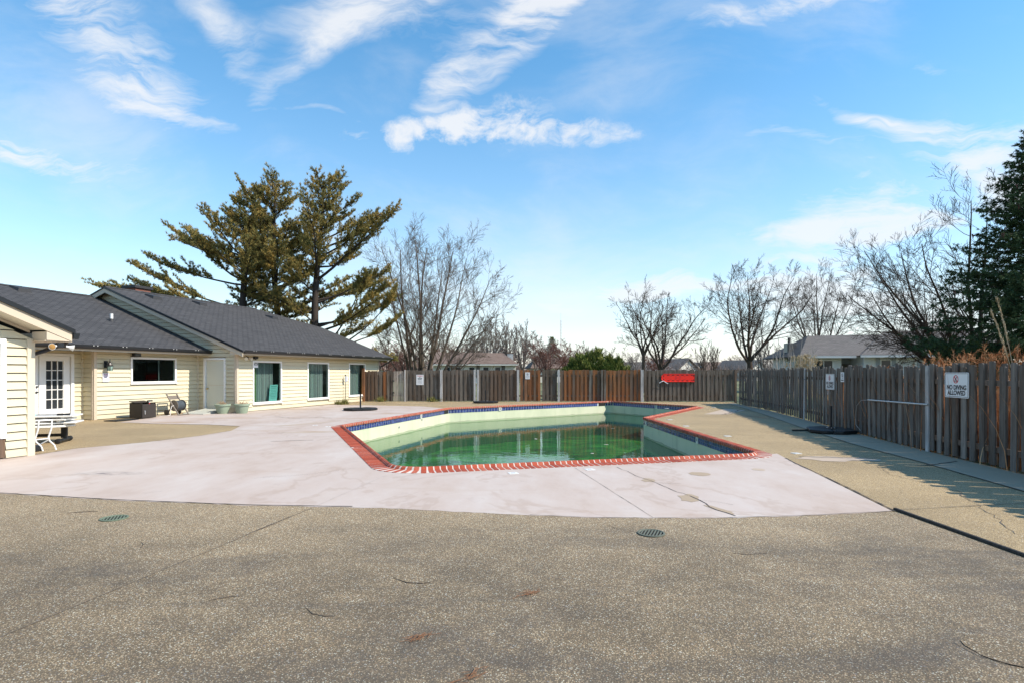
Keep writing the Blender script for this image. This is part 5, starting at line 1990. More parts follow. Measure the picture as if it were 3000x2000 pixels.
cf = thing('chair_frame', 'bent white tube chair frame standing in front of the stacked tables', 'chair frame', (-9.47, 11.62, 0.0), R(22))
arc = [(-0.50 + 0.16 * math.cos(t), 0.0, 0.40 + 0.25 * math.sin(t)) for t in [math.pi / 2 + k * math.pi / 10 for k in range(11)]]
for sy, dx_ in ((0.0, 0.0), (0.16, 0.17)):
    leg = [(-0.16 + dx_, sy, 0.62), (-0.17 + dx_, sy, 0.45), (-0.22 + dx_, sy, 0.26), (-0.20 + dx_, sy, 0.19), (-0.12 + dx_, sy, 0.10), (-0.09 + dx_, sy, 0.0)]
    MB().tube(leg, 0.016, 8).build('leg', 'white_tube', cf, True)
    lp = [(-0.16 + dx_, sy, 0.62), (-0.22 + dx_ * 0.6, sy, 0.63)] + [(p[0] + 0.25 + dx_ * 0.4, sy, p[2] - 0.02) for p in arc[1:]] + [(-0.20 + dx_, sy, 0.22)]
    MB().tube(lp, 0.013, 8).build('back_loop', 'white_tube', cf, True)
MB().tube([(-0.20, 0.0, 0.24), (-0.03, 0.16, 0.24)], 0.012, 8).build('cross_bar', 'white_tube', cf, True)
MB().tube([(-0.16, 0.0, 0.62), (0.01, 0.16, 0.62)], 0.012, 8).build('cross_bar', 'white_tube', cf, True)
bw = thing('black_weight', 'black round weight on the paving beside the near wing corner', 'weight', (-9.75, 11.55, 0.0), 0.3)
MB().lathe([(0.15, 0.0), (0.17, 0.02), (0.17, 0.09), (0.12, 0.12), (0.05, 0.13)], 20).build('disc', 'black_plastic', bw, True)
MB().tube([(0, 0, 0.1), (0, 0, 0.17)], 0.03, 10).build('stub', 'black_plastic', bw, True)


# ------------------------------------------------------------------ umbrella stands
def stand(loc, rz, label, stretch=(1, 1), h=0.68, rod=False):
    t = thing('umbrella_base', label, 'umbrella base', (*loc, 0.008), rz, 'black umbrella bases round the pool')
    a_, b_ = 0.62 * stretch[0], 0.55 * stretch[1]
    quad = [[(0.012, 0.012), (a_ * 0.95, 0.012), (a_, b_ * 0.35), (a_ * 0.55, b_), (0.012, b_)]]
    for sx, sy in ((1, 1), (-1, 1), (-1, -1), (1, -1)):
        pts = [(x * sx, y * sy) for x, y in quad[0]]
        if sx * sy < 0:
            pts.reverse()
        bevel(MB().prism(pts, 0.015, 0.095).build('weight_plate', 'black_plastic', t), 0.018, 2)
    MB().box(-a_ * 0.98, a_ * 0.98, -0.03, 0.03, 0.0, 0.05).build('cross_arm', 'black_metal', t)
    MB().box(-0.03, 0.03, -b_ * 0.98, b_ * 0.98, 0.0, 0.048).build('cross_arm', 'black_metal', t)
    MB().lathe([(0.13, 0.096), (0.13, 0.108), (0.05, 0.115)], 20).build('flange', 'black_metal', t, True)
    for k in range(6):
        an = k * math.pi / 3
        MB().lathe([(0.014, 0.108), (0.014, 0.125), (0.008, 0.128)], 6, (0.10 * math.cos(an), 0.10 * math.sin(an), 0)).build('bolt', 'galv', t)
    MB().tube([(0, 0, 0.1), (0, 0, h)], 0.033, 12).build('pole_socket', 'black_metal', t, True)
    for z in (h - 0.10, h - 0.16):
        MB().tube([(0.02, 0, z), (0.07, 0, z), (0.072, 0, z), (0.10, 0, z)], [0.008, 0.008, 0.022, 0.022], 8).build('clamp_knob', 'black_plastic', t, True)
    return t


stand((-6.42, 24.1), R(20), 'black umbrella base with short socket on the painted deck before the house', (1.12, 1.0))
stand((-1.38, 29.85), R(8), 'black umbrella base with socket between the pool and the back fence', (1.05, 0.9))
stand((8.55, 15.25), R(68), 'black umbrella base in the shade of the right picket fence', (1.15, 1.0), 0.70)
rd = thing('metal_bar', 'short black square bar lying beside the shaded umbrella base', 'bar', (8.02, 15.55, 0.012), R(5))
MB().box(-0.38, 0.34, -0.02, 0.02, 0.0, 0.04).build('bar_body', 'black_metal', rd)
MB().box(-0.385, -0.38, -0.016, 0.016, 0.004, 0.036).build('end_cap', 'black_plastic', rd)


# ------------------------------------------------------------------ signs
def ring(par, c, r_, wd, o, m, n=28):
    mb_ = MB()
    for i in range(n):
        a0 = 2 * math.pi * i / n
        a1 = 2 * math.pi * (i + 1) / n
        mb_.hexa([(c[0] + r * math.cos(a_), y_, c[1] + r * math.sin(a_)) for y_ in (o, o - 0.0015) for (r, a_) in ((r_ - wd, a0), (r_, a0), (r_, a1), (r_ - wd, a1))])
    return mb_.build('prohibition_ring', m, par)


def strip_(par, p0, p1, wd, o, m, name):
    p0, p1 = Vector(p0), Vector(p1)
    d = (p1 - p0).normalized()
    nn = Vector((-d.y, d.x)) * wd / 2
    q = [p0 + nn, p0 - nn, p1 - nn, p1 + nn]
    mb_ = MB()
    mb_.hexa([(v.x, o, v.y) for v in q] + [(v.x, o - 0.0015, v.y) for v in q])
    return mb_.build(name, m, par)


def no_diving(par, w_, h_, full=True):
    """plate standing on local x-z, facing -y, origin at its lower edge centre"""
    pl = MB()
    r_ = 0.03
    pts = []
    for cx_, cz_, a0 in ((w_ / 2 - r_, r_, -90), (w_ / 2 - r_, h_ - r_, 0), (-w_ / 2 + r_, h_ - r_, 90), (-w_ / 2 + r_, r_, 180)):
        for k in range(5):
            an = R(a0 + 22.5 * k)
            pts.append((cx_ + r_ * math.cos(an), cz_ + r_ * math.sin(an)))
    pl.slab([(x, -0.006, z) for x, z in pts], (0, 0.006, 0))
    pl.build('plate', 'sign_white', par)
    b_ = 0.016
    for q in ((-w_ / 2 + b_, w_ / 2 - b_, h_ - b_ - 0.008, h_ - b_), (-w_ / 2 + b_, w_ / 2 - b_, b_, b_ + 0.008), (-w_ / 2 + b_, -w_ / 2 + b_ + 0.010, b_, h_ - b_), (w_ / 2 - b_ - 0.010, w_ / 2 - b_, b_, h_ - b_)):
        MB().box(q[0], q[1], -0.0078, -0.0058, q[2], q[3]).build('border', 'ink_black', par)
    c = (-0.02 * w_, h_ * 0.735)
    rr = h_ * 0.165
    strip_(par, (c[0] - rr * .62, c[1] + rr * .62), (c[0] + rr * .62, c[1] - rr * .62), 0.018, -0.0074, 'ink_red', 'prohibition_bar')
    ring(par, c, rr, 0.016, -0.0076, 'ink_red')
    # diver figure over water
    strip_(par, (c[0] + rr * .35, c[1] + rr * .55), (c[0] - rr * .15, c[1] - rr * .25), 0.014, -0.009, 'ink_black', 'diver_figure')
    strip_(par, (c[0] - rr * .15, c[1] - rr * .05), (c[0] - rr * .42, c[1] - rr * .35), 0.009, -0.0092, 'ink_black', 'diver_figure')
    strip_(par, (c[0] - rr * .5, c[1] - rr * .52), (c[0] + rr * .5, c[1] - rr * .52), 0.010, -0.009, 'ink_black', 'water_line')
    text('NO DIVING', h_ * 0.25, par, 'ink_black', (0, -0.0072, h_ * 0.40), (R(90), 0, 0), w_ * 1.01 / (h_ * 1.62), bold=0.0045)
    text('ALLOWED', h_ * 0.25, par, 'ink_black', (0, -0.0072, h_ * 0.185), (R(90), 0, 0), w_ * 1.0 / (h_ * 1.62), bold=0.0045)


def fence_at(px_ratio):
    """place on the right fence seen along x/y = ratio"""
    return min(along(FR, 0.02), key=lambda q: abs(q[0].x / q[0].y - px_ratio))


def fence_sign(ratio, z, label, w_, h_):
    p, ang, s = fence_at(ratio)
    nrm = Vector((math.sin(ang), -math.cos(ang)))       # away from the pool
    t = thing('warning_sign', label, 'sign', (p.x - nrm.x * 0.022, p.y - nrm.y * 0.022, z), ang + math.pi)
    return t


s1 = fence_sign((2806 - 1500) / 1667, 1.135, 'large white NO DIVING ALLOWED sign on the nearest pickets of the right fence', 0.70, 0.46)
no_diving(s1, 0.72, 0.465)
s2 = fence_sign((2434.5 - 1500) / 1667, 1.10, 'farther white NO DIVING ALLOWED sign on the right fence behind the umbrella base', 0.70, 0.46)
no_diving(s2, 0.74, 0.46)
s3 = fence_sign((2471 - 1500) / 1667, 1.34, 'tiny white prohibition sign on the right fence beside the farther diving sign', 0.24, 0.26)
MB().box(-0.13, 0.13, -0.006, 0.0, 0.0, 0.27).build('plate', 'sign_white', s3)
ring(s3, (0.0, 0.185), 0.055, 0.012, -0.0075, 'ink_black', 18)
strip_(s3, (-0.035, 0.22), (0.035, 0.15), 0.012, -0.009, 'ink_black', 'prohibition_bar')
MB().box(-0.02, 0.02, -0.0078, -0.006, 0.085, 0.105).build('print', 'ink_black', s3)
MB().box(-0.09, 0.09, -0.0078, -0.006, 0.035, 0.06).build('print', 'ink_black', s3)

# signs on the back fence
xs = pxx(1230)
s4 = thing('warning_sign', 'white NO LIFEGUARD ON DUTY warning sign on the grey boards of the back fence', 'sign', (xs, backy(xs) - 0.045, 0.92), bang)
MB().box(-0.20, 0.20, -0.008, 0.0, 0.0, 0.56).build('plate', 'sign_white', s4)
text('WARNING', 0.062, s4, 'ink_red', (0, -0.0095, 0.49), (R(90), 0, 0), 1.05, bold=0.002)
text('NO', 0.045, s4, 'ink_black', (0, -0.0095, 0.425), (R(90), 0, 0), 1.0, bold=0.002)
text('LIFEGUARD', 0.058, s4, 'ink_black', (0, -0.0095, 0.365), (R(90), 0, 0), 0.85, bold=0.002)
text('ON DUTY', 0.058, s4, 'ink_black', (0, -0.0095, 0.305), (R(90), 0, 0), 0.85, bold=0.002)
bars(s4, -0.16, 0.16, (0.245, 0.20, 0.17, 0.14, 0.11, 0.07), -0.0085, 'ink_grey', 0.75, 0.011, 8)
xs = pxx(1545.5)
s5 = thing('warning_sign', 'small white prohibition sign on the rust brown boards of the back fence', 'sign', (xs, backy(xs) - 0.045, 1.24), bang)
MB().box(-0.125, 0.125, -0.008, 0.0, 0.0, 0.37).build('plate', 'sign_white', s5)
ring(s5, (0, 0.265), 0.068, 0.014, -0.0095, 'ink_grey', 20)
strip_(s5, (-0.045, 0.31), (0.045, 0.22), 0.022, -0.011, 'ink_black', 'prohibition_bar')
bars(s5, -0.09, 0.09, (0.165, 0.115, 0.065), -0.0085, 'ink_grey', 0.85, 0.022, 9)

# red spine board hung on the back fence
xs = pxx(1980)
bb = thing('rescue_board', 'bright red plastic rescue backboard hung flat on the back fence', 'rescue board', (xs, backy(xs) - 0.05, 1.31), bang)
L_, Hh = 0.90, 0.205
out_ = [(-L_, -0.07), (-L_ + 0.16, -Hh), (L_, -Hh), (L_, Hh), (-L_ + 0.12, Hh), (-L_, 0.08)]
bevel(MB().slab([(x, -0.045, z) for x, z in out_], (0, 0.04, 0)).build('board', 'red_plastic', bb), 0.012, 2)
MB().tube([(x, -0.045, z) for x, z in out_], 0.014, 8, closed=True).build('rim', 'red_plastic', bb, True)
for k in range(6):
    x = -0.52 + k * 0.255
    for z in (0.155, -0.155):
        MB().box(x - 0.058, x + 0.058, -0.0475, -0.044, z - 0.020, z + 0.020).build('hand_slot', 'black_plastic', bb)
for k in (-0.38, -0.12, 0.10, 0.36):
    for z in (0.085, -0.085):
        MB().box(k - 0.05, k + 0.05, -0.0475, -0.044, z - 0.009, z + 0.009).build('strap_slot', 'ink_red', bb)
for x, z in ((-0.78, 0.09), (-0.78, -0.09), (0.85, 0.12), (0.85, -0.12)):
    MB().box(x - 0.02, x + 0.02, -0.0475, -0.044, z - 0.04, z + 0.04).build('hand_slot', 'black_plastic', bb)
lg = MB()
for (x0, x1, z0, z1) in ((-0.15, -0.02, 0.03, 0.045), (-0.16, -0.03, -0.005, 0.01), (-0.17, -0.04, -0.045, -0.03), (0.02, 0.16, 0.04, 0.055), (0.05, 0.15, 0.0, 0.015), (0.01, 0.14, -0.045, -0.03)):
    lg.box(x0, x1, -0.0475, -0.0445, z0, z1)
lg.build('emblem', 'ink_red', bb)
rb = thing('white_strap', 'loose white strap dangling from the left end of the red rescue board', 'strap', (xs - 0.80, backy(xs) - 0.10, 1.10), bang)
for pts in ([(0, 0, 0.04), (-0.08, -0.01, 0.02), (-0.17, 0, -0.04), (-0.22, 0, -0.06)], [(0, 0, 0.04), (0.09, -0.01, 0.0), (0.17, 0, -0.06), (0.26, 0, -0.10)]):
    mb = MB()
    for i in range(len(pts) - 1):
        a_, b_ = pts[i], pts[i + 1]
        mb.hexa([(a_[0], a_[1] + 0.004, a_[2] - 0.022), (b_[0], b_[1] + 0.004, b_[2] - 0.022), (b_[0], b_[1] - 0.004, b_[2] - 0.022), (a_[0], a_[1] - 0.004, a_[2] - 0.022), (a_[0], a_[1] + 0.004, a_[2] + 0.022), (b_[0], b_[1] + 0.004, b_[2] + 0.022), (b_[0], b_[1] - 0.004, b_[2] + 0.022), (a_[0], a_[1] - 0.004, a_[2] + 0.022)])
    mb.build('webbing', 'strap_white', rb)

# galvanised pole hung along the right fence
pA, angA, _ = fence_at((2549.7 - 1500) / 1667)
pB, angB, _ = fence_at((2727.6 - 1500) / 1667)
nA = Vector((math.sin(angA), -math.cos(angA)))
gp = thing('metal_pole', 'thin galvanised pole hung level along the pickets of the right fence', 'pole', (0, 0, 0))
A3 = (pA.x - nA.x * 0.05, pA.y - nA.y * 0.05, 0.92)
B3 = (pB.x - nA.x * 0.05, pB.y - nA.y * 0.05, 0.955)
MB().tube([A3, B3], 0.019, 10).build('tube', 'galv', gp, True)
for f in (0.38, 0.72):
    q = [A3[i] + (B3[i] - A3[i]) * f for i in range(3)]
    MB().tube([(q[0], q[1], q[2] - 0.04), (q[0] - 0.01, q[1], q[2] + 0.02), (q[0] + nA.x * 0.05, q[1] + nA.y * 0.05, q[2] + 0.03)], 0.008, 6).build('hook', 'galv', gp)
MB().tube([A3, (A3[0] - 0.02, A3[1] + 0.25, 0.90), (A3[0] + 0.02, A3[1] + 0.5, 0.75), (A3[0] + 0.06, A3[1] + 0.62, 0.45), (A3[0] + 0.06, A3[1] + 0.60, 0.25), (A3[0] + 0.03, A3[1] + 0.35, 0.12)], 0.005, 5).build('cord', 'galv', gp, True)
lp_, la, _ = fence_at((2370 - 1500) / 1667)
hk = thing('wire_hook', 'small black wire hook on the far pickets of the right fence', 'hook', (lp_.x - 0.03, lp_.y, 1.38), la)
MB().tube([(0.0, 0.03, 0.10), (0.0, 0.05, 0.0), (0.35, 0.05, -0.02), (0.42, 0.05, 0.02)], 0.010, 6).build('wire', 'black_metal', hk, True)


# ------------------------------------------------------------------ litter on the forecourt
def twig(pts, r_, label):
    r_ *= 0.6
    o_ = MB().tube([(x, y, 0.005 + r_) for x, y in pts], [r_ * 0.6] + [r_] * (len(pts) - 2) + [r_ * 0.5], 5).build('twig', 'twig')
    tag(o_, label, 'twig', 'fallen twigs on the forecourt')


twig([(-0.92, 4.42), (-0.80, 4.32), (-0.68, 4.30), (-0.62, 4.33)], 0.005, 'forked dark twig lying in the middle of the forecourt')
twig([(-3.48, 5.34), (-3.42, 5.28), (-3.38, 5.18)], 0.006, 'short dark twig left of the long paving joint')
twig([(-5.05, 6.45), (-4.85, 6.52), (-4.75, 6.53)], 0.006, 'thin twig near the pale green drain')
twig([(-2.12, 3.98), (-2.02, 4.04), (-1.92, 4.06)], 0.005, 'thin twig lying right of the long paving joint')
twig([(-1.40, 3.86), (-1.32, 3.76), (-1.22, 3.72), (-1.16, 3.73)], 0.004, 'reddish curved twig low in the forecourt')
twig([(1.95, 5.02), (2.05, 4.98), (2.25, 5.02)], 0.004, 'faint straight twig right of the dark drain')
for i, (x, y, L, lab) in enumerate(((0.12, 4.10, 0.045, 'small clump of rust coloured pine needles at mid forecourt'), (-0.22, 2.98, 0.06, 'clump of rust coloured pine needles at the bottom edge of the picture'), (-0.55, 3.42, 0.035, 'scatter of rust coloured needles left of bottom centre'))):
    mb = MB()
    rg_ = random.Random(i)
    for k in range(22):
        p = Vector((rg_.gauss(0, L * 1.1), rg_.gauss(0, L * 0.35), 0.006 + rg_.random() * 0.012))
        an = rg_.uniform(-0.5, 0.9)
        d = Vector((math.cos(an), math.sin(an), rg_.uniform(-0.05, 0.1))) * rg_.uniform(0.02, 0.05)
        mb.tube([p - d, p + d], 0.0016, 3, cap=False)
    o_ = mb.build('needle_clump', 'leaf_rust')
    o_.location = (x, y, 0.002)
    o_.rotation_euler = (0, 0, 0.6)
    tag(o_, lab, 'pine needles', 'pine needles fallen on the forecourt')


# ------------------------------------------------------------------ trees
class Tubes:
    """many tapered tubes in one array mesh"""

    def __init__(self):
        self.V, self.F, self.n = [], [], 0

    def add(self, pts, rad, sides):
        pts = np.asarray(pts, float)
        rad = np.asarray(rad, float)
        k = len(pts)
        t = np.gradient(pts, axis=0)
        t /= np.linalg.norm(t, axis=1, keepdims=True) + 1e-9
        ref = np.array([0.37, 0.91, 0.17])
        if abs(t[0] @ ref) > 0.9:
            ref = np.array([0.9, -0.2, 0.3])
        u = np.cross(t, ref)
        u /= np.linalg.norm(u, axis=1, keepdims=True) + 1e-9
        v = np.cross(t, u)
        an = np.arange(sides) * 2 * math.pi / sides
        ring_ = pts[:, None, :] + rad[:, None, None] * (np.cos(an)[None, :, None] * u[:, None, :] + np.sin(an)[None, :, None] * v[:, None, :])
        self.V.append(ring_.reshape(-1, 3))
        a = np.arange(k - 1)[:, None] * sides + np.arange(sides)[None, :]
        b = np.arange(k - 1)[:, None] * sides + (np.arange(sides)[None, :] + 1) % sides
        f = np.stack([a, b, b + sides, a + sides], -1).reshape(-1, 4) + self.n
        self.F.append(f)
        self.n += k * sides

    def obj(self, name, m, parent):
        return fast(name, np.concatenate(self.V), np.concatenate(self.F), m, parent, True)


def nrm_(v):
    return v / (np.linalg.norm(v) + 1e-9)


def branch(rg, p, d, L, r0, r1, k, wander, up, gdir=None):
    """a wandering limb; up > 0 bends it skywards"""
    pts = [np.array(p, float)]
    d = nrm_(np.array(d, float))
    for i in range(k):
        d = nrm_(d + rg.normal(0, wander, 3) + np.array([0, 0, up / k]))
        pts.append(pts[-1] + d * L / k)
    return np.array(pts), np.linspace(r0, r1, k + 1)


def side_dir(rg, d, ang, flat=0.0):
    a = rg.normal(0, 1, 3)
    a[2] *= (1 - flat)
    a = nrm_(a - d * (a @ d))
    return nrm_(d * math.cos(ang) + a * math.sin(ang))


def bare_tree(seed, levels, stems, trunk=None, min_r=0.006):
    """levels: list of dicts(n, L, ang, wander, up, k) for each order of branching
       stems: list of (dir, length, radius, start) main limbs"""
    rg = np.random.default_rng(seed)
    T0, T1 = Tubes(), Tubes()
    if trunk is not None:
        tp, tr = trunk
        T0.add(tp, tr, 9)

    def sub(pts, rad, L, lev):
        if lev >= len(levels):
            return
        c = levels[lev]
        n = max(1, int(round(c['n'] * rg.uniform(0.8, 1.2))))
        k = len(pts) - 1
        for j in range(n):
            f = c.get('from', 0.25) + (1 - c.get('from', 0.25)) * ((j + rg.uniform(0.1, 0.9)) / n)
            x = f * k
            i = min(int(x), k - 1)
            p = pts[i] + (pts[i + 1] - pts[i]) * (x - i)
            d = nrm_(pts[i + 1] - pts[i])
            rr = rad[i] + (rad[i + 1] - rad[i]) * (x - i)
            nd = side_dir(rg, d, R(c['ang']) * rg.uniform(0.65, 1.3), c.get('flat', 0.0))
            LL = L * c['L'] * rg.uniform(0.6, 1.25) * (1.0 - 0.45 * f)
            r0 = max(min_r, rr * c.get('r', 0.6))
            q, qr = branch(rg, p, nd, LL, r0, max(min_r * 0.6, r0 * 0.35), c['k'], c['wander'], c['up'])
            T1.add(q, qr, 5 if r0 > 0.03 else 4 if r0 > 0.015 else 3)
            sub(q, qr, LL, lev + 1)

    for (d, L, r0, start, up, wander) in stems:
        q, qr = branch(rg, start, d, L, r0, max(0.01, r0 * 0.15), 14, wander, up)
        T0.add(q, qr, 7)
        sub(q, qr, L, 0)
    return T0, T1


def tree_thing(name, label, cat, loc, T0, T1, m0, m1, group=None, rz=0.0):
    t = thing(name, label, cat, loc, rz, group)
    T0.obj('trunk', m0, t)
    T1.obj('crown', m1, t)
    return t


# multi-stemmed maple behind the back fence
rgl = np.random.default_rng(3)
stems = []
for i, (ax, ay, L, r_, x0) in enumerate(((-0.20, 0.0, 11.4, 0.16, -0.55), (-0.06, 0.1, 11.9, 0.17, -0.25), (0.05, -0.05, 11.9, 0.16, 0.0), (0.18, 0.05, 11.7, 0.16, 0.2), (0.38, 0.0, 11.2, 0.13, 0.4), (0.60, 0.05, 10.4, 0.13, 0.55), (-0.38, 0.05, 9.4, 0.12, -0.65), (0.20, 0.25, 11.5, 0.13, 0.15), (-0.10, -0.2, 11.5, 0.13, -0.3), (0.85, -0.1, 8.8, 0.10, 0.6), (-0.7, 0.1, 7.0, 0.08, -0.7), (1.3, 0.1, 7.0, 0.08, 0.6))):
    stems.append(((ax, ay, 1.0), L, r_, (x0, 0.1 * (i % 3), -0.1), 0.35, 0.035))
T0, T1 = bare_tree(21, [
    dict(n=17, L=0.40, ang=50, wander=0.08, up=0.30, k=7, r=0.34, **{'from': 0.16}),
    dict(n=10, L=0.44, ang=38, wander=0.07, up=0.22, k=4, r=0.45),
    dict(n=6, L=0.58, ang=36, wander=0.07, up=0.2, k=2, r=0.6)], stems, min_r=0.009)
tree_thing('bare_tree', 'tall many stemmed bare maple standing right of the pines behind the back fence', 'tree', (-6.9, 44.0, -0.05), T0, T1, 'bark_grey', 'bark_grey', 'bare trees behind the fence')

# crooked open-crowned tree
def crooked(seed, H_, spread, label, loc, rz=0.0, dens=1.0, trunk_h=0.22, mats=('bark_dark', 'bark_dark'), group='bare trees behind the fence'):
    rg = np.random.default_rng(seed)
    th = H_ * trunk_h
    tp = np.array([[0, 0, -0.1], [0.03, 0, th * 0.4], [0.0, 0.05, th * 0.8], [0.02, 0.02, th * 1.05]])
    tr = np.array([0.26, 0.20, 0.19, 0.17]) * H_ / 9
    st = []
    n = 6
    for i in range(n):
        an = 2 * math.pi * (i + rg.uniform(-0.3, 0.3)) / n
        tilt = rg.uniform(0.35, 1.0) * spread
        st.append(((math.cos(an) * tilt, math.sin(an) * tilt * 0.8, 1.0), H_ * rg.uniform(0.66, 0.82), 0.10 * H_ / 9, (0.02, 0.02, th * rg.uniform(0.82, 1.0)), 0.45, 0.10))
    st.append(((0.05, 0, 1), H_ * 0.70, 0.10 * H_ / 9, (0.02, 0.02, th), 0.2, 0.07))
    T0, T1 = bare_tree(seed + 1, [
        dict(n=12 * dens, L=0.44, ang=48, wander=0.12, up=0.35, k=7, r=0.42, **{'from': 0.18}),
        dict(n=8 * dens, L=0.46, ang=42, wander=0.11, up=0.28, k=5, r=0.5),
        dict(n=5 * dens, L=0.56, ang=36, wander=0.09, up=0.25, k=3, r=0.6)], st, (tp, tr), min_r=0.010)
    return tree_thing('bare_tree', label, 'tree', loc, T0, T1, mats[0], mats[1], group, rz)


crooked(31, 9.0, 1.75, 'spreading crooked bare tree directly above the red rescue board', (12.6, 48.0, -0.05), 0.4)
crooked(41, 10.2, 1.35, 'tall crooked bare tree above the corner where the two fences meet', (19.6, 47.0, -0.05), 1.2 + math.pi, 1.1, 0.26)
crooked(51, 6.4, 0.8, 'small leaning bare tree just left of the crooked tree over the rescue board', (10.9, 47.0, -0.05), 2.2, 0.75, 0.5)

# dense upright tree behind the grey house
stems = [((ax, ay, 1.0), L * 0.9, 0.11, (0, 0, 2.0), 0.40, 0.03) for ax, ay, L in ((-0.55, 0, 8.2), (-0.28, 0.2, 9.4), (-0.05, -0.1, 10.2), (0.15, 0.15, 10.0), (0.38, 0, 9.4), (0.62, -0.1, 8.0), (0.05, 0.35, 9.5))]
T0, T1 = bare_tree(61, [
    dict(n=14, L=0.40, ang=42, wander=0.07, up=0.4, k=7, r=0.4),
    dict(n=10, L=0.42, ang=40, wander=0.10, up=0.3, k=4, r=0.5),
    dict(n=5, L=0.5, ang=35, wander=0.14, up=0.4, k=3, r=0.55)], stems, (np.array([[0, 0, -0.1], [0, 0, 1.2], [0, 0, 2.4]]), np.array([0.36, 0.30, 0.27])), min_r=0.009)
tree_thing('bare_tree', 'dense vase shaped bare tree rising behind the chimney of the grey house', 'tree', (29.8, 55.5, -0.05), T0, T1, 'bark_dark', 'bark_dark', 'bare trees behind the fence')

# big arching tree beside the spruce, limbs sweeping left
stems = []
for i, (ax, ay, L, up, r_) in enumerate(((-1.9, 0.0, 8.0, 0.75, 0.12), (-1.15, 0.1, 8.6, 0.65, 0.12), (-0.75, -0.2, 9.0, 0.55, 0.12), (-0.45, 0.2, 9.6, 0.4, 0.12), (-0.15, 0.0, 10.2, 0.25, 0.13), (0.10, 0.1, 10.0, 0.2, 0.15), (0.4, -0.1, 9.0, 0.3, 0.14), (-1.5, -0.4, 7.6, 0.5, 0.11), (-0.9, 0.5, 8.4, 0.6, 0.13), (-0.3, 0.4, 9.2, 0.4, 0.13), (-2.4, 0.2, 7.0, 0.7, 0.10))):
    stems.append(((ax, ay, 0.85), L, r_, (0, 0, 0.75), up, 0.05))
T0, T1 = bare_tree(71, [
    dict(n=16, L=0.42, ang=46, wander=0.09, up=0.25, k=8, r=0.40, **{'from': 0.18}),
    dict(n=10, L=0.44, ang=40, wander=0.08, up=0.2, k=5, r=0.45),
    dict(n=5, L=0.56, ang=36, wander=0.08, up=0.2, k=2, r=0.55)], stems, (np.array([[0, 0, -0.1], [0, 0, 0.5], [0, 0, 0.9]]), np.array([0.36, 0.30, 0.28])), min_r=0.009)
tree_thing('bare_tree', 'large bare tree with limbs arching left beside the dark spruce', 'tree', (25.6, 31.5, -0.05), T0, T1, 'bark_dark', 'bark_dark', 'bare trees behind the fence')


# ---- foliage made of many needles
def needles(rg, C, D, per, length, width, spread, name, m, parent):
    """C (n,3) tuft centres, D (n,3) directions -> triangles"""
    n = len(C)
    C = np.repeat(C, per, 0)
    D = np.repeat(D, per, 0)
    d = D + rg.normal(0, spread, (n * per, 3))
    d /= np.linalg.norm(d, axis=1, keepdims=True) + 1e-9
    L = length * rg.uniform(0.6, 1.25, (n * per, 1))
    w_ = np.cross(d, rg.normal(0, 1, (n * per, 3)))
    w_ /= np.linalg.norm(w_, axis=1, keepdims=True) + 1e-9
    w_ *= width * rg.uniform(0.7, 1.3, (n * per, 1))
    b = C + rg.normal(0, length * 0.12, (n * per, 3))
    V = np.stack([b - w_, b + w_, b + d * L], 1).reshape(-1, 3)
    F = np.arange(len(V)).reshape(-1, 3)
    return fast(name, V, F, m, parent)


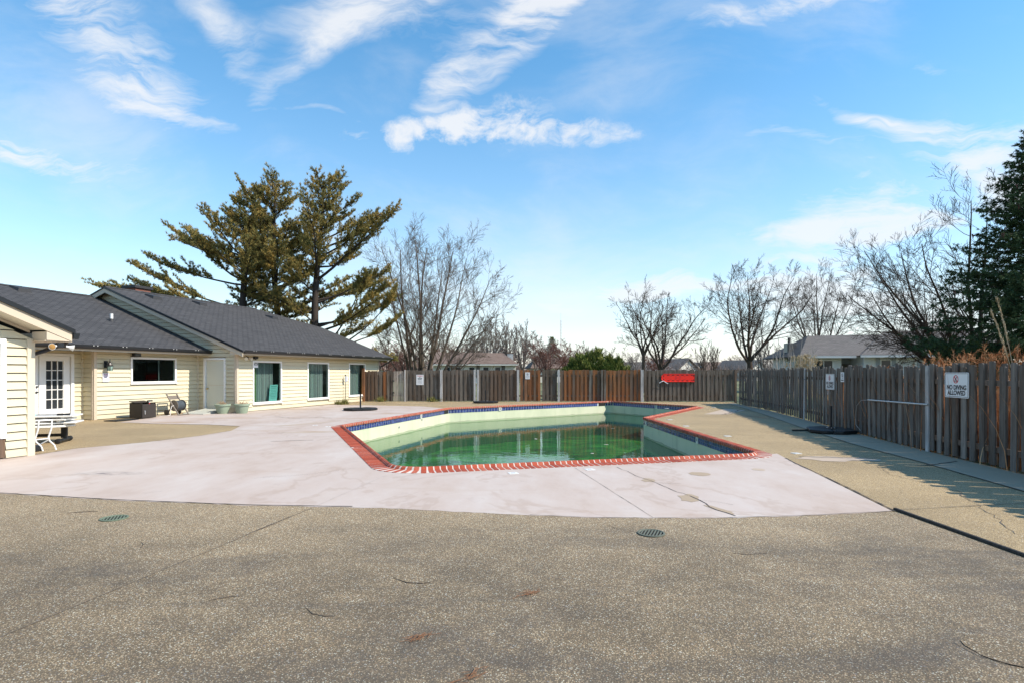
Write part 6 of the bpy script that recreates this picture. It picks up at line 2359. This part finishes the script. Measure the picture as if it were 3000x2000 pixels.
def pine(seed, loc, H_, label, xbias, maxr, low, lean=0.0, specials=()):
    rg = np.random.default_rng(seed)
    T0, T1 = Tubes(), Tubes()
    k = 12
    zz = np.linspace(-0.1, H_ * 0.97, k)
    tp = np.stack([lean * zz / H_ + 0.12 * np.sin(zz * 0.5 + seed), 0.1 * np.cos(zz * 0.4 + seed), zz], 1)
    tr = 0.30 * (1 - zz / (H_ * 1.03)) ** 0.8 + 0.02
    T0.add(tp, tr, 10)
    C, D = [], []

    def limb(z, an, L, r0, rise, bare=0.28):
        i = np.interp(z, zz, np.arange(k))
        p = np.array([np.interp(z, zz, tp[:, 0]), np.interp(z, zz, tp[:, 1]), z])
        d = np.array([math.cos(an), math.sin(an), rise])
        q, qr = branch(rg, p, d, L, r0, 0.012, 10, 0.055, 0.38)
        T1.add(q, qr, 5)
        nb = max(7, int(L * 5.6))
        for j in range(nb):
            f = bare + (1 - bare) * (j + rg.uniform(0, 1)) / nb
            x = f * 10
            ii = min(int(x), 9)
            pp = q[ii] + (q[ii + 1] - q[ii]) * (x - ii)
            dd = nrm_(q[ii + 1] - q[ii])
            hor = nrm_(np.cross(dd, [0, 0, 1])) * (1 if j % 2 else -1)
            bd = nrm_(dd * rg.uniform(0.5, 1.0) + hor * rg.uniform(0.4, 1.0) + np.array([0, 0, rg.uniform(-0.08, 0.30)]))
            LL = min(1.7, (0.40 + 0.36 * L * (1.08 - f))) * rg.uniform(0.6, 1.2)
            s, sr = branch(rg, pp, bd, LL, 0.014, 0.006, 4, 0.10, 0.22)
            T1.add(s, sr, 3)
            nt_ = max(4, int(LL * 12))
            for u in range(nt_):
                g_ = 0.12 + 0.88 * (u + rg.uniform(0, 1)) / nt_
                y = g_ * 4
                iy = min(int(y), 3)
                c = s[iy] + (s[iy + 1] - s[iy]) * (y - iy)
                C.append(c + rg.normal(0, 0.05, 3))
                D.append(nrm_(s[iy + 1] - s[iy]) * 0.55 + np.array([0, 0, 0.55]))

    z = low
    while z < H_ - 0.3:
        f = (z - low) / (H_ - low)
        nbr = 5
        a0 = rg.uniform(0, 6.28)
        prof = (0.62 + 0.38 * math.sin(math.pi * min(1, f * 1.25 + 0.12))) * (1 - f) ** 0.42
        for b in range(nbr):
            an = a0 + 2 * math.pi * (b + rg.uniform(-0.25, 0.25)) / nbr
            L = maxr * prof * rg.uniform(0.40, 1.32) * (1 + xbias * math.cos(an)) + 0.35
            if rg.random() < (0.42 if f < 0.35 else 0.26):
                continue
            limb(z + rg.uniform(-0.15, 0.15), an, L, 0.022 + 0.011 * L, rg.uniform(0.0, 0.22) + 0.55 * f, 0.22 if L > 2 else 0.1)
        z += rg.uniform(0.52, 0.80) * (1.12 - 0.35 * f)
    for (z, an, L, rise, bare) in specials:
        limb(z, an, L, 0.075, rise, bare)
    t = thing('pine_tree', label, 'tree', loc, 0, 'old pines behind the house')
    T0.obj('trunk', 'bark_pine', t)
    T1.obj('branches', 'bark_pine', t)
    needles(rg, np.array(C), np.array(D), 14, 0.175, 0.0155, 0.50, 'crown', 'needles_pine', t)
    return t


pine(101, (-18.9, 39.0, -0.05), 14.0, 'leftmost old pine behind the house, its limbs reaching far left', -0.45, 5.5, 3.4, 1.2, [(4.9, math.pi - 0.25, 7.4, 0.06, 0.25), (6.0, math.pi + 0.2, 7.2, 0.10, 0.3), (4.3, math.pi + 0.4, 8.8, 0.08, 0.4), (7.6, math.pi - 0.1, 6.6, 0.12, 0.3), (9.2, math.pi + 0.1, 5.2, 0.2, 0.3), (5.3, math.pi + 0.05, 8.2, 0.04, 0.3)])
pine(113, (-16.3, 40.0, -0.05), 15.1, 'tallest middle old pine behind the house between two others', 0.0, 5.0, 3.6, -0.5)
pine(127, (-13.3, 38.2, -0.05), 14.6, 'rightmost old pine behind the house with bare limbs sweeping right', 0.30, 5.3, 3.6, 0.5, [(2.6, 0.15, 7.2, 0.42, 0.72), (3.2, -0.3, 6.6, 0.55, 0.72), (2.9, 0.4, 6.2, 0.10, 0.55), (2.2, -0.1, 5.4, 0.05, 0.5), (4.6, 0.1, 5.8, 0.35, 0.55), (6.2, -0.1, 5.4, 0.2, 0.45)])


def spruce(seed, loc, H_, radius, label, m='needles_spruce', cones=True, low=0.6, dens=1.0):
    rg = np.random.default_rng(seed)
    T0, T1 = Tubes(), Tubes()
    zz = np.linspace(-0.1, H_, 10)
    T0.add(np.stack([zz * 0, zz * 0, zz], 1), 0.26 * (1 - zz / (H_ * 1.02)) + 0.015, 8)
    C, D, K = [], [], []
    z = low
    while z < H_ - 0.2:
        f = z / H_
        nb = 7
        a0 = rg.uniform(0, 6.28)
        for b in range(nb):
            an = a0 + 2 * math.pi * (b + rg.uniform(-0.3, 0.3)) / nb
            L = radius * (1 - f) ** 0.85 * rg.uniform(0.75, 1.15) + 0.15
            q, qr = branch(rg, (0, 0, z), (math.cos(an), math.sin(an), 0.25 - 0.45 * (1 - f) + rg.normal(0, 0.16)), L, 0.03, 0.008, 8, 0.04, 0.35)
            T1.add(q, qr, 4)
            n2 = max(5, int(L * 9 * dens))
            for j in range(n2):
                g_ = 0.15 + 0.85 * (j + rg.uniform(0, 1)) / n2
                x = g_ * 8
                i = min(int(x), 7)
                p = q[i] + (q[i + 1] - q[i]) * (x - i)
                dd = nrm_(q[i + 1] - q[i])
                hor = nrm_(np.cross(dd, [0, 0, 1])) * (1 if j % 2 else -1)
                bd = nrm_(dd * 0.7 + hor * rg.uniform(0.3, 1.0) + np.array([0, 0, rg.uniform(-0.9, 0.35)]))
                LL = rg.uniform(0.25, 0.75) * (0.5 + 0.5 * (1 - f))
                for u in range(max(3, int(LL * 11))):
                    c = p + bd * LL * rg.uniform(0.05, 1.0) + np.array([0, 0, -0.12 * rg.random() * LL])
                    C.append(c)
                    D.append(bd * 0.8)
                if cones and f > 0.35 and rg.random() < 0.05 and g_ > 0.6:
                    K.append(p + bd * LL)
        z += rg.uniform(0.19, 0.30)
    t = thing('spruce_tree', label, 'tree', loc, 0)
    T0.obj('trunk', 'bark_dark', t)
    T1.obj('branches', 'bark_dark', t)
    needles(rg, np.array(C), np.array(D), 9, 0.15, 0.017, 0.55, 'crown', m, t)
    if cones and K:
        K = np.array(K)
        needles(rg, K, np.tile(np.array([0, 0, -1.0]), (len(K), 1)), 4, 0.20, 0.035, 0.12, 'cones', 'cone_brown', t)
    return t


spruce(201, (23.6, 25.6, -0.05), 12.7, 5.0, 'tall dark green spruce filling the right edge beyond the picket fence')


# evergreen shrub behind the back fence
def shrub(seed, loc, domes, label, m='needles_bush', per=9, n=2600, size=0.15):
    rg = np.random.default_rng(seed)
    C, D = [], []
    tot = sum(d[3] * d[4] for d in domes)
    for (cx_, cy_, cz_, rx, rz) in domes:
        for _ in range(int(n * rx * rz / tot)):
            v = rg.normal(0, 1, 3)
            v[2] = abs(v[2]) * 0.9 - 0.12
            v = nrm_(v)
            bump_ = 1 + 0.16 * math.sin(v[0] * 7 + cx_ * 3) * math.sin(v[2] * 8 + 1) + rg.normal(0, 0.05)
            s = rg.uniform(0.78, 1.0) * bump_
            C.append(np.array([cx_ + v[0] * rx * s, cy_ + v[1] * rx * 0.8 * s, cz_ + v[2] * rz * s]))
            D.append(v * 0.6 + np.array([0, 0, 0.75]))
    t = thing('evergreen_shrub', label, 'shrub', loc)
    needles(rg, np.array(C), np.array(D), per, size * 1.5, size * 0.20, 0.40, 'foliage', m, t)
    T = Tubes()
    for _ in range(14):
        q, qr = branch(rg, (rg.normal(0, 0.3), rg.normal(0, 0.2), -0.1), (rg.normal(0, 0.7), rg.normal(0, 0.4), 1), 1.9, 0.05, 0.015, 6, 0.1, 0.2)
        T.add(q, qr, 5)
    T.obj('stems', 'bark_dark', t)
    # shaded heart of the shrub
    return t


shrub(301, (4.9, 34.6, -0.05), [(-0.1, 0, 0.9, 1.35, 1.95), (-0.9, 0, 0.8, 0.9, 1.6), (1.2, 0.1, 0.8, 0.85, 1.75), (1.85, 0, 0.7, 0.7, 1.2), (0.6, -0.3, 0.8, 1.0, 1.4)], 'clipped yellow green evergreen shrub rising above the rust brown fence boards', n=5200, size=0.16)


# ------------------------------------------------------------------ grasses behind the right fence
def grass_mesh(seed, n, H_, r_, wdt, droop, name):
    rg = np.random.default_rng(seed)
    k = 5
    an = rg.uniform(0, 6.28, n)
    base = np.stack([rg.normal(0, r_ * 0.4, n), rg.normal(0, r_ * 0.4, n), np.zeros(n)], 1)
    h = H_ * rg.uniform(0.45, 1.0, n)
    out = rg.uniform(0.05, 0.5, n) * droop
    V = np.zeros((n, k, 2, 3))
    for i in range(k):
        f = i / (k - 1)
        x = np.cos(an) * out * f ** 2 * h
        y = np.sin(an) * out * f ** 2 * h
        z = h * (f - 0.25 * out * f ** 2)
        c = base + np.stack([x, y, z], 1)
        w_ = wdt * (1 - f * 0.9)
        s = np.stack([-np.sin(an + 0.7) * w_, np.cos(an + 0.7) * w_, np.zeros(n)], 1)
        V[:, i, 0] = c - s
        V[:, i, 1] = c + s
    idx = np.arange(n * k * 2).reshape(n, k, 2)
    F = np.stack([idx[:, :-1, 0], idx[:, :-1, 1], idx[:, 1:, 1], idx[:, 1:, 0]], -1).reshape(-1, 4)
    o = fast(name, V.reshape(-1, 3), F, 'grass_rust')
    me = o.data
    bpy.data.objects.remove(o)
    return me


GM = [grass_mesh(401, 850, 2.15, 0.85, 0.007, 0.75, 'blades'), grass_mesh(402, 850, 1.9, 0.9, 0.007, 0.85, 'blades'), grass_mesh(403, 750, 1.7, 0.95, 0.008, 0.8, 'blades')]


def plumes(seed, n, H_):
    """feathery seed heads"""
    rg = np.random.default_rng(seed)
    C, D = [], []
    for _ in range(n):
        p = np.array([rg.normal(0, 0.28), rg.normal(0, 0.28), H_ * rg.uniform(0.85, 1.08)])
        d = nrm_(np.array([rg.normal(0, 0.4), rg.normal(0, 0.4), 1]))
        for u in range(9):
            C.append(p + d * 0.03 * u)
            D.append(d)
    o = needles(rg, np.array(C), np.array(D), 3, 0.10, 0.005, 0.5, 'seed_heads', 'grass_rust', None)
    me = o.data
    bpy.data.objects.remove(o)
    return me


PM = [plumes(411, 26, 1.95), plumes(412, 20, 1.7)]
words = ['nearest the camera', 'second from the camera', 'third from the camera', 'fourth from the camera', 'fifth from the camera', 'sixth from the camera', 'seventh from the camera', 'eighth from the camera', 'ninth from the camera', 'tenth from the camera', 'eleventh from the camera', 'twelfth from the camera', 'thirteenth from the camera', 'farthest from the camera']
rg_ = random.Random(77)
for i in range(14):
    s = 2.6 + i * 0.92
    p, ang, _ = min(along(FR, 0.05), key=lambda q: abs(q[2] - s))
    nn = Vector((math.sin(ang), -math.cos(ang)))
    off = rg_.uniform(0.95, 1.3) + (0.2 if i > 9 else 0)
    tall = 1.0 if i < 9 else 0.72
    t = thing('grass_clump', 'rust orange ornamental grass clump behind the right fence, ' + words[i], 'grass clump', (p.x + nn.x * off, p.y + nn.y * off, -0.06), rg_.uniform(0, 6.28), 'rust orange grasses behind the right fence')
    sc = rg_.uniform(0.9, 1.1) * tall
    b_ = link('blades', GM[i % 3], t)
    b_.scale = (1.0, 1.0, sc)
    if i % 3 != 2 or i in (3, 4):
        c_ = link('seed_heads', PM[i % 2], t)
        c_.scale = (1, 1, sc)
        c_['kind'] = 'stuff'

# pale reed stalks
def reed(base, tip, label, plume=0.55):
    t = thing('reed_stalk', label, 'reed', (*base, -0.06))
    dx_, dy_, dz_ = tip
    pts = [(dx_ * f ** 1.8, dy_ * f ** 1.8, dz_ * f) for f in np.linspace(0, 1, 9)]
    MB().tube(pts, [0.010 - 0.007 * f for f in np.linspace(0, 1, 9)], 5).build('stalk', 'grass_straw', t)
    rg = np.random.default_rng(int(abs(base[0] * 100)))
    P_ = np.array(pts)
    f = rg.uniform(1 - plume, 1.0, 90)
    C = np.stack([np.interp(f, np.linspace(0, 1, 9), P_[:, a]) for a in range(3)], 1)
    dd = nrm_(P_[-1] - P_[-3])
    needles(rg, C, np.tile(dd, (len(C), 1)), 2, 0.07, 0.0035, 0.10, 'plume', 'grass_straw', t)


reed((9.05, 10.0), (-0.62, 0.0, 2.72), 'pale reed stalk bending left over the fence, leftmost of the five', 0.30)
reed((9.25, 10.3), (-0.38, 0.1, 3.0), 'pale reed stalk curving up beside the no diving sign, second of the five', 0.30)
reed((9.45, 9.95), (-0.45, 0.0, 3.25), 'tallest pale reed stalk at the right picture edge', 0.34)
reed((9.30, 9.70), (-0.25, 0.0, 2.85), 'pale reed stalk at the right edge in front of the spruce, fourth of the five', 0.32)
reed((9.15, 9.55), (-0.05, 0.05, 3.05), 'upright pale reed stalk closest to the right picture edge', 0.30)

# thin birch saplings and pampas beyond the far right fence
def sapling_bunch(loc, n, H_, label, seed):
    rg = np.random.default_rng(seed)
    T = Tubes()
    for _ in range(n):
        x, y = rg.normal(0, 0.9), rg.normal(0, 0.5)
        h = H_ * rg.uniform(0.55, 1.05)
        q, qr = branch(rg, (x, y, -0.1), (rg.normal(0, 0.04), rg.normal(0, 0.04), 1), h, 0.028, 0.008, 7, 0.03, 0.05)
        T.add(q, qr, 4)
        for _k in range(3):
            i = rg.integers(3, 7)
            s, sr = branch(rg, q[i], (rg.normal(0, 0.5), rg.normal(0, 0.5), 0.9), rg.uniform(0.3, 0.8), 0.010, 0.004, 3, 0.1, 0.2)
            T.add(s, sr, 3)
    t = thing('sapling_thicket', label, 'saplings', loc)
    T.obj('stems', 'bark_birch', t)
    return t


sapling_bunch((17.9, 38.0, -0.06), 26, 4.4, 'thicket of thin pale stems standing left of the grey house', 501)
pm = thing('pampas_grass', 'straw coloured pampas grass by the left end of the grey house', 'grass clump', (19.9, 38.8, -0.06))
b_ = link('blades', GM[1].copy(), pm)
b_.data.materials.clear()
b_.data.materials.append(MATS['grass_straw'])
rgp = np.random.default_rng(6)
C = np.stack([rgp.normal(0, 0.45, 220), rgp.normal(0, 0.3, 220), rgp.uniform(1.7, 2.75, 220)], 1)
needles(rgp, C, np.tile(np.array([0, 0, 1.0]), (220, 1)), 10, 0.22, 0.014, 0.25, 'plume', 'grass_straw', pm)


# ------------------------------------------------------------------ houses beyond
def far_window(par, x0, x1, y, z0, z1, m='pane_far', split=True):
    f = MB().box(x0, x1, y - 0.05, y, z0, z1).build('window', 'white_paint', par)
    n = 2 if split else 1
    for k in range(n):
        a0 = x0 + 0.06 + (x1 - x0 - 0.06) * k / n
        a1 = x0 + (x1 - x0 - 0.06) * (k + 1) / n
        MB().box(a0, a1, y - 0.06, y - 0.045, z0 + 0.06, z1 - 0.06).build('pane', m, f)
    return f


# grey roofed house at right
gh = thing('grey_house', 'pale walled ranch house with grey shingle roof beyond the right fence', 'house', (28.2, 42.0, -0.06), R(-7))
MB().box(-6.0, -3.4, 0.6, 8.0, 0, 2.85).build('wall', 'wall_pale_blue', gh)
MB().box(-3.4, -2.1, 2.0, 8.0, 0, 2.8).build('porch_wall', 'wall_grey_blue', gh)
MB().box(-2.1, 8.0, 0.0, 8.2, 0, 2.85).build('wall', 'wall_pale_blue', gh)
mb = MB()
mb.slab([(-6.6, 0.0, 2.82), (-2.0, 0.0, 2.82), (1.6, 4.4, 4.62), (-4.4, 4.4, 4.55)], (0, 0, 0.1))
mb.slab([(-6.6, 0.0, 2.82), (-4.4, 4.4, 4.55), (-4.4, 8.6, 2.9), (-6.6, 8.8, 2.82)], (0, 0, 0.1))
rfm = mb.build('roof', 'shingle_grey', gh)
mb = MB()
mb.slab([(-2.6, -0.7, 2.85), (8.6, -0.7, 2.85), (8.6, 4.4, 5.05), (1.4, 4.4, 4.85)], (0, 0, 0.1))
mb.build('roof', 'shingle_grey', gh)
MB().box(-2.65, 8.6, -0.78, -0.70, 2.76, 2.92).build('gutter', 'wall_pale_blue', gh)
MB().box(-6.65, -2.62, -0.06, 0.0, 2.74, 2.90).build('gutter', 'wall_pale_blue', gh)
ch = MB().box(-6.1, -5.55, 4.0, 4.9, 2.6, 4.05).build('chimney', 'chimney_white', gh)
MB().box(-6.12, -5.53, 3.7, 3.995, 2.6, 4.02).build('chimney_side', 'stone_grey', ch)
MB().tube([(-5.85, 4.4, 4.0), (-5.85, 4.4, 4.5)], 0.11, 10).build('flue', 'flashing', ch)
far_window(gh, -5.35, -4.0, 0.6, 1.3, 2.6)
far_window(gh, -0.95, -0.2, 0.0, 1.2, 2.62, split=False)
far_window(gh, 2.0, 3.75, 0.0, 1.3, 2.68, 'wall_grey_blue')
far_window(gh, 5.9, 7.3, 0.0, 1.3, 2.65)
MB().box(-2.9, -2.3, 1.93, 2.0, 0.1, 2.3).build('door', 'stone_grey', gh)
for x in (-1.25, -0.15, 1.6, 3.8, 5.5):
    MB().box(x, x + 0.28, -0.04, 0.0, 1.1, 2.75).build('shutter', 'wall_grey_blue', gh)

# brown roofed house behind the maple
bh = thing('brown_house', 'white walled ranch house with brown shingle roof above the back fence', 'house', (-5.6, 86.0, -0.06), R(2))
MB().box(-6.3, 6.2, 0, 8, 0, 2.95).build('wall', 'wall_far_white', bh)
mb = MB()
mb.slab([(-7.2, -0.7, 2.85), (6.5, -0.7, 2.85), (4.3, 4, 4.6), (-6.5, 4, 4.75)], (0, 0, 0.12))
mb.slab([(6.5, -0.7, 2.85), (6.5, 8.7, 2.85), (4.3, 4, 4.6)], (0, 0, 0.12))
mb.build('roof', 'shingle_brown', bh)
MB().box(-7.0, 6.5, -0.78, -0.68, 2.72, 2.9).build('gutter', 'wall_far_white', bh)
cb = MB().box(5.0, 5.9, 3.2, 4.0, 2.8, 4.55).build('chimney', 'chimney_white', bh)
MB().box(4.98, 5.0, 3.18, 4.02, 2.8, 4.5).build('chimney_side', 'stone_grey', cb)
for x in (-4.6, -3.0, -0.9, 1.2, 3.0):
    f = far_window(bh, x, x + 0.9, 0.0, 1.0, 2.5, split=False)
for x in (-3.9, 0.2, 4.0):
    MB().box(x, x + 0.55, -0.03, 0.0, 0.8, 2.75).build('shutter', 'stone_grey', bh)


def cottage(loc, rz, w_, d_, h_, rise, roofm, label, gable_front=False):
    t = thing('distant_house', label, 'house', (*loc, -0.06), rz, 'distant house roofs beyond the fence')
    MB().box(-w_ / 2, w_ / 2, 0, d_, 0, h_).build('wall', 'wall_far_white', t)
    mb = MB()
    if gable_front:
        mb.slab([(-w_ / 2 - .4, -.5, h_ - .1), (0, -.5, h_ + rise), (0, d_ + .5, h_ + rise), (-w_ / 2 - .4, d_ + .5, h_ - .1)], (0, 0, .15))
        mb.slab([(w_ / 2 + .4, -.5, h_ - .1), (0, -.5, h_ + rise), (0, d_ + .5, h_ + rise), (w_ / 2 + .4, d_ + .5, h_ - .1)], (0, 0, .15))
        g2 = MB()
        g2.slab([(-w_ / 2, 0, h_), (w_ / 2, 0, h_), (0, 0, h_ + rise - .1)], (0, .2, 0))
        g2.build('gable', 'wall_far_white', t)
    else:
        mb.slab([(-w_ / 2 - .5, -.5, h_ - .1), (w_ / 2 + .5, -.5, h_ - .1), (w_ / 2 - 1, d_ / 2, h_ + rise), (-w_ / 2 + 1, d_ / 2, h_ + rise)], (0, 0, .15))
        mb.slab([(w_ / 2 + .5, -.5, h_ - .1), (w_ / 2 + .5, d_ + .5, h_ - .1), (w_ / 2 - 1, d_ / 2, h_ + rise)], (0, 0, .15))
        mb.slab([(-w_ / 2 - .5, -.5, h_ - .1), (-w_ / 2 + 1, d_ / 2, h_ + rise), (-w_ / 2 - .5, d_ + .5, h_ - .1)], (0, 0, .15))
    mb.build('roof', roofm, t)
    far_window(t, -w_ * 0.3, -w_ * 0.3 + 1.2, 0, 1.0, 2.3)
    return t


cottage((8.0, 95.0), 0.1, 9, 8, 2.4, 1.7, 'shingle_brown', 'distant brown hip roof half hidden by the evergreen shrub')
cottage((36.5, 118.0), R(35), 6.5, 9, 2.2, 2.2, 'shingle_grey', 'distant white gabled house seen between the two crooked trees', True)
cottage((40.2, 122.0), R(35), 4.5, 8, 2.0, 1.7, 'shingle_grey', 'smaller distant white gable right of the other white gable', True)
cottage((45.5, 120.0), R(-4), 10, 8, 2.0, 1.8, 'shingle_brown', 'distant low house with pinkish brown roof near the fence corner')
cottage((48.5, 112.0), R(30), 4.5, 8, 2.2, 1.8, 'shingle_grey', 'distant white gable just left of the tall crooked tree trunk', True)
cottage((25.5, 110.0), R(5), 12, 8, 2.0, 1.6, 'shingle_grey', 'distant grey roof behind the rescue board')
cottage((-27.0, 92.0), R(4), 10, 8, 2.2, 1.8, 'shingle_brown', 'distant roof glimpsed between the clubhouse end and the maple stems')

# radio mast far away
mast = thing('radio_mast', 'thin distant radio mast above the tree line', 'mast', (34.3, 400.0, 0.0))
ms = MB()
for k in range(3):
    an = k * 2 * math.pi / 3
    ms.tube([(0.38 * math.cos(an), 0.38 * math.sin(an), 0), (0.38 * math.cos(an), 0.38 * math.sin(an), 38)], 0.09, 4)
for z in range(0, 38, 2):
    for k in range(3):
        a0, a1 = k * 2 * math.pi / 3, (k + 1) * 2 * math.pi / 3
        ms.tube([(0.38 * math.cos(a0), 0.38 * math.sin(a0), z), (0.38 * math.cos(a1), 0.38 * math.sin(a1), z + 2)], 0.05, 3, cap=False)
ms.build('lattice', 'mast_steel', mast)
MB().tube([(0, 0, 38), (0, 0, 43)], 0.07, 5).build('antenna', 'mast_steel', mast)

# ------------------------------------------------------------------ belt of background trees
def bg_meshes(seed, H_, stems_n, spread, lv, up=0.5):
    rg = np.random.default_rng(seed)
    st = []
    for i in range(stems_n):
        an = 2 * math.pi * i / stems_n + rg.uniform(-0.3, 0.3)
        tl = rg.uniform(0.1, 1.0) * spread
        st.append(((math.cos(an) * tl, math.sin(an) * tl, 1.0), H_ * rg.uniform(0.75, 0.95), 0.13, (0, 0, H_ * 0.12), up, 0.05))
    T0, T1 = bare_tree(seed, lv, st, (np.array([[0, 0, -0.2], [0, 0, H_ * 0.08], [0, 0, H_ * 0.16]]), np.array([0.24, 0.2, 0.17])), min_r=0.020)
    return T0, T1


LV_UP = [dict(n=10, L=0.36, ang=32, wander=0.07, up=0.6, k=5, r=0.5), dict(n=8, L=0.42, ang=34, wander=0.12, up=0.5, k=4, r=0.55), dict(n=3, L=0.5, ang=34, wander=0.15, up=0.4, k=2, r=0.6)]
LV_RD = [dict(n=11, L=0.42, ang=48, wander=0.10, up=0.3, k=5, r=0.5), dict(n=9, L=0.42, ang=46, wander=0.15, up=0.25, k=4, r=0.55), dict(n=4, L=0.5, ang=44, wander=0.18, up=0.2, k=2, r=0.6)]
BGM = []
for i, (sd, H_, n, sp, lv) in enumerate(((601, 8.0, 6, 0.45, LV_UP), (602, 8.0, 7, 0.85, LV_RD), (603, 8.0, 6, 0.65, LV_UP), (604, 8.0, 7, 1.0, LV_RD))):
    T0, T1 = bg_meshes(sd, H_, n, sp, lv)
    a_ = T0.obj('trunk', None, None)
    b_ = T1.obj('crown', None, None)
    BGM.append((a_.data, b_.data))
    bpy.data.objects.remove(a_)
    bpy.data.objects.remove(b_)


def bg_tree(i, px, Y, top_py, m, label, wide=1.0):
    """px / top_py: sight line in the 3000 px photograph, used once here to find place and height"""
    X = (px - 1500) / 1667 * Y
    H_ = EYE + (1090 - top_py) / 1667 * Y
    t = thing('background_tree', label, 'tree', (X, Y, -0.06), i * 1.7, 'leafless trees in the distance')
    s = H_ / 8.0
    for nm, me_ in zip(('trunk', 'crown'), BGM[i % 4]):
        o_ = bpy.data.objects.new(nm, me_)
        COL.objects.link(o_)
        o_.parent = t
        o_.scale = (s * wide, s * wide, s)
        if len(me_.materials) == 0:
            me_.materials.append(MATS[m])
        o_.material_slots[0].link = 'OBJECT'
        o_.material_slots[0].material = MATS[m]


BT = [
    (1, 1135, 78, 1010, 'bark_red', 'reddish twiggy tree just right of the clubhouse roof end', 1.1),
    (3, 1185, 84, 1000, 'bark_red', 'reddish round crowned tree seen left of the maple stems', 1.0),
    (0, 1100, 88, 1030, 'bark_taupe', 'low taupe tree by the downspout corner of the clubhouse', 1.2),
    (1, 1290, 98, 1005, 'bark_red', 'reddish tree behind the left half of the brown roof', 1.1),
    (3, 1340, 104, 1000, 'bark_red', 'reddish tree behind the middle of the brown roof', 1.0),
    (2, 1390, 100, 985, 'bark_taupe', 'taupe tree behind the right half of the brown roof', 1.0),
    (0, 1440, 93, 948, 'bark_taupe', 'tall pale twiggy tree left of the white chimney', 1.0),
    (2, 1485, 96, 955, 'bark_taupe', 'tall pale twiggy tree behind the white chimney', 1.0),
    (0, 1530, 92, 965, 'bark_taupe', 'tall pale twiggy tree right of the white chimney', 0.9),
    (1, 1575, 90, 985, 'bark_taupe', 'branchy tree between the brown house and the radio mast', 1.0),
    (3, 1605, 80, 1000, 'bark_red', 'reddish round tree left of the radio mast', 1.2),
    (1, 1660, 82, 1005, 'bark_red', 'reddish round tree under the radio mast', 1.1),
    (2, 1720, 110, 1020, 'bark_taupe', 'low taupe tree behind the evergreen shrub', 1.5),
    (0, 1780, 115, 1030, 'bark_taupe', 'low taupe tree right of the evergreen shrub', 1.6),
    (3, 1860, 105, 1030, 'bark_taupe', 'low taupe tree left of the small leaning tree', 1.2),
    (1, 1920, 95, 1035, 'bark_red', 'rust tinted low tree behind the small leaning tree', 1.4),
    (0, 2060, 90, 1015, 'bark_dark', 'dark small tree between the distant white gables', 0.8),
    (2, 2090, 92, 1018, 'bark_dark', 'dark small tree right of the distant white gables', 0.8),
    (3, 2010, 150, 1045, 'bark_taupe', 'far low tree left of the distant white gables', 1.6),
    (1, 2160, 140, 1045, 'bark_red', 'far low reddish tree behind the fence corner', 1.6),
    (2, 2230, 75, 1000, 'bark_taupe', 'pale tree right of the tall crooked tree', 1.0),
    (0, 2290, 80, 1020, 'bark_dark', 'dark low tree behind the pale stem thicket', 1.3),
    (3, 2340, 70, 1025, 'bark_dark', 'dark low tree left of the grey house chimney', 1.1),
    (1, 1240, 118, 1015, 'bark_taupe', 'taupe tree seen through the maple stems', 1.3),
    (3, 1160, 112, 1030, 'bark_red', 'low wide reddish tree behind the gate', 1.8),
    (1, 1420, 120, 1010, 'bark_red', 'wide reddish tree between the brown roof and the pale tall trees', 1.7),
    (3, 1515, 125, 1015, 'bark_red', 'wide reddish tree behind the white chimney', 1.8),
    (1, 1625, 120, 1020, 'bark_taupe', 'wide taupe tree behind the round reddish trees', 1.8),
    (3, 1965, 125, 1050, 'bark_red', 'wide low tree behind the rescue board', 2.0),
    (1, 2255, 115, 1045, 'bark_taupe', 'wide low tree far behind the pale stem thicket', 2.0),
]
for (i, px, Y, tp, m, lab, wd) in BT:
    bg_tree(i, px, Y, tp, m, lab, wd)
# low mass of distant leafless brush closing the view under the trees
rgb_ = np.random.default_rng(88)
nbr_ = 16000
Yb = rgb_.uniform(105, 170, nbr_)
Xb = (rgb_.uniform(1060, 2400, nbr_) - 1500) / 1667 * Yb
env = 1.0 + 0.35 * np.sin(Xb * 0.21) + 0.25 * np.sin(Xb * 0.53 + 2) + 0.2 * np.sin(Xb * 1.3 + 1)
Cb = np.stack([Xb, Yb, rgb_.uniform(0.0, 0.75, nbr_) * 2.6 * env], 1)
bo = needles(rgb_, Cb, np.tile(np.array([0, 0, 1.0]), (nbr_, 1)), 3, 1.5, 0.035, 0.45, 'distant_brush', 'bark_brush', None)
tag(bo, 'low brown mass of leafless brush far behind the back fence', 'brush', kind='stuff')
# distant conifer beside the mast
sp_ = spruce(701, (9.0, 128.0, -0.06), 9.6, 3.2, 'small dark conifer standing beside the distant radio mast', 'needles_bush', False, 3.0, 0.5)

# ------------------------------------------------------------------ weeds at the fence and wall foot
def weed(loc, label, seed, s=1.0):
    rg = np.random.default_rng(seed)
    n = 26
    C = np.stack([rg.normal(0, 0.10, n), rg.normal(0, 0.07, n), rg.uniform(0.0, 0.05, n)], 1) * s
    t = thing('weed', label, 'weed', (*loc, 0.006), 0, 'weeds growing along the paving edge')
    needles(rg, C, np.tile(np.array([0, 0, 1.0]), (n, 1)), 8, 0.20 * s, 0.010 * s, 0.45, 'leaves', 'weed_green', t)


weed((-8.43, 28.6), 'green weed at the foot of the stake plaque', 1, 1.2)
weed((-7.2, 31.25), 'green weed at the foot of the brown fence boards by the gate', 2, 1.3)
weed((-4.35, 31.2), 'yellowish weed at the foot of the grey back fence', 3, 1.2)
weed((-8.62, 28.3), 'smaller weed left of the stake plaque foot', 4, 0.9)
